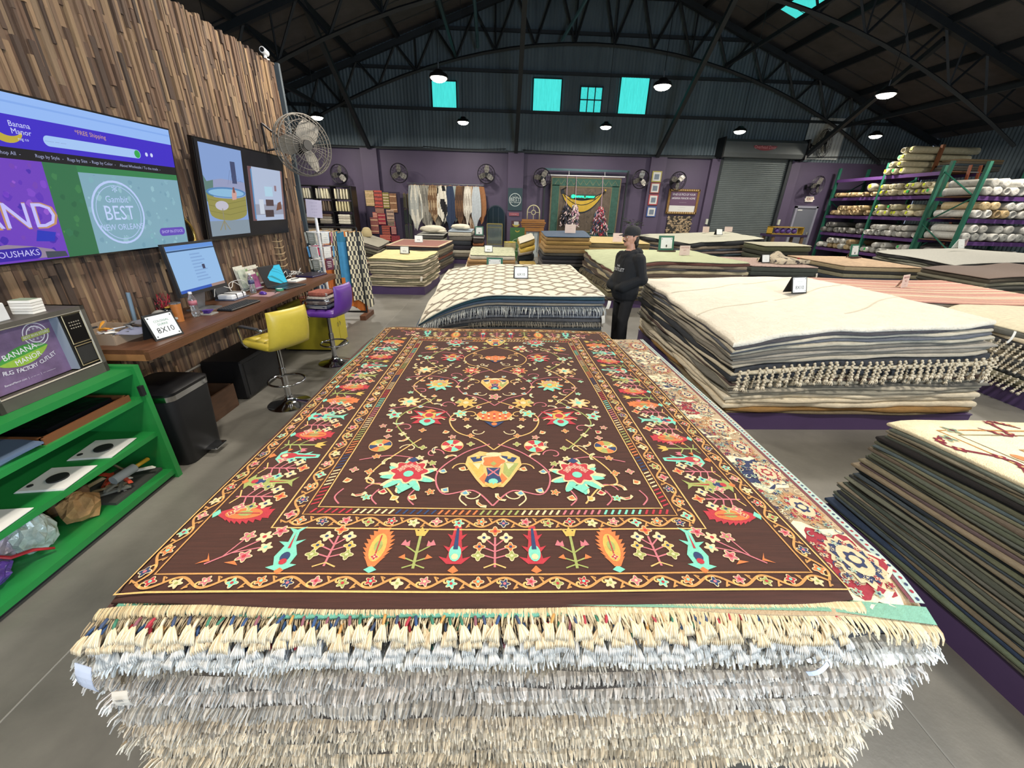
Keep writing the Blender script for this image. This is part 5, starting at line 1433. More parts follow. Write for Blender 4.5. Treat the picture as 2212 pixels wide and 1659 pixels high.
m = MB(); m.ball((0, 0, .06), .06, 10, sc=(1, 1.7, 1)); m.v = [(x, y, max(z, 0)) for x, y, z in m.v]; m.build('bag', mat('dark_cloth', '#17181d', rough=.8), bk, smooth=True)
# bottles
glass = mat('clear_plastic', '#eef2f4', rough=.06, trans=.92)
def bottle(x, y, label, lab):
    b = item('water_bottle', label, 'bottle', x, y)
    m = MB(); m.lathe([(.026, 0), (.031, .006), (.031, .04), (.027, .055), (.031, .07), (.027, .085), (.031, .10), (.031, .145), (.026, .17), (.014, .188), (.013, .198)], n=18); m.build('body', glass, b, smooth=.9)
    m = MB(); m.lathe([(.0145, .198), (.0145, .215), (.001, .215)], n=14); m.build('cap', wht, b, smooth=.6)
    m = MB(); m.lathe([(.0316, .102), (.0316, .142)], n=18); m.build('paper_band', lab, b, smooth=True)
bottle(-2.70, 3.53, 'clear water bottle with a red band beside the orange tumbler', mat('red_band', '#a2606a', rough=.5))
bottle(-2.79, 4.58, 'clear water bottle with a navy band before the open laptop', mat('navy_band', '#3c3f66', rough=.5))
# orange tumbler
cu = item('tumbler', 'orange paper tumbler with a foil lid and barcode', 'tumbler', -2.72, 3.36)
m = MB(); m.lathe([(.03, 0), (.034, .08), (.040, .15)], n=20); m.build('cup', mat('orange_cup', '#a9682f', rough=.45, var=.2, scale=20), cu, smooth=.9)
m = MB(); m.lathe([(.040, .15), (.041, .158), (.03, .162), (.001, .156)], n=20); m.build('foil_lid', mat('foil', '#b9bcc0', rough=.25, metal=.9), cu, smooth=.9)
m = MB(); m.box((.0, -.0355, .035), (.03, .003, .018)); m.build('barcode_patch', mat('pale_paper'), cu)
# scanner
sn = item('barcode_scanner', 'grey and black bean-shaped handheld scanner on the desk', 'scanner', -2.84, 3.36, DZ, .2)
m = MB(); m.ball((0, -.06, .055), .07, 16, sc=(.75, 1.0, .75)); m.build('head', mat('warm_grey', '#8a8984', rough=.5), sn, smooth=True)
m = MB(); m.ball((0, .05, .06), .07, 14, sc=(.7, 1.4, .65)); m.build('grip', mat('gloss_black', '#0c0c0d', rough=.1, coat=.4), sn, smooth=True)
m = MB(); m.box((.02, .06, .106), (.03, .06, .006)); m.build('button', mat('amber', '#c9a24a', rough=.4), sn)
# red zip ties
zt2 = item('cable_tie_bunch', 'bunch of red and tan cable ties behind the scanner', 'cable ties', -2.93, 3.5)
m = MB(); rk = random.Random(5)
for k in range(34):
    a = rk.uniform(0, 6.28); r_ = rk.uniform(.03, .085); h = rk.uniform(.08, .2)
    c = rk.choice(['#a3263a', '#8c1f30', '#b53a48', '#9a6a4a', '#3a2a2c'])
    m.tube([(0+.2*r_*math.cos(a), .2*r_*math.sin(a), 0.0), (.6*r_*math.cos(a), .7*r_*math.sin(a), h*.7), (r_*math.cos(a+.5)*.8, r_*math.sin(a+.5), h), (r_*.6*math.cos(a+1.4), r_*math.sin(a+1.4), h*.75)], .0035, 4, col=hx(c))
o = m.build('ties', mat('tie_plastic', src='face', rough=.4), zt2, smooth=True); o['kind'] = 'stuff'
tb = item('cardboard_tube', 'slim blue grey tube standing against the wood wall', 'tube', -3.0+.03, 3.22, DZ)
m = MB(); m.tube([(0, 0, 0), (-.0, .03, .26)], .014, 10); m.build('tube', mat('tube_blue', '#5f7484', rough=.5), tb, smooth=.6)
# tent sign
def letters(mb, tx, size, M_, sx=1.0): mb.text(tx, size, M_, sx=sx)
paper = mat('card_white', '#dfe3e0', rough=.6); ink_g = mat('ink_green', '#2f6a4e', rough=.7); ink_k = mat('ink_black', '#1d1f22', rough=.7)
def tent_card(name, label, x, y, z, rz, w_, h, l1, l2, l3, board=None, group=None, face=None, sz=(.115, .30), ink1=None):
    """folded table card; its face looks along local -Y"""
    t = thing(name, label, 'sign', (x, y, z), rz, group)
    b = board or mat('board_black', '#121416', rough=.5)
    a = .30
    for s in (1, -1):
        m = MB(); m.box((0, -s*h*math.sin(a)/2, h*math.cos(a)/2), (w_, .006, h), rot=Matrix.Rotation(-s*a, 3, 'X')); m.build('board' if s > 0 else 'back_leg', b, t)
    T = Matrix.Translation((0, -h*math.sin(a)/2, h*math.cos(a)/2)) @ Matrix.Rotation(-a, 4, 'X') @ Matrix.Translation((0, -.0042, 0))
    m = MB(); m.T = T; m.box((0, 0, 0), (w_*.88, .002, h*.86)); m.build('card', face or paper, t)
    T2 = T @ Matrix.Translation((0, -.0016, 0)) @ Matrix.Rotation(PI/2, 4, 'X')
    m = MB()
    if l1: letters(m, l1, h*sz[0], T2 @ Matrix.Translation((0, h*.20, 0)))
    if l2: letters(m, l2, h*sz[0], T2 @ Matrix.Translation((0, h*.07, 0)))
    m.build('print', ink1 or ink_g, t)
    m = MB(); letters(m, l3, h*sz[1], T2 @ Matrix.Translation((0, -h*.16, 0))); m.build('handwriting', ink_k, t)
    for sx in (-1, 1):
        for sy in (-1, 1):
            m = MB(); m.T = T2; m.lathe([(h*.03, 0), (h*.03, .001), (.0001, .001)], (sx*w_*.38, sy*h*.36, 0), 10); m.build('pin', mat('pin_grey', '#55595c', rough=.4), t)
    return t
tent_card('tent_sign', 'black tent sign on the desk with a white card reading 8x10', -2.52, 2.92, DZ, PI/2-.25, .21, .19, 'COLONIAL', 'DURRIE', '8X10')
# tray box with tools at the near end of the desk
bx = item('parts_box', 'open cardboard parts box full of tools at the near end of the desk', 'box', -2.84, 2.86)
crd = mat('cardboard', '#8d7a66', rough=.85)
for (c, d) in (((0, -.15, .04), (.3, .006, .08)), ((0, .15, .04), (.3, .006, .08)), ((-.15, 0, .05), (.006, .3, .1)), ((.15, 0, .03), (.006, .3, .06)), ((0, 0, .003), (.3, .3, .006))):
    m = MB(); m.box(c, d); m.build('side' if d[2] > .02 else 'bottom', crd, bx)
rk = random.Random(12)
for k in range(26):
    c = rk.choice(['#1c1e22', '#c98a2a', '#b4442c', '#3a3c40', '#b9bcc2', '#8a8f96', '#20242a', '#d8d4cc'])
    x, y = -2.84+rk.uniform(-.12, .12), 2.86+rk.uniform(-.12, .12)
    l = rk.uniform(.06, .15); a = rk.uniform(0, 6.28)
    m = MB(); m.tube([(0, -l/2, 0), (0, -l*.1, .004), (0, l*.1, .003), (0, l/2, 0)], [.009, .011, .006, .004], 6, flat=.7)
    o = m.build('hand_tool', mat('tool_paint', src='object', rough=.4), color=hx(c), smooth=.7); o.location = (x, y, DZ+.015+.0035*k); o.rotation_euler = (rk.uniform(-.2, .2), rk.uniform(-.2, .2), a)
    tag(o, '%s hand tool lying in the cardboard parts box' % cname(c), 'tool', 'tools in the parts box')
for k, (x, y, w_, h, rz, c) in enumerate(((-2.72, 3.08, .16, .12, .4, '#cdcad8'), (-2.80, 3.12, .2, .14, .1, '#b9b6c6'), (-2.66, 2.86, .14, .2, .2, '#8b8fa6'), (-2.72, 3.02, .15, .11, -.5, '#6a6a72'))):
    m = MB(); n = 6
    V = [(lerp(-w_/2, w_/2, i/n), lerp(-h/2, h/2, j/n), .004+.016*k*.3+.012*math.sin(3*i/n+k)*math.sin(2.5*j/n+.4)+.012) for j in range(n+1) for i in range(n+1)]
    F = [(j*(n+1)+i, j*(n+1)+i+1, (j+1)*(n+1)+i+1, (j+1)*(n+1)+i) for j in range(n) for i in range(n)]
    m.add(V, F); o = m.build('plastic_sachet', mat('sachet', src='object', rough=.25), color=hx(c), smooth=True); o.location = (x, y, DZ+.02*k); o.rotation_euler = (0, 0, rz)
    tag(o, ['pale lilac sachet beside the parts box', 'white crumpled sachet behind the tent sign', 'blue grey sachet in front of the parts box', 'dark grey sachet on the white one'][k], 'sachet', 'sachets by the parts box')
# phone stand, purple cards
pc = item('card_bundle', 'small bundle of purple cards beside the keyboard', 'cards', -2.66, 3.62)
m = MB(); m.box((0, 0, .004), (.12, .1, .008)); m.build('pad', mat('pad_grey', '#8c8a84', rough=.7), pc)
for k in range(5):
    m = MB(); m.box((.0+.005*k, .01-.008*k, .018+.006*k), (.05, .07, .004), k*.25, rot=Matrix.Rotation(.3-.1*k, 3, 'X')); m.build('card', mat('violet_card', '#56398c' if True else '', rough=.5), pc)
# brochures, laptop
for k, (x, y, c1, w_, h, lab) in enumerate(((-2.96, 4.72, '#b9bfae', .17, .27, 'pale leaflet holder standing at the wall behind the second bottle'), (-2.85, 4.73, '#8c4a72', .15, .22, 'magenta leaflet holder in front of the pale one'), (-2.985, 5.0, '#6a5650', .24, .24, 'brown picture board behind the open laptop'))):
    t = item('leaflet_holder', lab, 'leaflets', x, y, DZ, 0)
    for j in range(3):
        m = MB(); m.box((.012*j-.012, .01*j, h/2-.01*j), (.004, w_, h-.02*j), rot=Matrix.Rotation(-.15, 3, 'Y')); m.build('leaflet', mat('leaflet%d%d' % (k, j), c1 if j == 2 else '#c9c6b8', rough=.5, var=.3, scale=12), t)
    m = MB(); m.box((.03, 0, .03), (.06, w_, .005)); m.build('shelf', mat('acrylic', '#9aa0a4', rough=.1), t)
    m = MB(); m.ball((.035, w_*.28, h*.8), .022, 10, sc=(.15, 1, 1)); m.build('emblem', mat('emblem_green', '#7f9a6a'), t)
lp_ = item('laptop', 'open black laptop with a teal leaf wallpaper', 'laptop', -2.66, 4.98, DZ, -.22)
m = MB(); m.rbox((.06, 0, .009), (.26, .36, .016), .004); m.build('base', mat('laptop_grey', '#3a3c40', rough=.35, metal=.4), lp_)
m = MB(); m.box((.03, 0, .0185), (.10, .3, .002)); m.build('keyboard_well', black_m, lp_)
LT = Matrix.Translation((-.075, 0, .014)) @ Matrix.Rotation(-.30, 4, 'Y')
m = MB(); m.T = LT; m.box((0, 0, .12), (.008, .36, .24)); m.build('lid', black_m, lp_)
s = MB(); s.T = LT @ Matrix(((0, 0, 1, .0046), (1, 0, 0, 0), (0, 1, 0, .12), (0, 0, 0, 1)))
def sp(P, c, l=0): s.poly([(x, y, .0004*l) for x, y in P], col=hx(c))
sp([(-.172, -.11), (.172, -.11), (.172, .11), (-.172, .11)], '#05080a')
sp([(-.10, -.01), (-.02, .05), (.05, .085), (.075, .11), (.172, .11), (.172, -.11), (.06, -.11), (-.02, -.08), (-.09, -.05)], '#27bfe0', 1)
sp([(-.09, -.0), (-.02, .0), (.07, -.06), (.12, -.11), (.09, -.11), (.04, -.07), (-.04, -.02)], '#118f9c', 2); sp([(0, .06), (.09, .03), (.172, -.03), (.172, -.036), (.09, .022), (.0, .052)], '#1590aa', 2); sp([(.03, .085), (.1, .06), (.172, .01), (.172, .004), (.1, .052), (.03, .078)], '#1590aa', 2)
s.build('screen', scr, lp_)
tp = item('tape_roll', 'green and white roll of tape before the open laptop', 'tape', -2.58, 4.74)
m = MB(); m.lathe([(.028, 0), (.042, 0), (.042, .022), (.028, .022), (.028, 0)], n=20); m.build('roll', mat('tape_green', '#3c8a6a', rough=.4), tp, smooth=.6)
m = MB(); m.lathe([(.022, .001), (.029, .001), (.029, .0235), (.022, .0235), (.022, .001)], n=20); m.build('core', wht, tp, smooth=.6)
pn = item('pen', 'black pen lying beside the tape roll', 'pen', -2.56, 4.62, DZ, .3)
m = MB(); m.tube([(0, -.07, .005), (0, .06, .005), (0, .075, .005)], [.005, .005, .001], 8); m.build('barrel', black_m, pn, smooth=.7)
np_ = item('notepad', 'white notepad with a black pen on top, near the closed laptop', 'notepad', -2.72, 5.42, DZ, -.1)
m = MB(); m.box((0, 0, .008), (.17, .24, .016)); m.build('pages', paper, np_)
m = MB(); m.tube([(-.01, -.07, .021), (.01, .07, .021)], .005, 6); m.build('pen_line', black_m, np_)
wb = item('adapter_box', 'small white adapter box behind the open laptop', 'adapter', -2.84, 5.22)
m = MB(); m.rbox((0, 0, .02), (.09, .12, .04), .006); m.build('body', wht, wb)
cl = item('laptop', 'closed dark purple laptop at the far end of the desk', 'laptop', -2.68, 5.83, DZ, -.15)
m = MB(); m.rbox((0, 0, .011), (.26, .36, .02), .005); m.build('base', mat('laptop_violet', '#26224a', rough=.3, coat=.3), cl)
m = MB(); m.box((0, 0, .0225), (.255, .35, .004)); m.build('lid', mat('laptop_lid', '#2b2634', rough=.35), cl)
# pale tiered wooden ornament on the wall
dr = thing('driftwood_rack', 'pale driftwood ornament with stacked arms hung on the wood wall', 'ornament', (WX+.035, 5.72, 1.0))
for k in range(6):
    m = MB(); rk = random.Random(70+k)
    m.tube([(.0, -.12+rk.uniform(-.02, .02), .08*k+.02), (.05, -.03, .08*k+.01), (.04, .05, .08*k+.015), (.02, .13+rk.uniform(-.02, .02), .08*k+.03)], [.006, .014, .012, .005], 6, flat=.6); m.build('arm', mat('driftwood', '#8f7a5c', rough=.8, var=.2, scale=20), dr, smooth=True)
m = MB(); m.tube([(.0, 0, 0), (.0, 0, .5)], .008, 6); m.build('spine', mat('driftwood'), dr)
# ------------------------------------------------------------------ green shelf unit with the old television
grn = mat('green_paint', '#1f7a38', rough=.42, var=.12, scale=3)
gs = thing('shelf_unit', 'bright green painted shelf unit with sloping end panel', 'shelf', (-2.7, 1.5, 0))
def gl(mb, name, mt=grn, parent=gs, **k):
    mb.v = [(x+2.7, y-1.5, z) for x, y, z in mb.v]; return mb.build(name, mt, parent, **k)
GY0, GY1 = .35, 2.49
for z, xf, th in ((.875, -2.42, .04), (.67, -2.42, .035), (.395, -2.42, .035), (.075, -2.40, .04)):
    m = MB(); m.box(((xf-3.0)/2, (GY0+GY1)/2, z-th/2), (xf+3.0, GY1-GY0, th)); gl(m, 'shelf_board')
for y in (GY1, GY0):
    m = MB(); m.prism([(-3.0, 0), (-2.385, 0), (-2.40, .89), (-3.0, .89)], y-.02, y+.02, axis='y'); gl(m, 'end_panel')
m = MB(); m.box((-3.0, (GY0+GY1)/2, .45), (.015, GY1-GY0, .85)); gl(m, 'back_panel')
m = MB(); m.box((-2.44, (GY0+GY1)/2, .025), (.02, GY1-GY0, .05)); gl(m, 'toe_board', mat('toe_dark', '#101512', rough=.8))
m = MB(); m.box((-2.395, GY1-.03, .72), (.02, .03, .07)); gl(m, 'catch', mat('hinge_metal', '#2d3032', rough=.4, metal=.6))

rt = thing('retro_television', 'old wooden-cased television holding a purple and green shop poster', 'television', (-2.69, 2.13, .876), .02)
case = mat('tv_case', '#4b4740', rough=.45, var=.15, scale=8)
W2, H2, D2 = .62, .425, .40
FX = D2/2-.03
def rl(mb, name, mt, **k): return mb.build(name, mt, rt, **k)
for nm, c, d in (('case_top', (-.03, 0, H2-.012), (D2, W2, .024)), ('case_bottom', (-.03, 0, .03), (D2, W2, .06)), ('case_side', (-.03, W2/2-.012, H2/2), (D2, .024, H2)), ('case_side', (-.03, -W2/2+.012, H2/2), (D2, .024, H2)), ('case_back', (-D2/2-.02, 0, H2/2), (.02, W2, H2))):
    m = MB(); m.box(c, d); rl(m, nm, case)
for (y0, z0, y1, z1) in ((-W2/2+.026, .066, W2/2-.026, .066), (-W2/2+.026, H2-.026, W2/2-.026, H2-.026), (-W2/2+.026, .066, -W2/2+.026, H2-.026), (W2/2-.026, .066, W2/2-.026, H2-.026)):
    m = MB(); m.tube([(FX-.004, y0, z0), (FX-.004, y1, z1)], .005, 4); rl(m, 'moulding', mat('moulding', '#8b8474', rough=.4))
m = MB(); m.box((FX-.04, .225, H2/2+.02), (.06, .125, H2-.09)); rl(m, 'control_panel', mat('panel_black', '#15130f', rough=.4))
m = MB(); m.box((FX-.009, .225, .305), (.006, .10, .15)); rl(m, 'dial_plate', mat('dial', '#0b0a0a', rough=.25))
for (y0, y1, z0, z1) in ((.17, .28, .22, .39), (.17, .28, .085, .205)):
    m = MB(); m.tube([(FX-.006, y0, z0), (FX-.006, y1, z0), (FX-.006, y1, z1), (FX-.006, y0, z1)], .003, 4, closed=True); rl(m, 'trim_frame', mat('gold_trim', '#9a8a66', rough=.35, metal=.4))
m = MB()
for a in range(3):
    for b in range(5): m.box((FX-.005, .195+.014*b, .31+.017*a), (.003, .006, .006))
rl(m, 'dial_marks', mat('dial_marks', '#8a8272'))['kind'] = 'stuff'
m = MB(); m.box((FX-.009, .225, .145), (.004, .10, .10)); rl(m, 'speaker_cloth', mat('speaker_cloth', '#1f1d1a', rough=.9, bump=.5, bscale=300))
m = MB(); m.box((FX-.06, .157, .23), (.08, .010, .32)); rl(m, 'mask', mat('mask_grey', '#7f8792', rough=.4))
m = MB(); m.box((FX-.07, -.066, .232), (.012, .44, .33)); po = rl(m, 'poster', mat('poster_purple', '#6a5674', rough=.5, var=.35, scale=9))
PX = FX-.0635
V2 = lambda y, z, l=0: (PX+.0006*l, y, z)
def lp2(P, col, l, name): m = MB(); m.poly([V2(y, z, l) for y, z in P]); return m.build(name, col, po)
lf = mat('leaf_green', '#3f8a3a', rough=.5, var=.3, scale=14); lf2 = mat('leaf_light', '#86a83c', rough=.5, var=.2, scale=14)
c0, c1 = (-.175, .212), (.09, .248)
def leafpt(t, s):
    w_ = .05*math.sin(PI*t)**.75*s
    return (lerp(c0[0], c1[0], t)-w_*.13, lerp(c0[1], c1[1], t)+w_)
lp2([leafpt(i/14, 1) for i in range(15)]+[leafpt(1-i/14, 0) for i in range(15)], lf, 1, 'leaf_half')
lp2([leafpt(i/14, 0) for i in range(15)]+[leafpt(1-i/14, -1) for i in range(15)], lf2, 1, 'leaf_half')
pw = mat('poster_white', '#d4d2d8', rough=.5)
def MT(y, z, l=2, rot=0.): return Matrix(((0, 0, 1, PX+.0006*l), (1, 0, 0, y), (0, 1, 0, z), (0, 0, 0, 1))) @ Matrix.Rotation(rot, 4, 'Z')
def wr(tx, size, M_, sx=1.): m = MB(); m.text(tx, size, M_, sx=sx); m.build('lettering', pw, po)
wr('BANANA', .043, MT(-.055, .252, 2, .13)); wr('MANOR', .038, MT(-.03, .207, 2, .13))
m = MB(); wd = 'RUG FACTORY OUTLET'
for i, ch in enumerate(wd):
    t = i/(len(wd)-1); m.text(ch, .031, MT(lerp(-.165, .10, t), .168-.02*math.sin(PI*t)+.022*t, 2, lerp(-.2, .36, t)))
m.build('lettering', pw, po)
wr('BananaManor.com  |  -- --- ---  |  --- -----------', .0145, MT(-.06, .108))
for r_ in (.064, .046):
    m = MB()
    for i in range(30):
        a, b = 2*PI*i/30, 2*PI*(i+1)/30
        m.poly([V2(.055+r_*math.cos(a), .318+r_*math.sin(a), 1), V2(.055+r_*math.cos(b), .318+r_*math.sin(b), 1), V2(.055+(r_-.005)*math.cos(b), .318+(r_-.005)*math.sin(b), 1), V2(.055+(r_-.005)*math.cos(a), .318+(r_-.005)*math.sin(a), 1)])
    m.build('badge_ring', pw, po)
wr('* * *', .03, MT(.055, .343)); wr('* * *', .03, MT(.055, .288)); wr('-- -- ---', .016, MT(.055, .367)); wr('-- ---', .016, MT(.055, .266))
lp2([(-.022, .300), (.128, .308), (.132, .332), (-.018, .324)], mat('band_green', '#8f9a4a', rough=.5), 3, 'badge_band')
wr('BEST RUG STORE', .0175, MT(.055, .316, 4, .05))
# things standing on the old television
TZ = .876+H2
def boxy(name, label, cat, x, y, z, d, col, rz=0., group=None, lid=None):
    t = thing(name, label, cat, (x, y, z), rz, group)
    m = MB(); m.rbox((0, 0, d[2]/2), d, .004); m.build('body', mat('card_%s' % col[1:], col, rough=.7, var=.1, scale=15), t)
    m = MB(); m.box((0, d[1]*.1, d[2]+.001), (d[0]*.98, d[1]*.3, .002)); m.build('flap', mat('card_%s' % (lid or col)[1:], lid or col, rough=.7), t)
    return t
boxy('card_box', 'white paper box with a grey wrap on the old television', 'box', -2.62, 2.03, TZ, (.12, .13, .09), '#c3c3c1', .1, lid='#8e9190')
bs = thing('card_stack', 'stack of white cards with a green picture on the old television', 'cards', (-2.62, 2.24, TZ), .1)
for k in range(5):
    m = MB(); m.box((.001*k, 0, .008+.015*k), (.10, .075, .013), .02*k); m.build('card_block', mat('card_c9c6bd' if k % 2 else 'card_ddd', '#cfcbc2' if k % 2 else '#dedbd2', rough=.6), bs)
m = MB(); m.box((0, 0, .076), (.09, .065, .001)); m.build('picture', mat('card_green', '#7f8f78', rough=.6, var=.3, scale=40), bs)
rp = thing('ribbon_pouch', 'red ribbon heap on the old television', 'ribbon', (-2.75, 1.93, TZ))
m = MB(); m.ball((0, 0, .05), .055, 12, sc=(1, 1.2, 1)); m.v = [(x+.01*math.sin(30*y), y, max(0, z+.008*math.sin(40*x))) for x, y, z in m.v]; m.build('ribbon', mat('red_ribbon', '#a3202a', rough=.4), rp, smooth=True)
boxy('white_card', 'blank white folded card on the old television', 'card', -2.55, 1.90, TZ, (.01, .09, .06), '#d8d8dc', -.1)
# second shelf: blue folders, black tray with wooden rim
for k in range(3):
    m = MB(); m.box((0, 0, .006), (.24, .34, .012)); o = m.build('folder', mat('folder_blue%d' % k, ['#5f7088', '#6d7f95', '#55657c'][k], rough=.5), None); o.location = (-2.58+.01*k, 1.62+.04*k, .67+.0125*k); o.rotation_euler = (0, 0, .1-.12*k)
    tag(o, ['bottom', 'middle', 'top'][k]+' blue folder of the pile on the green shelf', 'folder', 'blue folders')
ty = thing('tray', 'shallow black tray with a brown wooden rim on the green shelf', 'tray', (-2.66, 2.14, .67))
m = MB(); m.box((0, 0, .008), (.42, .52, .012)); m.build('base', black_m, ty)
for (c, d) in (((.21, 0, .02), (.02, .54, .04)), ((-.21, 0, .02), (.02, .54, .04)), ((0, .26, .02), (.42, .02, .04)), ((0, -.26, .02), (.42, .02, .04))):
    m = MB(); m.box(c, d); m.build('rim', mat('rim_wood', '#6b4226', rough=.5), ty)
m = MB(); m.box((.0, .02, .03), (.3, .4, .03)); m.build('cloth', mat('bag_black', '#0e0e10', rough=.25, bump=.8, bscale=12), ty)
# third shelf: white sheets with a black disc
for k, (x, y, rz) in enumerate(((-2.58, 2.24, .15), (-2.56, 1.93, .12), (-2.55, 1.56, .1), (-2.52, 1.28, .05))):
    t = thing('sample_sheet', ['white sheet with a black disc at the far end of the green shelf', 'cream edged sheet stack with the largest black disc', 'white sheet with a black disc beside the near paper bags', 'plain white sheet at the near end of the green shelf'][k], 'sheet', (x, y, .395), rz, 'sample sheets')
    for j in range(3):
        m = MB(); m.box((.004*j, .003*j, .0015+.003*j), (.24, .22, .0028)); m.build('sheet', mat('sheet_white', '#d6d4cf', rough=.6), t)
    if k < 3:
        m = MB(); m.lathe([(.048, 0), (.048, .008), (.001, .009)], (.01, .0, .009), 20); m.build('disc', mat('rubber', '#1d1d1c', rough=.7), t, smooth=.6)
        m = MB(); m.lathe([(.014, 0), (.014, .004), (.001, .004)], (-.08, -.06, .009), 12); m.build('dot', mat('rubber'), t)
# bottom shelf: bags, roller, tools
def crumple(c, sc, seed, n=14, amt=.16, flat=True, rough=0.):
    rk = random.Random(seed); f = [(rk.uniform(4, 14), rk.uniform(4, 14), rk.uniform(4, 14), rk.uniform(0, 6)) for _ in range(5)]
    m = MB(); m.ball((0, 0, 0), 1, n)
    V = []
    for x, y, z in m.v:
        d = 1+rk.uniform(-rough, rough)+sum(amt/2*math.sin(a*x+b*y+c_*z+p_) for a, b, c_, p_ in f)/2
        V.append((x*d*sc[0], y*d*sc[1], max(z*d*sc[2], -sc[2]*.85)+sc[2]*.85))
    m.v = V
    return m
SZ = .075
for k, (x, y, sc, col, lab, cat_) in enumerate((
        (-2.58, 1.98, (.10, .10, .085), '#9a7447', 'crumpled brown paper bag at the front of the green bottom shelf', 'paper bag'),
        (-2.72, 2.05, (.09, .13, .10), '#6e5238', 'darker brown paper bag behind the crumpled one', 'paper bag'),
        (-2.60, 1.74, (.09, .09, .12), '#aab4a8', 'clear plastic bag with green print on the bottom shelf', 'plastic bag'),
        (-2.72, 1.66, (.09, .14, .13), '#b7a7b0', 'cloudy plastic bag with red print on the bottom shelf', 'plastic bag'),
        (-2.58, 1.46, (.08, .12, .07), '#5d3f8f', 'clear bag of violet bottles on the bottom shelf', 'plastic bag'),
        (-2.72, 1.40, (.10, .16, .11), '#54443f', 'brown plastic bag at the back of the bottom shelf', 'plastic bag'),
        (-2.50, 1.30, (.06, .10, .05), '#6a4ba8', 'shiny violet wrap at the front of the bottom shelf', 'plastic wrap'),
        (-2.66, 1.30, (.08, .10, .09), '#4a2f5f', 'dark plum plastic bag on the bottom shelf', 'plastic bag'))):
    t = thing('shelf_bag', lab, cat_, (x, y, SZ))
    crumple(0, sc, 30+k, 14 if k < 2 else 20, .20, rough=.14 if k < 2 else .10).build('bag', mat('bagmat%d' % k, col, rough=.22 if k > 1 else .8, var=.35, scale=18, bump=.9, bscale=25), t, smooth=False)
    m = crumple(0, (sc[0]*.35, sc[1]*.45, sc[2]*.35), 60+k, 10, .4, rough=.25); m.v = [(a, b, c+sc[2]*1.45) for a, b, c in m.v]; m.build('neck', mat('bagmat%d' % k), t)
rb = thing('ribbon_roll', 'red ribbon strip curling out of the plastic bags', 'ribbon', (-2.53, 1.62, SZ))
m = MB(); m.tube([(-.05, -.1, .17), (.0, -.05, .10), (.03, .02, .08), (.06, .08, .03)], [.012, .014, .014, .01], 8, flat=.5); m.build('ribbon', mat('red_ribbon'), rb, smooth=True)
pr_ = thing('paint_roller', 'grey paint roller with a yellow handle on the green bottom shelf', 'paint roller', (-2.55, 2.32, SZ+.10), -.1)
m = MB(); m.tube([(0, -.12, 0), (0, .03, 0)], .03, 14); m.build('sleeve', mat('roller_grey', '#8f9290', rough=.9), pr_, smooth=.7)
m = MB(); m.tube([(0, .03, 0), (0, .13, .0), (0, .135, 0)], [.013, .015, .014], 10); m.build('handle', mat('roller_yellow', '#c99a2c', rough=.4), pr_, smooth=.7)
tl = thing('tool_tray', 'long grey tray of odd tools under the paint roller', 'tray', (-2.62, 2.27, SZ))
m = MB(); m.box((0, 0, .01), (.3, .38, .02)); m.build('tray', mat('tray_grey', '#3f403c', rough=.6), tl)
rk = random.Random(6)
for k in range(16):
    c = rk.choice(['#55564f', '#6b6a60', '#3c3d3a', '#b5432a', '#8a7c5e', '#c9c5ba', '#4a4b46'])
    l = rk.uniform(.08, .2); m = MB(); m.box((0, 0, 0), (rk.uniform(.012, .03), l, rk.uniform(.01, .02)), taper=.8)
    o = m.build('tool', mat('tool_paint'), color=hx(c)); o.location = (-2.62+rk.uniform(-.12, .1), 2.25+rk.uniform(-.13, .13), SZ+.03+.0035*k); o.rotation_euler = (rk.uniform(-.2, .2), rk.uniform(-.2, .2), rk.uniform(0, 6))
    tag(o, '%s odd tool heaped on the grey tray of the green shelf' % cname(c), 'tool', 'tools on the grey tray')

# ------------------------------------------------------------------ bin, crate, speaker box, yellow cabinet
steel = mat('chrome', '#c2c4c8', rough=.12, metal=1.0)
bn = thing('pedal_bin', 'black pedal bin with a steel rim beside the green shelf', 'bin', (-2.56, 2.80, 0))
def ringbox(w_, d, z, r_=.06, n=4):
    P = []
    for cx, cy, a0 in ((w_/2-r_, d/2-r_, 0), (-w_/2+r_, d/2-r_, PI/2), (-w_/2+r_, -d/2+r_, PI), (w_/2-r_, -d/2+r_, 1.5*PI)):
        P += [(cx+r_*math.cos(a0+i*PI/2/n), cy+r_*math.sin(a0+i*PI/2/n), z) for i in range(n+1)]
    return P
def shell(levels, n=4):
    m = MB(); V = []; F = []; k = None
    for w_, d, z, r_ in levels:
        P = ringbox(w_, d, z, r_, n); k = len(P); V += P
    for i in range(len(levels)-1):
        for j in range(k):
            F.append((i*k+j, i*k+(j+1) % k, (i+1)*k+(j+1) % k, (i+1)*k+j))
    F.append(tuple(range(k-1, -1, -1))); F.append(tuple((len(levels)-1)*k+j for j in range(k)))
    return m.add(V, F)
shell([(.34, .36, .0, .06), (.36, .38, .02, .06), (.42, .42, .56, .06)]).build('body', mat('bin_black', '#141518', rough=.5), bn, smooth=.7)
shell([(.425, .425, .56, .06), (.43, .43, .60, .06)]).build('rim_band', steel, bn, smooth=.7)
shell([(.43, .43, .60, .06), (.43, .43, .62, .06), (.36, .36, .64, .06)]).build('lid', mat('lid_black', '#0d0d0f', rough=.35), bn, smooth=.7)
m = MB(); m.rbox((.22, .04, .045), (.10, .14, .02), .006); m.build('pedal', steel, bn)
cr = thing('wooden_crate', 'low open brown wooden crate between bin and black speaker box', 'crate', (-2.82, 3.36, 0))
cw = mat('crate_wood', '#4a3220', rough=.7, var=.25, scale=5, stretch=(1, 1, 6))
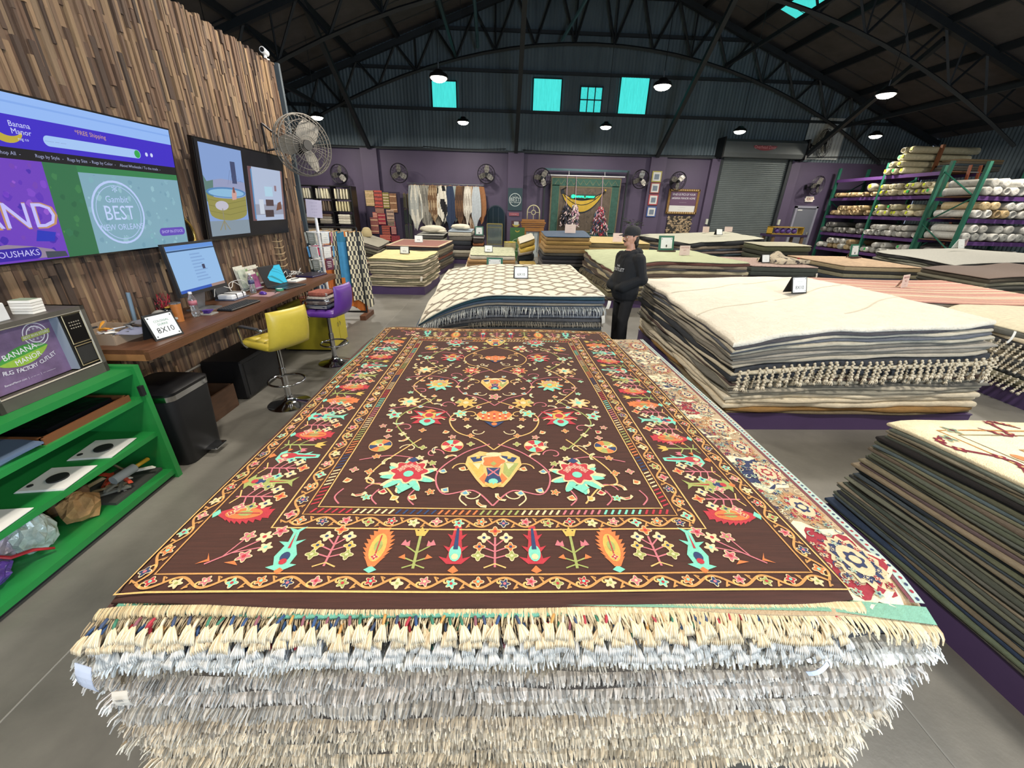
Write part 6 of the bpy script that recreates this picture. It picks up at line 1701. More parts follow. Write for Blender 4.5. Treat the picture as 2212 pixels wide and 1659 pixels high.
for (c, d) in (((.17, 0, .12), (.02, .58, .24)), ((-.17, 0, .12), (.02, .58, .24)), ((0, .28, .12), (.34, .02, .24)), ((0, -.28, .12), (.34, .02, .24)), ((0, 0, .012), (.34, .58, .02))):
    m = MB(); m.box(c, d); m.build('board', cw, cr)
sb = thing('speaker_cabinet', 'black speaker cabinet on the floor under the desk', 'speaker', (-2.80, 4.13, 0))
m = MB(); m.rbox((0, 0, .215), (.40, .74, .41), .015); m.build('cabinet', mat('cabinet_black', '#0e0e10', rough=.55, bump=.3, bscale=120), sb)
m = MB(); m.box((.202, 0, .215), (.008, .66, .34)); m.build('grille', mat('grille', '#08080a', rough=.9, bump=.6, bscale=200), sb)
m = MB(); m.box((0, .15, .426), (.06, .2, .012)); m.build('handle', black_m, sb)
for sx in (-1, 1):
    for sy in (-1, 1):
        m = MB(); m.lathe([(.015, 0), (.018, .012)], (sx*.16, sy*.32, 0), 8); m.build('foot', black_m, sb)
yc = thing('cabinet', 'mustard yellow cabinet with two doors at the far end of the desk', 'cabinet', (-2.64, 5.56, 0))
ym = mat('mustard_paint', '#8a8120', rough=.45, var=.15, scale=4)
m = MB(); m.box((0, 0, .32), (.64, .56, .58)); m.build('body', ym, yc)
m = MB(); m.box((0, 0, .015), (.6, .5, .03)); m.build('plinth', black_m, yc)
for s in (-1, 1):
    m = MB(); m.rbox((.33, s*.137, .32), (.02, .262, .54), .004); d_ = m.build('door', mat('mustard_door', '#b3a52c', rough=.4), yc)
    m = MB(); m.tube([(.345, s*.04, .30), (.352, s*.04, .33), (.345, s*.04, .36)], .005, 6); m.build('handle', steel, d_)

# ------------------------------------------------------------------ bar stools
def stool(label, loc, rz, leather, seam, hb=.36):
    t = thing('bar_stool', label, 'stool', loc, rz, 'bar stools at the desk')
    m = MB(); m.lathe([(.205, 0), (.205, .006), (.19, .014), (.10, .032), (.045, .06), (.036, .085), (.034, .10)], n=28); m.build('base', steel, t, smooth=.8)
    m = MB(); m.tube([(0, 0, .09), (0, 0, .40)], .03, 16); m.build('column', steel, t, smooth=.8)
    m = MB(); m.tube([(0, 0, .38), (0, 0, .64)], .022, 14); m.build('gas_lift', steel, t, smooth=.8)
    m = MB(); m.tube([(.0+.165*math.cos(a)-.03, .165*math.sin(a), .27) for a in [i*PI/14 for i in range(28)]], .011, 8, closed=True); m.tube([(.02, 0, .27), (.135, 0, .27)], .009, 6); m.build('foot_ring', steel, t, smooth=.8)
    m = MB(); m.rbox((0, 0, .64), (.22, .2, .02), .004); m.build('mount_plate', black_m, t)
    # seat: front is +x; cushion of stitched squares
    se = shell([(.38, .40, .65, .06), (.42, .43, .665, .07), (.42, .43, .70, .07), (.39, .40, .715, .06)]).build('seat', leather, t, smooth=.8)
    for a in range(3):
        for b in range(3):
            m = MB(); m.ball((-.115+.118*a, (b-1)*.125, .708), .062, 12, sc=(1, 1.02, .36)); m.build('cushion', leather, se, smooth=True)
    # backrest at -x, curving
    m = MB(); V = []; F = []; n = 12; k = 8
    for side in (0, 1):
        for j in range(k+1):
            v = j/k; z = .66+hb*v
            for i in range(n+1):
                u = (i/n-.5)*2
                e = (1-abs(u)**6*.9)*(1-(abs(v-.5)*2)**8*.75)
                x = -.215-.05*v+.045*u*u*.6+(.035*e if side else -.035*e)-.02*math.sin(PI*v)
                V.append((x, u*.215*(1-.06*v), z))
    N_ = (n+1)*(k+1)
    for j in range(k):
        for i in range(n):
            a = j*(n+1)+i; F.append((a, a+n+1, a+n+2, a+1)); F.append((N_+a, N_+a+1, N_+a+n+2, N_+a+n+1))
    rim = [i for i in range(n+1)]+[j*(n+1)+n for j in range(1, k+1)]+[k*(n+1)+n-i for i in range(1, n+1)]+[(k-j)*(n+1) for j in range(1, k)]
    for a, b in zip(rim, rim[1:]+rim[:1]): F.append((a, b, N_+b, N_+a))
    m.add(V, F); m.build('backrest', leather, t, smooth=1.2)
    for s in (-1, 1):
        m = MB(); m.tube([(-.20, s*.235, .86), (-.05, s*.245, .865), (.10, s*.245, .86), (.135, s*.243, .845), (.14, s*.24, .80), (.13, s*.235, .70), (.11, s*.21, .65)], .011, 8); m.build('arm', steel, t, smooth=True)
        m = MB(); m.rbox((-.03, s*.245, .872), (.22, .04, .016), .005); m.build('arm_pad', mat('arm_pad', '#26282c', rough=.3), t)
    return t
stool('yellow leather bar stool with chrome arms and base', (-2.15, 3.69, 0), PI-.45, mat('yellow_leather', '#b9a53a', rough=.4, var=.08, scale=15), None)
stool('purple leather bar stool with folded rugs on its seat', (-2.13, 4.87, 0), PI-.12, mat('purple_leather', '#5a2f86', rough=.4, var=.08, scale=15), None)
for k in range(4):
    cols = ['#3f4250', '#6a5a52', '#b9b0a2', '#8a4a3a'][k]
    t = thing('folded_rug', ['slate blue folded rug lowest on the purple stool', 'taupe folded rug second on the purple stool', 'pale grey folded rug third on the purple stool', 'rust folded rug on top of the purple stool pile'][k], 'rug', (-2.17, 4.88, .738+.048*k), -.12, 'folded rugs on the purple stool')
    shell([(.27-.02*k, .30-.02*k, 0, .04), (.29-.02*k, .32-.02*k, .02, .05), (.27-.02*k, .30-.02*k, .044, .04)]).build('fold', mat('folded_%d' % k, cols, rough=.9, var=.45, scale=30, bump=.6, bscale=80), t, smooth=.8)
    m = MB()
    for j in range(3): m.tube([(-.13, -.15+.02*k, .012+.011*j), (0, -.165+.02*k, .012+.011*j), (.13, -.15+.02*k, .012+.011*j)], .004, 5)
    m.build('fold_edge', mat('fold_pale', '#b5aea2', rough=.9), t, smooth=True)
rbk = thing('wire_basket', 'small red wire basket beside the folded rugs under the desk end', 'basket', (-2.56, 5.18, .62))
for z in (.0, .05, .1):
    m = MB(); m.tube([(.09*math.cos(a)*(1+z), .07*math.sin(a)*(1+z), z+.005) for a in [i*PI/8 for i in range(16)]], .004, 5, closed=True); m.build('hoop', mat('red_wire', '#a03038', rough=.4), rbk)
m = MB()
for i in range(16): a = i*PI/8; m.tube([(.09*math.cos(a), .07*math.sin(a), .005), (.099*math.cos(a), .077*math.sin(a), .105)], .003, 4)
m.build('wires', mat('red_wire'), rbk)['kind'] = 'stuff'
rbk.location = (-2.62, 5.45, .612)

# ------------------------------------------------------------------ card spinner and clothes rail past the desk
sp_ = thing('card_spinner', 'white spinner stand with hanging gift cards and a paper notice on top', 'display stand', (-2.74, 6.42, 0))
m = MB(); m.tube([(0, 0, 0), (0, 0, 1.72)], .022, 12); m.build('pole', wht, sp_, smooth=.7)
m = MB(); m.lathe([(.2, 0), (.2, .02), (.03, .04)], n=20); m.build('base', wht, sp_, smooth=.6)
for z in (1.50, 1.30, 1.10):
    m = MB(); m.tube([(.16*math.cos(a), .16*math.sin(a), z) for a in [i*PI/10 for i in range(20)]], .006, 6, closed=True); m.build('hoop', wht, sp_, smooth=True)
rk = random.Random(9)
for z in (1.36, 1.16, .98):
    for k in range(6):
        a = k*PI/3+.35
        col = rk.choice(['#c9c9c4', '#b8325a', '#8f938a', '#5a2a3f', '#b9b4ac', '#3f86b8', '#d4d2cc', '#97506a'])
        t = MB(); t.T = Matrix.Translation((.175*math.cos(a), .175*math.sin(a), z+.06)) @ Matrix.Rotation(a+PI/2, 4, 'Z') @ Matrix.Rotation(.08, 4, 'X')
        t.box((0, 0, 0), (.11, .018, .15)); p_ = t.build('card_pack', mat('pack', src='object', rough=.5, var=.2, scale=30), sp_, color=hx(col))
        t = MB(); t.T = Matrix.Translation((.187*math.cos(a), .187*math.sin(a), z+.06)) @ Matrix.Rotation(a+PI/2, 4, 'Z')
        for j in range(4): t.box((0, 0, .045-.025*j), (.07-.01*(j % 2), .002, .008))
        t.build('print', mat('pale_paper'), p_)
m = MB(); m.T = Matrix.Rotation(.35, 4, 'Z'); m.box((0, -.02, 1.82), (.21, .008, .24), rot=Matrix.Rotation(.08, 3, 'Y')); no = m.build('notice', mat('notice_lilac', '#a9a3b8', rough=.6), sp_)
m = MB(); m.T = Matrix.Rotation(.35, 4, 'Z')
for j, tx in enumerate(('- -- - --', '-- -- -', '--- - --', '- -- -', '-- -')): m.text(tx, .034, Matrix.Translation((0, -.026, 1.90-.042*j)) @ Matrix.Rotation(PI/2, 4, 'X'))
m.build('lettering', mat('ink_violet', '#5a5270', rough=.6), no)
cr_ = thing('clothes_rail', 'black clothes rail on a wooden foot', 'clothes rail', (-2.85, 7.2, 0))
m = MB(); m.tube([(-.42, 0, 1.53), (.42, 0, 1.53)], .018, 10); m.build('rail', black_m, cr_, smooth=.7)
for s in (-1, 1):
    m = MB(); m.tube([(s*.42, 0, .05), (s*.42, 0, 1.53)], .016, 8); m.build('upright', black_m, cr_, smooth=.7)
    m = MB(); m.box((s*.42, 0, .04), (.1, .5, .08)); m.build('foot', mat('foot_wood', '#5a3520', rough=.6), cr_)
m = MB(); m.box((0, 0, .1), (.84, .03, .03)); m.build('brace', black_m, cr_)
def hanging(name, label, cat, x, y, z1, z0, w_, cols, seed, pat=None, group=None, rz=0.):
    """a pleated cloth hung from a rail: wavy double-sided sheet with real thickness"""
    t = thing(name, label, cat, (x, y, z0), rz, group)
    rk = random.Random(seed); n, k = 22, 16; h = z1-z0
    f1, f2, p1, p2 = rk.uniform(1.5, 3), rk.uniform(4, 7), rk.uniform(0, 6), rk.uniform(0, 6)
    dr_ = rk.uniform(-.25, .25)
    V = []; F = []; Cc = []
    for side in (0, 1):
        for j in range(k+1):
            v = j/k
            for i in range(n+1):
                u = i/n-.5
                ww = w_*(1-.35*v*(.5+.5*math.sin(3*u+p1))) if 'hide' not in name else w_*(.35+.8*math.sin(PI*(.1+.8*(1-v)))**.8)
                pt_ = .5*h*abs(u+dr_*.6)*max(0, 1-v*3)**1.0 if 'hide' in name else 0
                V.append((u*ww+dr_*w_*.3*(1-v)*u, (.018*math.sin(2*PI*f1*u+p1)+.012*math.sin(2*PI*f2*u+p2))*(1.15-v*.5)+(.004 if side else -.004), h*v+pt_+(.06*h*math.sin(5*u+p2) if j == 0 else 0)))
    N_ = (n+1)*(k+1)
    for j in range(k):
        for i in range(n):
            a = j*(n+1)+i; c = pat((i+.5)/n, (j+.5)/k) if pat else cols[0]
            F.append((a, a+1, a+n+2, a+n+1)); Cc.append(hx(c)); F.append((N_+a, N_+a+n+1, N_+a+n+2, N_+a+1)); Cc.append(hx(c))
    m = MB(); m.v = V; m.f = F; m.c = Cc; m.m = [0]*len(F); m.build('cloth', mat('hung_cloth', src='face', rough=.9, var=.15, scale=12), t, smooth=True)
    m = MB(); m.tube([(0, 0, h), (0, 0, h+.05), (.012, 0, h+.065), (.02, 0, h+.05)], .003, 5); m.tube([(-w_*.35, 0, h-.02), (0, 0, h+.01), (w_*.35, 0, h-.02)], .008, 6); m.build('hanger', mat('hanger_wood', '#b08a55', rough=.5), t, smooth=True)
    return t
lat = lambda a, b: (lambda u, v: a if (int(u*11)+int(v*16)) % 2 else b)
def orange_blue(u, v):
    s_ = math.sin(5.2*v+2.2*u+.6)
    return '#c9702e' if s_ > .1 else '#3f86b0' if v < .9 else '#2d6f8c'
garm = [(-3.15, 'white cotton robe on the clothes rail', ['#c9c6be'], None, 1.0), (-3.02, 'navy dotted robe on the clothes rail', None, lat('#33507a', '#c9c9c2'), .95), (-2.9, 'orange robe between dotted and lattice robes', ['#b9662c'], None, 1.0), (-2.76, 'cream robe with a dark lattice print, nearest the gift cards', None, lat('#cbbf9c', '#4a4a4c'), 1.25), (-2.60, 'long orange and blue swirled textile on the clothes rail', None, orange_blue, 1.34), (-2.45, 'cream and black checked textile at the rail end', None, lat('#cfc6a8', '#3c3b3c'), 1.22)]
for k, (x, lab, cols, pt, ln) in enumerate(garm):
    hanging('hanging_textile', lab, 'textile', x, 7.2-.0, 1.47, 1.47-ln, .34 if k != 4 else .42, cols, 90+k, pt, 'textiles on the clothes rail', rz=PI/2-1.0)

# ------------------------------------------------------------------ wall fans
def fan(label, loc, rz, tilt, d=.66, group='wall fans', blades='#8d8a82', roll=0.):
    """cage faces local -Y; arm reaches back to the wall at +Y"""
    t = thing('wall_fan', label, 'fan', loc, rz, group)
    T = Matrix.Rotation(tilt, 4, 'X'); r_ = d/2
    cage = MB(); cage.T = T
    for k, (rr_, y) in enumerate(((r_, 0), (r_*.98, -.05), (r_*.98, .05), (r_*.72, -.075), (r_*.72, .075), (r_*.4, -.085), (r_*.4, .085))):
        cage.tube([(rr_*math.cos(a), y, rr_*math.sin(a)) for a in [i*PI/14 for i in range(28)]], .009 if k < 3 else .005, 4, closed=True)
    for i in range(18):
        a = 2*PI*i/18
        for s in (-1, 1): cage.tube([(r_*.98*math.cos(a), s*.05, r_*.98*math.sin(a)), (r_*.6*math.cos(a), s*.08, r_*.6*math.sin(a)), (.07*math.cos(a), s*.088, .07*math.sin(a))], .0035, 3, cap=False)
    cage.build('cage', mat('fan_black', '#15161a', rough=.45, metal=.3), t)
    m = MB(); m.T = T; m.tube([(0, -.09, 0), (0, .0, 0), (0, .02, 0)], [.05, .06, .04], 12); m.build('hub', mat('fan_black'), t, smooth=.7)
    m = MB(); m.T = T; m.tube([(0, .07, 0), (0, .22, 0)], [.075, .07], 12); m.build('motor', mat('fan_black'), t, smooth=.7)
    for k in range(3):
        m = MB(); m.T = T @ Matrix.Rotation(k*2*PI/3+roll, 4, 'Y'); V = []; F = []
        for j in range(7):
            q = j/6; rad = lerp(.05, r_*.9, q); ww = r_*.55*math.sin(PI*(.18+.62*q))**.8
            for i in range(5):
                e = (i/4-.5); V.append((ww*e, -.03*e*2, rad-.3*ww*e*e))
        n = len(V)
        V += [(x, y+.004, z) for x, y, z in V]
        for j in range(6):
            for i in range(4): a = j*5+i; F.append((a, a+1, a+6, a+5)); F.append((n+a, n+a+5, n+a+6, n+a+1))
        m.add(V, F); m.build('blade', mat('blade_%s' % blades[1:], blades, rough=.4, metal=.5), t, smooth=True)
    m = MB(); m.tube([tuple(T @ Vector((0, .2, 0))), (0, .30, -.05), (0, .48, -.05)], .018, 8); m.box((0, .49, -.05), (.1, .02, .18)); m.build('bracket', mat('fan_black'), t)
    return t
for k, (x, z, rz, rl_) in enumerate(((-6.65, 3.0, -.45, .3), (-4.2, 3.1, -.2, 0), (-.60, 3.16, 0, .1), (1.72, 3.08, .1, .6), (5.89, 3.13, .25, .15), (7.49, 3.1, .5, .9), (13.55, 3.09, .9, .4))):
    lab = ['black wall fan above the black shelving', 'black wall fan between the pilaster and the hanging hides', 'black wall fan right of the hide rail', 'black wall fan left of the banana rug', 'black wall fan right of the banana rug', 'black wall fan beside the framed notice column', 'black wall fan above the exit sign'][k]
    fan(lab, (x, YF-.505 + (-.18 if k in (2,) else 0)*0, z), rz*.35, .12, .72, roll=rl_)
# wall outlet boxes where the fans' cords run
bf = thing('wall_fan', 'large dusty wall fan on a triangular bracket at the end of the wood wall', 'fan', (-2.56, 5.98, 2.57), .93)
T = Matrix.Identity(4); r_ = .35
cage = MB()
for k, (rr_, y) in enumerate(((r_, 0), (r_*.98, -.07), (r_*.98, .07), (r_*.8, -.10), (r_*.8, .10), (r_*.55, -.115), (r_*.55, .115), (r_*.3, -.12), (r_*.3, .12))):
    cage.tube([(rr_*math.cos(a), y, rr_*math.sin(a)) for a in [i*PI/18 for i in range(36)]], .008 if k < 3 else .004, 5, closed=True)
for i in range(40):
    a = 2*PI*i/40
    for s in (-1, 1): cage.tube([(r_*math.cos(a), s*.0, r_*math.sin(a)), (r_*.96*math.cos(a), s*.075, r_*.96*math.sin(a)), (r_*.6*math.cos(a), s*.113, r_*.6*math.sin(a)), (.07*math.cos(a), s*.12, .07*math.sin(a))], .0028, 3, cap=False)
cage.build('cage', mat('dusty_wire', '#6a665f', rough=.6, metal=.4), bf)
m = MB(); m.tube([(0, -.12, 0), (0, 0, 0)], [.06, .07], 14); m.build('hub', mat('dusty_hub', '#3f3d3a', rough=.6), bf, smooth=.7)
m = MB(); m.tube([(0, .1, 0), (0, .28, 0)], [.09, .08], 14); m.build('motor', mat('fan_black'), bf, smooth=.7)
for k in range(3):
    m = MB(); m.T = Matrix.Rotation(k*2*PI/3+.5, 4, 'Y'); V = []; F = []
    for j in range(7):
        q = j/6; rad = lerp(.05, r_*.9, q); ww = r_*.62*math.sin(PI*(.18+.62*q))**.8
        for i in range(5): e = (i/4-.5); V.append((ww*e, -.06*e*2, rad-.3*ww*e*e))
    n = len(V); V += [(x, y+.004, z) for x, y, z in V]
    for j in range(6):
        for i in range(4): a = j*5+i; F.append((a, a+1, a+6, a+5)); F.append((n+a, n+a+5, n+a+6, n+a+1))
    m.add(V, F); m.build('blade', mat('dusty_blade', '#8a857b', rough=.5, metal=.3), bf, smooth=True)
m = MB()
inv = Matrix.Rotation(-.93, 3, 'Z')
def loc3(p): return tuple(inv @ (Vector(p)-Vector((-2.56, 5.98, 2.57))))
for a, b in (((WX+.03, 5.95, 2.80), (WX+.03, 5.95, 2.50)), ((WX+.03, 5.95, 2.80), (-2.80, 6.13, 2.57)), ((WX+.03, 5.95, 2.50), (-2.80, 6.13, 2.57))): m.tube([loc3(a), loc3(b)], .014, 6)
m.build('bracket', mat('fan_black'), bf)
big = fan('large dark exhaust fan above the exit door beside the roller shutter', (13.22, YF-.62, 4.62), .5, 0, 1.0, None, '#4a4d50', .2)
m = MB(); V, F = corrugated(12.75, 14.4, lambda x: 4.1, lambda x: 5.6, YF-.06, .135, .02); m.add(V, F)
tag(m.build('wall_sheet', mat('pale_sheet', '#a7aca9', rough=.6, var=.2, scale=2), world=True, smooth=True), 'pale corrugated sheet panel behind the large exhaust fan', 'panel')
# ------------------------------------------------------------------ things along the far wall
def facing(x, y, z, rot=0.): return Matrix.Translation((x, y, z)) @ Matrix.Rotation(PI/2, 4, 'X') @ Matrix.Rotation(rot, 4, 'Z')
# hides on a rail
rl2 = thing('hide_rail', 'long metal rail with rings carrying the hanging hides', 'rail', (-2.3, 18.5, 2.74))
m = MB(); m.tube([(-1.6, 0, 0), (1.6, 0, 0)], .015, 8); m.build('rail', grey_trim, rl2)
for s in (-1, 1): m = MB(); m.tube([(s*1.35, 0, 0), (s*1.35, .5, .05)], .012, 6); m.build('wall_arm', grey_trim, rl2)
def cow(u, v): return '#17171a' if math.sin(7*u+3)+math.sin(9*v+5*u)+.6*math.sin(15*v) > .2 else '#cfcabb'
def mot(a, b, f): return lambda u, v: a if math.sin(f*u*3+5*v)+math.sin(f*v*2+2) > -.2 else b
HD = [('pale grey hide at the left end of the rail', ['#9ba0a0'], None), ('silver grey hide with cream edge', None, mot('#a3a59f', '#c9c5b6', 5)), ('mid grey hide beside the silver one', ['#80837f'], None), ('grey beige hide in the grey group', None, mot('#8f8b80', '#6f6c64', 6)), ('long cream grey hide', ['#a9a596'], None), ('brown speckled narrow hide', None, mot('#6d5138', '#a58f70', 9)), ('taupe hide beside the cow hide', ['#8c8373'], None), ('black and white cow hide', None, cow), ('second black and white cow hide', None, cow), ('navy dyed hide', ['#26334c'], None), ('pale mint grey hide', ['#9aa6a4'], None), ('dark brown brindle hide', None, mot('#4a3426', '#6a4c34', 8)), ('umber hide beside the brindle', ['#4d3b2f'], None), ('white and grey speckled hide', None, mot('#c9c4b8', '#a49d92', 7)), ('brown hide with pale patches', None, mot('#7a5a40', '#b3a08a', 5)), ('pale blue grey hide', ['#a9b0b4'], None), ('long tan hide at the right end', ['#8f6240'], None)]
for k, (lab, cols, pt) in enumerate(HD):
    x = lerp(-3.75, -.85, k/(len(HD)-1)); ln = 1.7+.22*math.sin(k*2.3)
    hanging('hanging_hide', lab+' of the hide rail', 'hide', x, 18.5+.05*(-1)**k, 2.68, 2.68-ln, .30+.16*abs(math.sin(k*1.7)), cols, 140+k, pt, 'hides on the rail')
# grey runners beside the hides
for k in range(6):
    hanging('hanging_runner', ['upper', 'middle', 'lower'][k // 2]+' grey green folded runner, '+['nearer the red samples', 'nearer the hides'][k % 2], 'runner', -4.16+.18*(k % 2), 18.955, 2.35-.62*(k//2), 1.78-.62*(k//2), .15, [['#77705a', '#6a604c'], ['#4d544f', '#565d58'], ['#5d635d', '#525852']][k//2][k % 2:], 170+k, None, 'grey runners beside the hides')
# red sample rugs pinned on a board
bd = thing('sample_board', 'dark board on legs carrying the red sample rugs', 'board', (-5.05, 18.74, .3))
m = MB(); m.box((0, 0, 1.05), (1.5, .03, 2.1)); m.build('panel', mat('board_plum', '#2c2338', rough=.8), bd)
for s in (-1, 1): m = MB(); m.box((s*.7, 0, -.08), (.06, .12, .44)); m.build('leg', black_m, bd)
SM = [(-5.75, 1.83, .38, .60, '#a58e66', 'striped tan'), (-5.40, 1.78, .36, .66, '#a2493f', 'red lattice'), (-5.02, 1.75, .26, .62, '#7d7440', 'olive patchwork'), (-4.74, 1.60, .30, .74, '#7d5a40', 'brown striped'), (-5.38, 1.55, .36, .20, '#9a6a58', 'rose banded'), (-5.52, 1.33, .20, .26, '#9a4a42', 'small brick'), (-5.30, 1.10, .32, .44, '#8c2f3a', 'crimson floral'), (-4.92, 1.05, .32, .66, '#a58a76', 'pale panelled'), (-4.92, 1.02, .33, .22, '#b3304e', 'hot pink'), (-5.65, .72, .34, .66, '#7d4a44', 'dusty maroon'), (-5.18, .66, .34, .40, '#97493a', 'rust kilim'), (-4.78, .70, .22, .34, '#7a2a36', 'wine red'), (-5.30, .42, .5, .26, '#a2423c', 'red dhurrie'), (-4.85, .40, .42, .26, '#8f3038', 'scarlet and blue')]
for k, (x, z, w_, h, c, nm) in enumerate(SM):
    t = thing('sample_rug', '%s sample rug pinned on the dark board' % nm, 'rug', (x+w_/2, 18.70-.012*(k//3), z), 0, 'sample rugs on the board')
    m = MB(); m.rbox((0, 0, h/2), (w_, .012, h), .003); m.build('weave', mat('sample%d' % k, c, rough=.9, var=.5, scale=18+k, bump=.3, bscale=60), t)
    for j in range(3 + k % 3):
        m = MB(); m.box((0, -.0065, h*(.15+.7*j/(2+k % 3))), (w_*.92, .003, h*.05)); m.build('stripe', mat('stripe_%d' % (k % 3), ['#c9a884', '#3a2a30', '#d0b8a0'][k % 3], rough=.9), t)
# black shelving with folded rugs
sh = thing('shelving', 'black open shelving full of folded cream rugs behind the wood wall', 'shelf', (-7.05, 17.85, 0))
for z in (.05, .62, 1.12, 1.60, 2.05, 2.52): m = MB(); m.box((0, 0, z), (2.2, .6, .03)); m.build('shelf_board', black_m, sh)
for x in (-1.1, -.42, .3, 1.1): m = MB(); m.box((x, 0, 1.27), (.03 if abs(x) < 1 else .06, .6, 2.54)); m.build('upright', black_m, sh)
fm = mat('folded_cream', src='object', rough=.95, var=.25, scale=18, bump=.6, bscale=40)
fv = shell([(.062, .5, 0, .02), (.072, .52, .18, .02), (.055, .5, .36, .02)]).mesh('folded_rug', fm, .8)
fh = shell([(.46, .5, 0, .03), (.49, .52, .04, .04), (.46, .5, .085, .03)]).mesh('folded_rug', fm, .8)
rk = random.Random(31)
def folded(me, x, z, col, lab, rot=(0, 0, 0)):
    o = bpy.data.objects.new('folded_rug', me); C.objects.link(o); o.location = (x, 17.82, z); o.rotation_euler = rot; o.color = hx(col)
    tag(o, lab, 'rug', 'folded rugs on the black shelving')
for c, (x0, x1) in enumerate(((-8.06, -7.55), (-7.39, -6.83), (-6.66, -6.06))):
    nm = ['next to the wood wall', 'in the middle bay', 'in the right bay'][c]
    for k in range(5): folded(fv, lerp(x0+.07, x1-.07, k/4), 2.067, rk.choice(['#b9b39c', '#a8a494', '#c6bea2', '#8f8c82', '#c9c2a6']), 'cream rug folded on edge on the top shelf '+nm, (0, rk.uniform(-.02, .03), 0))
    for k in range(5): folded(fv, lerp(x0+.07, x1-.07, k/4), 1.617, '#c4ba94' if c == 2 else rk.choice(['#8c877c', '#4a4038', '#a39c8c', '#6a5a4c']), 'rug folded on edge on the second shelf '+nm, (0, rk.uniform(-.02, .03), 0))
    for z, lv in ((1.137, 'third'), (.637, 'fourth')):
        for k in range(4): folded(fh, (x0+x1)/2, z+.09*k, rk.choice(['#c9c4b2', '#b0a898', '#d0cab8'] if c == 2 else ['#4a3c34', '#7c766c', '#9b9486', '#5d4a3c']), 'flat folded rug, %s from the bottom of the %s shelf %s' % (ORD[k], lv, nm))
# arched mirror, glass case, drum stool
am = thing('arched_mirror', 'tall dark arched mirror leaning on the purple wall', 'mirror', (-.2, 18.86, .5))
arcp = lambda w_, h: [(-w_, 0), (w_, 0)]+[(w_*math.cos(a), h-w_+w_*math.sin(a)) for a in [i*PI/12 for i in range(13)]]
m = MB(); m.prism(arcp(.40, 1.5), -.015, .03, axis='y'); m.build('frame', mat('iron_teal', '#22303a', rough=.5), am)
m = MB(); m.prism([(x, z+.02) for x, z in arcp(.37, 1.44)], -.022, -.015, axis='y'); m.build('glass', mat('smoky_glass', '#33424c', rough=.12, metal=.7), am)
for x in (-.12, .12): m = MB(); m.box((x, -.025, .75), (.02, .008, 1.3)); m.build('bar', mat('iron_teal'), am)
gc = thing('glass_case', 'glass display case with thin brass edges beside the hides', 'display case', (-.2, 15.3, 0))
m = MB(); m.box((0, 0, .33), (.56, .5, .66)); m.build('base', mat('case_grey', '#6a6c6c', rough=.5), gc)
m = MB()
for x in (-.27, .27):
    for y in (-.24, .24): m.tube([(x, y, .66), (x, y, 1.36)], .012, 4)
for z in (.68, 1.25, 1.36):
    m.tube([(-.27, -.24, z), (.27, -.24, z), (.27, .24, z), (-.27, .24, z)], .010, 4, closed=True)
m.build('brass_frame', mat('brass_pale', '#b3a566', rough=.35, metal=.6), gc)
for n_, (c, d) in enumerate((((0, -.24, 1.01), (.52, .006, .66)), ((0, .24, 1.01), (.52, .006, .66)), ((-.27, 0, 1.01), (.006, .46, .66)), ((.27, 0, 1.01), (.006, .46, .66)), ((0, 0, 1.352), (.52, .46, .006)))):
    m = MB(); m.box(c, d); m.build('glass_pane', mat('pane_glass', '#c9d6d6', rough=.05, trans=.9), gc)
ds = thing('drum_stool', 'round stool with a gold rim beside the green award sign', 'stool', (.35, 14.9, 0))
m = MB(); m.lathe([(.2, .52), (.21, .55), (.21, .74), (.2, .77)], n=20); m.build('seat', mat('drum_cream', '#a59a72', rough=.6), ds, smooth=.7)
m = MB(); m.lathe([(.205, .77), (.215, .785), (.2, .80), (.001, .79)], n=20); m.build('rim', mat('gold_rim', '#c2b04a', rough=.35), ds, smooth=.7)
for k in range(3): a = k*2.1+.5; m = MB(); m.tube([(.15*math.cos(a), .15*math.sin(a), .53), (.19*math.cos(a), .19*math.sin(a), 0)], .018, 8); m.build('leg', mat('leg_brown', '#4a3426', rough=.5), ds)
# award signs
def award(name, label, x, y, z, w_, h, bg, fg, rot=0., small=False):
    t = thing(name, label, 'sign', (x, y, z), rot)
    m = MB(); m.box((0, 0, h/2), (w_, .02, h)); m.build('board', mat('bg_'+bg[1:], bg, rough=.6, var=.2, scale=3), t)
    r_ = w_*.42; cz = h*.48; f_ = mat('fg_'+fg[1:], fg, rough=.6)
    for ro, ri in ((r_, r_*.9),):
        m = MB()
        for i in range(32):
            a, b = 2*PI*i/32, 2*PI*(i+1)/32
            m.poly([(ro*math.cos(a), -.0115, cz+ro*math.sin(a)), (ro*math.cos(b), -.0115, cz+ro*math.sin(b)), (ri*math.cos(b), -.0115, cz+ri*math.sin(b)), (ri*math.cos(a), -.0115, cz+ri*math.sin(a))])
        m.build('ring', f_, t)
    for tx, dz, sz in (('*', .62, .3), ('Gambit', .42, .26), ('BEST', .02, .62), ('NEW ORLEANS', -.40, .22), ('- -', -.66, .16)):
        m = MB(); m.text(tx, r_*sz*1.25, facing(0, -.0115, cz+r_*dz)); m.build('lettering', f_, t)
    return t
award('award_sign', 'dark green hanging sign with a round white best-of award', .63, 18.79, 1.80, .62, .88, '#233b42', '#b9c3c0')
g2 = award('award_sign', 'bright green standing sign with a round award and small banana mark', .66, 16.2, 0, .56, 1.22, '#3a6b3c', '#a9bda4')
m = MB(); m.prism([(.09*math.cos(a), 1.12+.07*math.sin(a)) for a in [PI*1.05+i*PI*.9/8 for i in range(9)]]+[(.07*math.cos(a), 1.135+.045*math.sin(a)) for a in [PI*1.95-i*PI*.9/8 for i in range(9)]], -.014, -.011, axis='y'); m.build('banana_mark', mat('banana_yellow', '#b9a43a', rough=.5), g2)
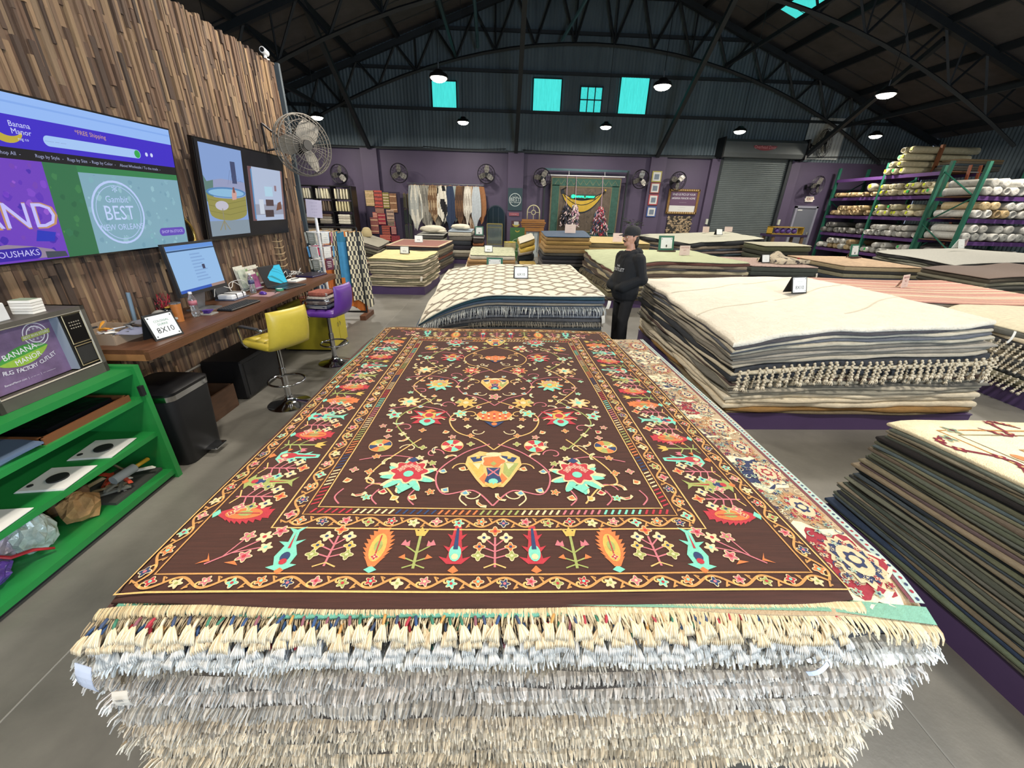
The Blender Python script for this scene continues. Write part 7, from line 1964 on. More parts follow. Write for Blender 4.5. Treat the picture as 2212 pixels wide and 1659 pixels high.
m = MB(); m.box((0, .12, .02), (.4, .25, .04)); m.build('stand', black_m, g2)
rs = thing('red_plaque', 'small red street plaque below the hanging award sign', 'sign', (.6, 18.79, 1.58))
m = MB(); m.box((0, 0, .07), (.44, .02, .13)); m.build('plate', mat('plaque_red', '#8c4a55', rough=.5), rs)
m = MB(); m.text('- -- ---', .085, facing(0, -.0115, .07)); m.build('lettering', mat('pale_paper'), rs)
bp_ = thing('banana_stand', 'red and yellow banana emblem card on the green award sign', 'sign', (.6, 16.2, 1.22))
m = MB(); m.box((0, 0, .12), (.36, .015, .24)); m.build('card', mat('card_plum', '#4a2430', rough=.6), bp_)
m = MB(); m.box((.01, -.009, .15), (.18, .004, .12)); m.build('white_panel', mat('pale_paper'), bp_)
m = MB(); m.prism([(.14*math.cos(a), .13+.11*math.sin(a)) for a in [PI*1.08+i*PI*.84/10 for i in range(11)]]+[(.12*math.cos(a), .15+.07*math.sin(a)) for a in [PI*1.92-i*PI*.84/10 for i in range(11)]], -.013, -.010, axis='y'); m.build('banana_mark', mat('banana_yellow'), bp_)
# oak mantel with white screen and arched frame on top
fp = thing('mantelpiece', 'carved golden oak fireplace mantel with a pale opening', 'mantel', (1.36, 17.6, 0))
oak = mat('golden_oak', '#8f5f22', rough=.45, var=.2, scale=6, stretch=(1, 1, 4))
for x in (-.36, .36): m = MB(); m.rbox((x, 0, .62), (.16, .2, 1.24), .01); m.build('column', oak, fp)
for z, w_, h in ((1.10, .9, .14), (1.22, .94, .06), (1.29, .98, .05), (1.36, 1.04, .06), (1.44, .94, .09)): m = MB(); m.rbox((0, -.01*(w_-.9)*10, z), (w_, .22+.1*(w_-.9), h), .008); m.build('moulding', oak, fp)
m = MB(); m.box((0, .05, .5), (.56, .02, 1.0)); m.build('opening_panel', mat('pale_screen', '#c9d6da', rough=.4), fp)
for k in range(3): m = MB(); m.tube([(-.2+.2*k, .035, .2), (-.1+.16*k, .033, .6), (-.16+.2*k, .035, .98)], .012, 5); m.build('branch', mat('branch_grey', '#5f7480', rough=.6), fp)
af = thing('window_ornament', 'pale arched window frame with a round centre standing on the mantel', 'frame', (1.36, 17.62, 1.49))
ivy = mat('ivory_paint', '#b9b48f', rough=.5)
m = MB(); m.tube([(-.25, 0, 0), (-.25, 0, .28)]+[(-.25*math.cos(a), 0, .28+.25*math.sin(a)) for a in [i*PI/12 for i in range(1, 12)]]+[(.25, 0, .28), (.25, 0, 0)], .022, 6); m.build('rim', ivy, af, smooth=True)
m = MB(); m.tube([(.085*math.cos(a), 0, .26+.085*math.sin(a)) for a in [i*PI/9 for i in range(18)]], .014, 6, closed=True); m.build('centre_ring', ivy, af, smooth=True)
for a, b in (((-.25, .26), (-.085, .26)), ((.085, .26), (.25, .26)), ((0, .345), (0, .53)), ((0, 0), (0, .175))): m = MB(); m.tube([(a[0], 0, a[1]), (b[0], 0, b[1])], .010, 5); m.build('glazing_bar', ivy, af)
# banana rug with gantry, neon and pom-pom garlands
gt = thing('rug_gantry', 'dark metal gantry frame holding the banana rug', 'frame', (3.65, 18.62, 0))
for x in (-1.78, 1.74): m = MB(); m.box((x, .1, 1.72), (.07, .07, 3.44)); m.build('upright', dark_steel, gt)
m = MB(); m.box((0, .1, 3.42), (3.6, .06, .08)); m.build('crossbar', lite_steel, gt)
m = MB(); m.tube([(-1.65, -.0, 3.20), (1.6, 0, 3.20)], .022, 8); m.build('hanging_pole', wht, gt)
for x in (-.78, .74): m = MB(); m.tube([(x, 0, 3.2), (x, .1, 3.4)], .01, 5); m.build('hook', wht, gt)
br = thing('hanging_rug', 'green bordered brown rug painted with a large yellow banana', 'rug', (3.62, 18.6, .62))
m = MB(); m.rbox((0, 0, 1.27), (3.0, .018, 2.54), .004); m.build('field', mat('taupe_field', '#5a4f44', rough=.9, var=.35, scale=7), br)
gb = mat('green_border', '#33544a', rough=.9, var=.3, scale=8)
for c, d in (((0, -.011, 2.33), (2.9, .006, .28)), ((0, -.011, .2), (2.9, .006, .3)), ((-1.28, -.011, 1.27), (.3, .006, 1.9)), ((1.28, -.011, 1.27), (.3, .006, 1.9))): m = MB(); m.box(c, d); m.build('border', gb, br)
lc = mat('border_line', '#8f8a66', rough=.9)
for ix in (.02, .36):
    m = MB(); m.tube([(-1.48+ix, -.015, .03+ix), (1.48-ix, -.015, .03+ix), (1.48-ix, -.015, 2.51-ix), (-1.48+ix, -.015, 2.51-ix)], .014, 4, closed=True); m.build('border_line', lc, br)
for k in range(10):
    m = MB(); x = -1.2+.27*k; m.tube([(x-.13, -.016, 2.24), (x, -.016, 2.42), (x+.13, -.016, 2.24)], .007, 4); m.build('zigzag', lc, br)
rk = random.Random(3)
for k in range(28): m = MB(); x, z = rk.uniform(-1.0, 1.0), rk.uniform(.5, 2.1); m.tube([(x, -.0115, z), (x+rk.uniform(-.08, .08), -.0115, z+rk.uniform(-.07, .07)), (x+rk.uniform(-.1, .1), -.0115, z+rk.uniform(-.1, .1))], .008, 4); m.build('scroll', mat('scroll_tan', '#7d7258' if k % 2 else '#3a3a3a', rough=.9), br)
def ban(o, top, bot, n=18): return [(lerp(-.98, .72, i/n), top(i/n)) for i in range(n+1)]+[(lerp(.72, -.98, i/n), bot(1-i/n)) for i in range(n+1)]
tp_ = lambda t: 1.92-.30*math.sin(PI*t)**.9+.02*t
bt_ = lambda t: 1.86-.68*math.sin(PI*t)**.75+.03*t
m = MB(); m.prism(ban(0, lambda t: tp_(t)+.05, lambda t: bt_(t)-.06), -.018, -.010, axis='y'); m.build('banana_outline', mat('banana_ink', '#1c232c', rough=.8), br)
m = MB(); m.prism(ban(0, lambda t: tp_(t)-.0, lambda t: bt_(t)+.0), -.022, -.012, axis='y'); bo = m.build('banana', mat('banana_gold', '#b3942c', rough=.7, var=.12, scale=5), br)
m = MB(); m.tube([(lerp(-.95, .68, i/16), -.024, lerp(tp_(i/16), bt_(i/16), .38)) for i in range(17)], .014, 4); m.build('ridge_line', mat('banana_ink'), br)
for x0, z0, x1, z1, w_ in ((-.96, 1.88, -1.0, 2.06, .07), (-1.0, 2.06, -.82, 2.14, .07), (.72, 1.92, .84, 2.04, .08)):
    m = MB(); m.tube([(x0, -.02, z0), (x1, -.02, z1)], w_, 6, flat=.15); m.build('stem', mat('banana_ink'), br)
m = MB(); m.ball((.85, -.03, 2.05), .05, 8, sc=(.7, .2, 1)); m.build('tip_spot', mat('banana_gold'), br)
ne = thing('neon_sign', 'glowing green neon handle sign in front of the banana rug', 'neon sign', (3.52, 18.52, 2.36))
m = MB(); m.text('@banana_manor', .15, facing(0, 0, .06), sx=.98); m.build('tubing', mat('neon_green', '#18f08a', emit=5.0), ne)
m = MB(); m.box((0, .02, .06), (1.1, .008, .16)); m.build('backing', mat('neon_back', '#20352c', rough=.3), ne)
pk = mat('pompom', src='face', rough=.95)
def garland(label, x, ztop, z0, z1, w_, cols, seed):
    t = thing('pompom_garland', label, 'garland', (x, 18.3, z0)); rk = random.Random(seed)
    m = MB(); m.tube([(0, 0, z1-z0), (0, .1, ztop-z0), (0, .29, 3.2-z0)], .012, 5); m.build('cord', mat('cord_pink', '#a58a9a', rough=.8), t)
    m = MB()
    for k in range(150):
        q = k/150; ww = w_*(.25+.75*q**.6); a = rk.uniform(0, 6.28); z = (z1-z0)*(1-q)
        px, py = ww*math.cos(a)*rk.uniform(.5, 1), .14*math.sin(a); l = rk.uniform(.08, .16)
        m.tube([(px, py, z), (px+rk.uniform(-.05, .05), py-.02, z-l*.5), (px+rk.uniform(-.09, .09), py-.03, z-l)], [.018, .024, .014], 5, col=hx(rk.choice(cols)))
    m.build('yarn_tufts', pk, t, smooth=True)['kind'] = 'stuff'
garland('dark yarn garland hanging before the left of the banana', 2.80, 2.5, 1.32, 2.05, .26, ['#2a2c38', '#1d1e26', '#c9b3b0', '#3a3a48'], 1)
garland('pink and white yarn garland beside the dark one', 3.18, 2.55, 1.30, 2.1, .24, ['#c9a9b4', '#d6cfc6', '#3a3f52', '#b98a9c', '#d0c2b4'], 2)
garland('pink, red and navy yarn garland before the right of the banana', 4.30, 2.6, .95, 2.05, .40, ['#c08a9a', '#b03a48', '#2b3a54', '#d2c0b8', '#c9a9b4', '#8a2f40', '#3f5a70'], 3)
# framed notices on the pilaster, big framed sign, patchwork rug
for k, (z, fc) in enumerate(((3.06, '#a59a4a'), (2.62, '#8a3f3a'), (2.16, '#a03a3f'), (1.68, '#35508a'))):
    t = thing('framed_notice', ['gold framed notice, topmost on the pilaster', 'multicoloured framed notice, second on the pilaster', 'red framed notice, third on the pilaster', 'blue framed notice, lowest on the pilaster'][k], 'frame', (6.66, 18.80, z), 0, 'framed notices on the pilaster')
    m = MB(); m.rbox((0, 0, .21), (.42, .03, .42), .008); m.build('frame', mat('fr%d' % k, fc, rough=.5), t)
    m = MB(); m.box((0, -.017, .21), (.32, .004, .33)); m.build('mount', mat('pale_paper'), t)
    m = MB(); m.box((0, -.021, .20), (.20, .004, .20)); m.build('panel', mat('notice_grey', '#6a7684', rough=.6), t)
bs_ = thing('framed_sign', 'ornate gold framed sign asking for pictures of homes', 'sign', (8.04, 18.93, 1.83))
gm = mat('gilt', '#8a6a3c', rough=.4, metal=.5, var=.3, scale=20)
for c, d in (((0, 0, .04), (1.36, .08, .1)), ((0, 0, .95), (1.36, .08, .1)), ((-.64, 0, .5), (.1, .08, 1.0)), ((.64, 0, .5), (.1, .08, 1.0))): m = MB(); m.rbox(c, d, .015); m.build('frame_bar', gm, bs_)
for k in range(13):
    for z in (.04, .95): m = MB(); m.ball((-.6+.1*k, -.04, z), .042, 8, sc=(.8, .6, 1)); m.build('boss', mat('gilt_pale', '#b39a6c', rough=.4, metal=.4), bs_, smooth=True)
m = MB(); m.box((0, .01, .5), (1.2, .02, .84)); m.build('panel', mat('sign_plum', '#5a3f58', rough=.6), bs_)
m = MB(); m.box((0, -.003, .21), (1.14, .006, .26)); m.build('white_strip', mat('pale_paper'), bs_)
for tx, z, s_, mt in (('SEND US PICS OF YOUR', .78, .118, pw), ('BANANA MANOR HOME', .63, .118, pw), ('--- -- -- ---- -- --- ---', .47, .05, pw), ('-- ------------ ---', .27, .06, ink_k), ('-- ---- -- --- --- ---- --', .17, .05, ink_k)):
    m = MB(); m.text(tx, s_, facing(0, -.008, z), sx=.8); m.build('lettering', mt, bs_)
pa = thing('hanging_rug', 'black and cream patchwork hide rug below the framed sign', 'rug', (8.05, 18.95, .85))
m = MB(); m.box((0, 0, .45), (1.1, .015, .9)); m.build('backing', mat('patch_dark', '#2e2a26', rough=.9), pa)
rk = random.Random(8)
for i in range(12):
    for j in range(10):
        if rk.random() < .72:
            m = MB(); x, z = -.5+.091*i, .045+.09*j; m.poly([(x+rk.uniform(-.05, .05)+.05*math.cos(a), -.009-.0005*(i % 3), z+rk.uniform(-.02, .02)+.042*math.sin(a)) for a in [q*PI/3.5 for q in range(7)]]); m.build('patch', mat('patch_%d' % rk.randrange(3), ['#a58f70', '#8a7a62', '#b9a98c'][rk.randrange(3)], rough=.9), pa)
# trestle with yellow frame, plant
tb_ = thing('work_table', 'dark purple work table with yellow edged box before the roller door', 'table', (10.7, 15.6, 0))
m = MB(); m.box((0, 0, 1.2), (1.35, .7, .08)); m.build('table_top', mat('table_plum', '#2f2140', rough=.5), tb_)
for x in (-.55, .55):
    for y in (-.28, .28): m = MB(); m.box((x, y, .58), (.09, .07, 1.16)); m.build('leg', mat('leg_tan', '#6a5238', rough=.7), tb_)
yb = thing('yellow_box', 'yellow open frame box with violet balls on the work table', 'box', (10.62, 15.45, 1.24))
for c, d in (((0, 0, .015), (1.2, .3, .03)), ((0, 0, .25), (1.2, .3, .03)), ((-.585, 0, .13), (.03, .3, .25)), ((.585, 0, .13), (.03, .3, .25))): m = MB(); m.box(c, d); m.build('board', mat('box_yellow', '#a8862a', rough=.5), yb)
for k in range(4):
    t = thing('violet_ball', 'violet ball resting in the yellow box', 'ball', (10.3+.22*k, 15.45, 1.27), 0, 'violet balls in the yellow box'); m = MB(); m.ball((0, 0, .09), .09, 12); m.build('ball', mat('ball_violet', '#5a3f86', rough=.35), t, smooth=True); m = MB(); m.ball((0, 0, .178), .02, 6); m.build('stem', mat('ball_stem', '#3a2a50'), t)
kt_ = thing('kettle_pot', 'black shiny pot on the stone ledge under the work table', 'pot', (10.9, 15.2, .0))
m = MB(); m.lathe([(.2, 0), (.28, .2), (.3, .5), (.24, .72), (.1, .82), (.03, .86)], n=18); m.build('body', mat('gloss_black'), kt_, smooth=.8)
m = MB(); m.tube([(.28*math.cos(a), 0, .6+.3*math.sin(a)) for a in [i*PI/8 for i in range(9)]], .012, 5); m.build('handle', mat('chrome'), kt_)
pl = thing('potted_plant', 'dark leafy potted plant seen above the man\'s cap', 'plant', (4.75, 15.2, 0))
m = MB(); m.lathe([(.16, 0), (.2, .3), (.22, .45), (.2, .45), (.19, .42), (.001, .42)], n=16); m.build('pot', mat('pot_grey', '#4a4a4c', rough=.7), pl, smooth=.7)
m = MB(); m.tube([(0, 0, .4), (.03, .02, .9), (0, 0, 1.35)], .018, 6); m.build('stem', mat('stem_brown', '#4a3a28', rough=.8), pl)
rk = random.Random(14)
for k in range(70):
    a = rk.uniform(0, 6.28); e = rk.uniform(-.2, 1.2); r_ = rk.uniform(.12, .36); c = Vector((r_*math.cos(a)*math.cos(e*.6), r_*math.sin(a), 1.42+.26*math.sin(e)*rk.uniform(.3, 1)))
    d = Vector((math.cos(a), math.sin(a), rk.uniform(-.3, .5))).normalized(); s_ = d.cross(Vector((0, 0, 1))).normalized()
    m = MB(); l = rk.uniform(.10, .17); m.add([tuple(c), tuple(c+d*l*.5+s_*.04), tuple(c+d*l), tuple(c+d*l*.5-s_*.04), tuple(c+d*l*.5-Vector((0, 0, .012)))], [(0, 1, 4), (1, 2, 4), (2, 3, 4), (3, 0, 4), (0, 3, 2, 1)]); m.build('leaf', mat('leaf_dark', '#2c3a24', rough=.5), pl)
# ------------------------------------------------------------------ pallet racks with rolled rugs
rg_m = mat('rack_green', '#1d5a48', rough=.5, var=.15, scale=5); rp_m = mat('rack_purple', '#5a3a72', rough=.45, var=.12, scale=3)
ply = mat('deck_ply', '#6a4a34', rough=.8)
def frame_end(t, x0, x1, y, h, along='x'):
    P = (lambda a, z: (a, y, z)) if along == 'x' else (lambda a, z: (y, a, z))
    for a in (x0, x1): m = MB(); m.box(P(a, h/2), (.09, .09, h)); m.build('post', rg_m, t)
    k = 0; z = .25
    while z < h-.6:
        m = MB(); m.tube([P(x0 if k % 2 else x1, z), P(x1 if k % 2 else x0, z+.75)], .022, 4); m.build('brace', rg_m, t); z += .75; k += 1
LV = [.66, 1.28, 1.96, 2.64, 3.34]
r1_ = thing('pallet_rack', 'green and purple pallet rack along the right side, beside the exit door', 'rack', (0, 0, 0))
for y in (13.9, 16.2, 18.5): frame_end(r1_, 14.35, 15.6, y, 3.6 if y < 16 else 3.75)
for z in LV:
    for y0, y1 in ((13.9, 16.2), (16.2, 18.5)):
        for x in (14.33, 15.62): m = MB(); m.box((x, (y0+y1)/2, z-.075), (.05, y1-y0-.1, .11)); m.build('beam', rp_m, r1_)
        m = MB(); m.box((14.97, (y0+y1)/2, z-.03), (1.2, y1-y0-.12, .02)); m.build('deck', ply, r1_)
r2_ = thing('pallet_rack', 'second pallet rack facing the rug stacks, right of the orange ladder', 'rack', (0, 0, 0))
for x in (13.55, 16.2): frame_end(r2_, 12.1, 13.3, x, 3.4, 'y')
for z in (.62, 1.33, 1.95, 2.55):
    for y in (12.08, 13.32): m = MB(); m.box((14.87, y, z-.075), (2.5, .05, .11)); m.build('beam', rp_m, r2_)
    m = MB(); m.box((14.87, 12.7, z-.03), (2.5, 1.15, .02)); m.build('deck', ply, r2_)
plastic = mat('plastic_wrap', src='object', rough=.28, var=.22, scale=14, bump=.5, bscale=30, coat=.2)
def roll_mesh(seed, L, open_=False, r=.115):
    rk = random.Random(seed); m = MB(); n = 14; prof = []
    ks = [0, .03, .12, .5, .85, 1.0]
    rad = [r*.80, r, r*1.02, r*.98, r*1.01, r*.97]
    V = []; F = []
    for q, ra in zip(ks, rad):
        for j in range(n):
            a = 2*PI*j/n; e = 1+.05*math.sin(2*a+seed)+.04*math.sin(3*a+q*5+seed)
            V.append((q*L, ra*e*math.cos(a), r+ra*e*math.sin(a)))
    for i in range(len(ks)-1):
        for j in range(n): F.append((i*n+j, (i+1)*n+j, (i+1)*n+(j+1) % n, i*n+(j+1) % n))
    F.append(tuple((len(ks)-1)*n+j for j in range(n)))
    k0 = len(V); q_ = .55 if open_ else .45
    for dx, f in ((.004, .72), (.10 if open_ else -.02, q_), (.12 if open_ else .01, .15)):
        for j in range(n): a = 2*PI*j/n; V.append((dx, r*f*math.cos(a)*.95, r+r*f*math.sin(a)*.95))
    prev = 0
    for b in range(3):
        o = k0+b*n
        for j in range(n): F.append((prev+j, prev+(j+1) % n, o+(j+1) % n, o+j))
        prev = o
    F.append(tuple(prev+j for j in range(n)))
    m.add(V, F); return m.mesh('rug_roll', plastic, True)
RM = [roll_mesh(k, 2.4, k % 3 == 1, .115) for k in range(5)]
tg = MB(); tg.box((-.004, 0, 0), (.008, .085, .10)); TGM = {}
for nm, c in (('yellow', '#c2cf2a'), ('green', '#35b457')): TGM[nm] = tg.mesh('tag', mat('tag_'+nm, c, rough=.5))
rk = random.Random(77); ZV = Vector((0, 0, 1))
def roll(x, y, z, rz, r, col, tagc, lab, group, L=1.0, tilt=0.):
    o = bpy.data.objects.new('rug_roll', rk.choice(RM)); C.objects.link(o)
    s = r/.115; o.location = (x, y, z); o.scale = (L, s, s); o.rotation_euler = (0, tilt, rz); o.color = hx(col)
    tag(o, lab, 'rug roll', group)
    if tagc:
        t = bpy.data.objects.new('tag', TGM[tagc]); C.objects.link(t); t.parent = o; t.location = (-.012, rk.uniform(-.02, .02), .14); t.rotation_euler = (rk.uniform(-.4, .4), 0, 0)
def bay(y0, y1, z, n, rows, cols, tags, lab, group, r=.115, L=1.0, x=14.18):
    st = (y1-y0)/n
    for k in range(rows):
        for i in range(n-k):
            if k and rk.random() < .25: continue
            tg_ = rk.choice(tags); c = rk.choice(cols)
            nm = lab % (cname(c)) + (' with a %s tag' % tg_ if tg_ else '')
            roll(x+rk.uniform(-.1, .12), y0+st*(i+.5+.5*k), z+k*r*1.70, rk.uniform(-.006, .006), min(r, st*.45)*rk.uniform(.9, .97), c, tg_, nm, group, L)
CW = ['#b9b8b0', '#a8a69e', '#c4c2ba', '#9a9a94']; CT = ['#b3aa8c', '#a39a80', '#c0b898', '#8f8872']; CC = ['#a58f68', '#8f7a58', '#b9a47c']
for z, cs, tgs, nm in ((LV[4], CT, ['yellow', 'green', 'yellow'], 'top'), (LV[3], CT, ['yellow', 'yellow', 'green', None], 'fourth'), (LV[2], CT, ['yellow', 'green', 'yellow', None], 'third'), (LV[1], CW, [None], 'second'), (LV[0], CW, [None, None, 'green'], 'lowest')):
    if nm == 'top': continue
    bay(14.0, 16.1, z, 9, 2, cs, tgs, '%s rug roll on the '+nm+' shelf of the near bay', 'rug rolls in the near bay')
for i, (y, k) in enumerate(((16.03, 0), (15.78, 0), (15.53, 0), (15.91, 1), (15.66, 1), (15.80, 2), (15.55, 2), (15.70, 3), (15.45, 3))):
    c = CT[i % 4]; tg_ = ['yellow', 'green', 'yellow', None][i % 4]
    roll(14.15+.06*(i % 3), y, LV[4]+k*.215, 0, .105, c, tg_, cname(c)+' rug roll in the pile on top of the rack'+(' with a %s tag' % tg_ if tg_ else ''), 'rug rolls on top of the rack')
bay(16.3, 18.3, LV[3], 10, 1, CC, [None], '%s thin tube on the fourth shelf of the far bay', 'tubes in the far bay', .085, .9)
roll(14.2, 16.55, LV[3]+.18, 0, .14, '#aaa493', 'yellow', 'fat grey roll with a yellow tag lying over the thin tubes', 'tubes in the far bay')
bay(16.3, 18.3, LV[2], 8, 2, CC, [None], '%s loose roll on the third shelf of the far bay', 'rug rolls in the far bay', .10, .9)
bay(16.3, 18.3, LV[1], 8, 2, ['#6f6e6a', '#7d7b75', '#65635f'], [None], '%s roll on the second shelf of the far bay', 'rug rolls in the far bay')
bay(16.3, 18.3, LV[0], 8, 2, CW+CC, [None], '%s roll on the lowest shelf of the far bay', 'rug rolls in the far bay')
bay(14.0, 16.1, .05, 8, 1, CW, [None], '%s roll on the floor under the near bay', 'rug rolls on the floor under the rack')
bay(16.3, 18.3, .05, 8, 1, CW, [None], '%s roll on the floor under the far bay', 'rug rolls on the floor under the rack')
for z, n, cs, nm in ((2.55, 8, CW, 'top'), (1.95, 9, CC+CW, 'third'), (1.33, 9, CW, 'second'), (.62, 8, CW, 'lowest')):
    for k in range(2):
        for i in range(n-k):
            if k and i % 3 == 2: continue
            c = rk.choice(cs); roll(13.78+.265*i+.132*k, 11.98+rk.uniform(-.05, .06), z+.215*k, PI/2, .112, c, None, cname(c)+' roll on the '+nm+' shelf of the second rack', 'rug rolls on the second rack', .5)
ld = thing('ladder', 'orange fibreglass ladder leaning against the rack end', 'ladder', (15.0, 13.42, 0)); ld.rotation_euler = (-.10, 0, 0)
for s in (-1, 1): m = MB(); m.box((s*.17, 0, 1.75), (.03, .08, 3.5)); m.build('rail', mat('ladder_orange', '#7a3f26', rough=.5), ld)
for k in range(11): m = MB(); m.tube([(-.17, 0, .3+.3*k), (.17, 0, .3+.3*k)], .018, 8); m.build('rung', mat('rung_alu', '#8f9294', rough=.4, metal=.6), ld)
wp = thing('timber_post', 'upright brown timber on the top of the rack', 'timber', (15.2, 15.3, LV[4]+.0)); m = MB(); m.box((0, 0, .45), (.09, .09, .9)); m.build('beam', mat('timber', '#7a4a2c', rough=.7), wp); m = MB(); m.box((0, 0, .01), (.2, .2, .02)); m.build('foot', mat('timber'), wp)
for k in range(5):
    c = ['#3f3d38', '#4a463e', '#2f3a40', '#5a5040', '#6a5a40'][k]
    m = MB(); m.rbox((0, 0, .035), (1.5, .8-.05*k, .07), .02); o = m.build('folded_rug', pile_edge, color=hx(c)); o.location = (15.5+.03*k, 14.5, LV[4]+.01+.071*k); tag(o, '%s flat rug, %s in the pile above the rack end' % (cname(c), ORD[k]), 'rug', 'flat rugs above the rack')
nt_ = thing('rack_notice', 'pink paper notice on the lowest beam of the second rack', 'notice', (13.75, 12.04, 1.18)); m = MB(); m.box((0, 0, .1), (.3, .006, .2)); m.build('paper', mat('pink_paper', '#a58a8c', rough=.7), nt_); m = MB(); m.text('--- -- ---', .035, facing(0, -.004, .12)); m.text('-- --', .05, facing(0, -.004, .06)); m.build('lettering', print_m, nt_)
# ------------------------------------------------------------------ the man between the stacks
def man(loc, rz, head_turn):
    t = thing('person', 'person in a black hoodie, black cap and dark jeans standing with hands in the pocket', 'person', loc, rz)
    m = MB()
    def loft(rings, n=20):
        V = []; F = []
        for (cx, cy, z, rx, ry) in rings:
            V += [(cx+rx*math.cos(2*PI*j/n), cy+ry*math.sin(2*PI*j/n), z) for j in range(n)]
        for i in range(len(rings)-1):
            for j in range(n): F.append((i*n+j, i*n+(j+1) % n, (i+1)*n+(j+1) % n, (i+1)*n+j))
        F.append(tuple(range(n-1, -1, -1))); F.append(tuple((len(rings)-1)*n+j for j in range(n)))
        m.add(V, F)
    def cap(pts, rr): m.tube(pts, rr, 12); [m.ball(p, r_, 12) for p, r_ in zip(pts, rr)]
    loft([(0, .0, .735, .175, .13), (0, 0, .76, .205, .15), (0, -.01, .85, .225, .175), (0, -.01, 1.0, .228, .168), (0, 0, 1.15, .232, .155), (0, .01, 1.27, .225, .14), (0, .015, 1.34, .17, .11), (0, .01, 1.39, .09, .085), (0, 0, 1.42, .06, .06)])
    loft([(0, 0, .80, .15, .12), (0, 0, .70, .15, .12)][::-1])
    for s in (-1, 1):
        dy = -.03 if s > 0 else .03
        cap([(s*.085, 0, .76), (s*.105, dy-.02, .44), (s*.115, dy+.0, .10)], [.098, .078, .070])
        cap([(s*.115, dy+.0, .10), (s*.118, dy+.0, .05)], [.072, .06])
        cap([(s*.118, dy+.03, .042), (s*.125, dy-.17, .036)], [.042, .036])
        cap([(s*.195, .015, 1.30), (s*.262, .055, 1.05), (s*.14, -.15, .93)], [.088, .084, .072])
        cap([(s*.13, -.165, .93), (s*.06, -.175, .91)], [.056, .045])
    m.ball((0, -.12, .90), .15, 14, sc=(1.15, .52, .72))
    m.ball((0, .085, 1.375), .12, 14, sc=(1.15, .75, .62)); cap([(-.085, .02, 1.375), (-.05, -.07, 1.345), (0, -.09, 1.325), (.05, -.07, 1.345), (.085, .02, 1.375)], [.045, .036, .03, .036, .045])
    m.tube([(0, .01, 1.36), (0, -.008, 1.50)], [.062, .055], 12)
    HT = Matrix.Translation((0, -.01, 0)) @ Matrix.Rotation(head_turn, 4, 'Z'); m.T = HT
    m.ball((0, .0, 1.575), .1, 18, sc=(.76, .97, 1.12)); m.ball((0, -.045, 1.505), .055, 14, sc=(.95, 1, .95)); m.ball((0, -.075, 1.478), .026, 10, sc=(1.1, .8, .8))
    m.tube([(0, -.085, 1.59), (0, -.108, 1.563), (0, -.118, 1.545), (0, -.10, 1.536)], [.010, .012, .015, .010], 8); m.ball((0, -.088, 1.508), .02, 10, sc=(1.2, .7, .6))
    for s in (-1, 1):
        m.ball((s*.078, .012, 1.562), .03, 10, sc=(.36, .7, 1.05)); m.ball((s*.04, -.068, 1.545), .026, 8, sc=(1, .6, .8)); m.ball((s*.034, -.078, 1.598), .022, 8, sc=(1.2, .6, .5))
    m.T = None
    me = m.mesh('body', [mat('hoodie_black', '#0d1014', rough=.9, var=.3, scale=9, bump=.35, bscale=14), mat('jeans_black', '#151518', rough=.85, var=.3, scale=7, bump=.3, bscale=18), mat('skin', '#b98a72', rough=.5, var=.08, scale=25), mat('shoe', '#16161a', rough=.5)])
    tmp = bpy.data.objects.new('body_source', me); C.objects.link(tmp)
    md = tmp.modifiers.new('r', 'REMESH'); md.mode = 'VOXEL'; md.voxel_size = .008
    sm = tmp.modifiers.new('s', 'SMOOTH'); sm.factor = .5; sm.iterations = 3
    dg = bpy.context.evaluated_depsgraph_get()
    nm = bpy.data.meshes.new_from_object(tmp.evaluated_get(dg)); bpy.data.objects.remove(tmp)
    nm.name = 'body'; nm.materials.clear()
    for q in me.materials: nm.materials.append(q)
    idx = []
    for p_ in nm.polygons:
        c = p_.center
        if c.z > 1.405 and c.y < .06 and (c.z > 1.45 or c.y < .035) and math.hypot(c.x, c.y) < .135 and not (c.z < 1.43 and abs(c.x) > .062): idx.append(2)
        elif c.z > 1.47: idx.append(2)
        elif c.z < .075: idx.append(3)
        elif c.z < .755: idx.append(1)
        else: idx.append(0)
    nm.polygons.foreach_set('material_index', idx); nm.polygons.foreach_set('use_smooth', [True]*len(idx))
    b = bpy.data.objects.new('body', nm); C.objects.link(b); b.parent = t
    # cap, hair, face
    blk = mat('cap_black', '#17181b', rough=.8, bump=.3, bscale=60); hair = mat('hair_dark', '#17120f', rough=.6, bump=.6, bscale=60)
    h = MB(); h.T = HT; V = []; F = []; n = 24
    prof = [(1.0, 1.600), (1.04, 1.63), (1.0, 1.668), (.82, 1.700), (.5, 1.718), (.001, 1.724)]
    for f_, z in prof: V += [(.086*f_*math.cos(2*PI*j/n), .004+.107*f_*math.sin(2*PI*j/n), z) for j in range(n)]
    for i in range(len(prof)-1):
        for j in range(n): F.append((i*n+j, i*n+(j+1) % n, (i+1)*n+(j+1) % n, (i+1)*n+j))
    h.add(V, F); cp = h.build('cap', blk, t, smooth=True)
    h = MB(); h.T = HT; V = []; F = []; k = 12
    for z_ in (0, .007):
        for rr_, yy in ((0, 0), (1, 1)):
            for j in range(k+1):
                a = PI*(1+.10)+(PI*.80)*j/k; x = .084*math.cos(a)*(1-.08*rr_); y = .004+.105*math.sin(a)-(.082*math.sin(PI*j/k)**.7 if rr_ else 0)
                V.append((x, y, 1.612+z_-.020*rr_*math.sin(PI*j/k)-.006*abs(j/k-.5)*rr_))
    q = k+1
    for j in range(k): F += [(j, q+j, q+j+1, j+1), (2*q+j, 2*q+j+1, 3*q+j+1, 3*q+j), (q+j, 3*q+j, 3*q+j+1, q+j+1), (j, j+1, 2*q+j+1, 2*q+j)]
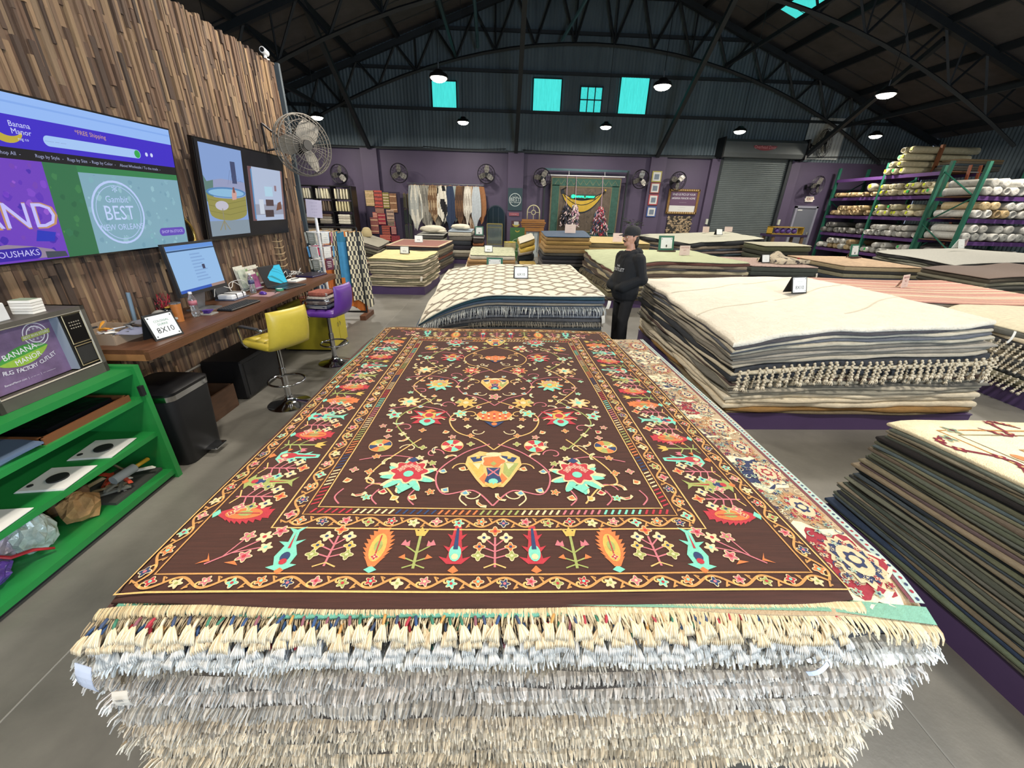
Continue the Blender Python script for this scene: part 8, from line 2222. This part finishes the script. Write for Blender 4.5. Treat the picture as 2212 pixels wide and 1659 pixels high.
    h.add(V, F); h.build('brim', blk, cp, smooth=.8)
    h = MB(); h.T = HT; h.ball((0, .045, 1.545), .085, 16, sc=(.92, .72, .85)); h.ball((0, .07, 1.49), .06, 12, sc=(1.05, .6, .9))
    for s in (-1, 1): h.ball((s*.074, .0, 1.595), .022, 8, sc=(.35, .7, 1.2))
    h.build('hair', hair, t, smooth=True)
    h = MB(); h.T = HT; h.tube([(-.034, -.085, 1.516), (-.016, -.106, 1.527), (0, -.110, 1.529), (.016, -.106, 1.527), (.034, -.085, 1.516)], [.004, .009, .008, .009, .004], 8); h.build('moustache', hair, t, smooth=True)
    for s in (-1, 1):
        h = MB(); h.T = HT; h.tube([(s*.018, -.094, 1.597), (s*.034, -.092, 1.602), (s*.05, -.082, 1.598)], [.004, .0045, .003], 6); h.build('eyebrow', hair, t, smooth=True)
        h = MB(); h.T = HT; h.ball((s*.032, -.080, 1.578), .0125, 10); e_ = h.build('eye', mat('eye_white', '#b9aea4', rough=.3), t, smooth=True)
        h = MB(); h.T = HT; h.ball((s*.0335, -.0885, 1.578), .0058, 8); h.build('iris', mat('iris_dark', '#1d1510', rough=.2), e_, smooth=True)
    h = MB(); h.T = HT; h.tube([(-.022, -.093, 1.505), (0, -.1045, 1.506), (.022, -.093, 1.505)], [.002, .0035, .002], 6); h.build('lips', mat('lips', '#9a5f55', rough=.5), t, smooth=True)
    for tx, z, s_ in (('THE', 1.205, .035), ('OUTLET', 1.155, .062)):
        h = MB(); h.text(tx, s_, Matrix.Identity(4)); h.v = [(x, -.006-.162*math.sqrt(max(0, 1-(x/.24)**2)), z+y) for x, y, _ in h.v]; h.build('lettering', mat('print_white', '#c9ccd0', rough=.6), t)
    h = MB(); h.tube([(-.04, -.095, 1.335), (-.045, -.15, 1.27), (-.04, -.168, 1.2)], .004, 5); h.build('drawstring', blk, t); h = MB(); h.tube([(.04, -.095, 1.335), (.045, -.15, 1.27), (.042, -.168, 1.21)], .004, 5); h.build('drawstring', blk, t)
    return t
man((1.80, 5.66, 0), R(-70), R(-14))
# ------------------------------------------------------------------ signs and cards on the stacks
def on(st, x, y): return st(x, y)+.003
SB, SC_2, SE, SF = surf_of(qB, zB), surf_of(qC, zC), surf_of(qE, zE), surf_of(qF, zF)
tent_card('tent_sign', 'black edged tent sign reading 6x10 on the trellis rug', .34, 6.5, on(SB, .34, 6.5), .05, .23, .19, '---------', '', '6X10')
tent_card('tent_sign', 'black edged tent sign reading 8x10 on the ivory shag rug', 3.58, 4.72, on(SC_2, 3.58, 4.72)+.01, .25, .23, .20, '------ -----', '------', '8X10')
tent_card('tent_sign', 'black tent sign on the pale gold rug', -2.33, 10.2, .815, .0, .22, .18, '------', '----', '4X6')
tent_card('tent_sign', 'white tent sign on the brick red rug', -2.55, 13.2, .85, 0, .24, .2, '-----', '', '4X6', board=paper)
tent_card('tent_sign', 'white tent sign on the mottled sage rug', -.33, 12.0, .715, 0, .24, .2, '-----', '', '4X6')
tent_card('tent_sign', 'tent sign on the rose patterned rug beside the folded rug', 6.2, 9.45, .872, .2, .22, .19, '-----', '----', '- --')
tent_card('tent_sign', 'tent sign in the middle of the dove grey rug', 7.2, 13.7, 1.25, .2, .24, .2, '----', '', '- --')
tent_card('tent_sign', 'tent sign on the pale grey rug before the racks', 12.5, 11.0, 1.19, .35, .3, .24, '----', '', '- --', board=paper)
hand = mat('red_marker', '#8a3f44', rough=.7); cardp = mat('card_pink', '#cdb9ae', rough=.7)
def hand_card(label, x, y, z, rz, w_, h, lines):
    t = thing('price_card', label, 'sign', (x, y, z), rz)
    m = MB(); m.box((0, 0, h/2), (w_, .006, h), rot=Matrix.Rotation(-.12, 3, 'X')); m.build('card', cardp, t)
    m = MB(); m.box((0, .06, h*.3), (w_*.5, .005, h*.62), rot=Matrix.Rotation(.35, 3, 'X')); m.build('back_leg', cardp, t)
    m = MB(); m.T = Matrix.Translation((0, 0, h/2)) @ Matrix.Rotation(-.12, 4, 'X') @ Matrix.Translation((0, -.0045, -h/2))
    for k, tx in enumerate(lines): m.text(tx, h*(.24 if k else .2), facing(0, 0, h*(.78-.27*k)), sx=.8)
    m.build('handwriting', hand, t)
hand_card('handwritten hand tufted price card on the sage green rug', 4.45, 9.85, on(SE, 4.45, 9.85)+.005, .3, .30, .22, ['HAND-TUFTED', '8-10', '--- --'])
hand_card('handwritten hand woven price card on the rose striped rug', 6.65, 6.4, on(SF, 6.65, 6.4)+.005, .5, .26, .20, ['HAND-WOVEN', '9x12', '--- --'])
hand_card('handwritten price card on the straw yellow rug', 3.6, 12.75, 1.025, .1, .30, .25, ['--- --', '- ---', ''])
hand_card('handwritten price card on the folded navy rug', 1.95, 11.7, 1.30, 0, .30, .22, ['--- --', '- ---', ''])
hand_card('plain handwritten card at the back of the dove grey rug', 7.35, 14.9, 1.26, .2, .26, .2, ['-- -', '---', ''])
hand_card('tilted handwritten card behind the dove grey tent sign', 8.0, 14.6, 1.32, .2, .32, .16, ['- --', '', ''])
gbd = mat('board_green', '#2c6a55', rough=.5)
def easel(label, x, y, z, rz, w_, h, leg=0.):
    t = thing('easel_sign', label, 'sign', (x, y, z), rz); T = Matrix.Rotation(-.16, 4, 'X')
    m = MB(); m.T = T; m.box((0, 0, h/2+.03), (w_, .02, h)); m.build('board', gbd, t)
    m = MB(); m.T = T; m.box((0, -.013, h/2+.03), (w_*.74, .004, h*.74)); m.build('sheet', paper, t)
    m = MB(); m.T = T; m.text('---- ------', h*.07, facing(0, -.016, h*.72)); m.text('---- ----', h*.06, facing(0, -.016, h*.63)); m.build('print', ink_g, t)
    m = MB(); m.T = T; m.ball((0, -.016, h*.38), h*.1, 10, sc=(.6, .05, 1)); m.build('picture', mat('pic_dark', '#2d332c', rough=.7), t)
    for sx in (-1, 1):
        for sz in (.2, .86): m = MB(); m.T = T; m.ball((sx*w_*.31, -.016, h*sz), .012, 8, sc=(1, .3, 1)); m.build('pin', mat('pin_grey'), t)
    m = MB(); m.box((0, -.03, .015), (w_*1.12, .10, .03)); m.build('ledge', mat('ledge_brown', '#3a2420', rough=.5), t)
    m = MB(); m.box((0, .12, h*.4), (.05, .012, h*.9), rot=Matrix.Rotation(.3, 3, 'X')); m.build('back_leg', mat('ledge_brown'), t)
    if leg:
        m = MB(); m.box((0, .05, -leg/2), (.06, .06, leg)); m.build('post', mat('ledge_brown'), t); m = MB(); m.box((0, .05, -leg+.01), (.35, .3, .02)); m.build('foot', mat('ledge_brown'), t)
easel('green easel board with a white sheet on the sage green rug', 4.35, 10.75, on(SE, 4.35, 10.75), .2, .44, .36)
easel('green easel board standing between the trellis and mottled sage stacks', -.12, 9.6, .50, 0, .38, .30, .5)
easel('green edged board on the tan and rust rug', 9.15, 10.4, .935, .35, .34, .30)
easel('small green board behind the hide pile', -.75, 15.05, .945, 0, .30, .30)
# folded throw on the rose rug, straw basket, white sheepskins, folded yellow rug
ft = thing('folded_throw', 'cream and black patterned folded throw on the rose rug', 'throw', (6.75, 9.6, .864), .3)
m = MB(); V = []; F = []; n = 14
for j in range(n+1):
    for i in range(n+1): u, v = i/n, j/n; V.append((lerp(-.42, .5, u), lerp(-.3, .35, v), .03+.17*math.exp(-((u-.3)**2+(v-.6)**2)/.05)+.04*math.sin(6*u)*math.sin(5*v)+.05))
for j in range(n):
    for i in range(n): F.append((j*(n+1)+i, j*(n+1)+i+1, (j+1)*(n+1)+i+1, (j+1)*(n+1)+i))
o_ = len(V); V += [(x, y, .0) for x, y, z in V[:]]; rim = [i for i in range(n+1)]+[j*(n+1)+n for j in range(1, n+1)]+[n*(n+1)+n-i for i in range(1, n+1)]+[(n-j)*(n+1) for j in range(1, n)]
for a, b in zip(rim, rim[1:]+rim[:1]): F.append((a, o_+a, o_+b, b))
m.add(V, F); m.build('cloth', mat('throw_print', '#b5a891', rough=.95, var=.25, scale=18, dark=('#3c3535', 9, .52, .60)), ft, smooth=True)
m = MB(); m.ball((.34, -.12, .10), .035, 8, sc=(1, 1, .5)); m.build('red_motif', mat('motif_red', '#8f3030', rough=.9), ft, smooth=True)
bk_ = thing('straw_basket', 'small woven straw basket on the textile pile by the shelving', 'basket', (-4.05, 12.9, 1.0)); m = MB(); m.lathe([(.13, 0), (.15, .05), (.14, .16), (.09, .24), (.05, .26)], n=16); m.build('body', mat('straw', '#b0a078', rough=.9, bump=.8, bscale=50), bk_, smooth=.8); m = MB(); m.tube([(.1*math.cos(a), .1*math.sin(a), .22) for a in [i*PI/8 for i in range(16)]], .012, 5, closed=True); m.build('rim', mat('straw'), bk_, smooth=True)
for k, (x, y, z, s_) in enumerate(((-2.4, 15.2, 1.03, 1.0), (-1.45, 15.5, 1.145, .75))):
    t = thing('sheepskin', ['large white sheepskin heaped on the grey felt pile', 'smaller white sheepskin on the blue grey throw'][k], 'sheepskin', (x, y, z)); crumple(0, (.45*s_, .3*s_, .13*s_), 200+k, 22, .12).build('fleece', mat('fleece', '#d2cbb6', rough=1, bump=1, bscale=40), t, smooth=True)
    m = crumple(0, (.2*s_, .16*s_, .06), 210+k, 12, .2); m.v = [(a+.3*s_, b-.12, c) for a, b, c in m.v]; m.build('leg_flap', mat('fleece'), t, smooth=True)
fy = thing('folded_rug', 'mustard folded rug on the low platform right of the mottled sage stack', 'rug', (.78, 11.6, .14))
for k in range(5): m = shell([(.44, .8, 0, .06), (.47, .84, .03, .07), (.44, .8, .066, .06)]); m.v = [(x+.003*k, y, z+.07*k) for x, y, z in m.v]; m.build('fold', mat('mustard_fold', '#a58a42' if True else '', rough=.95, var=.3, scale=10), fy, smooth=.8)
platform([(.53, 11.1), (1.02, 11.1), (1.02, 12.1), (.53, 12.1)], .14, 'low purple platform under the mustard folded rug')
# paper tags on rug corners
for k, (x, y, z, lab) in enumerate(((1.47, 5.2, .80, 'the trellis stack'), (1.40, 5.19, .60, 'a lower rug of the trellis stack'), (4.62, 3.28, 1.0, 'the ivory shag stack'), (4.5, 3.24, .60, 'the braided rug'), (5.2, 8.485, .70, 'the sage stack'), (7.9, 12.345, 1.12, 'the dove grey stack'), (-1.78, 9.245, .42, 'the pale gold stack'), (7.12, 8.89, .72, 'the rose rug stack'))):
    care((x, y+.005, z), (.1, .2*(-1)**k, .3), .05, .11, 'white paper tag hanging from '+lab, [('- - -', 0, -.05, .02, True)], mat('tag_cream'))
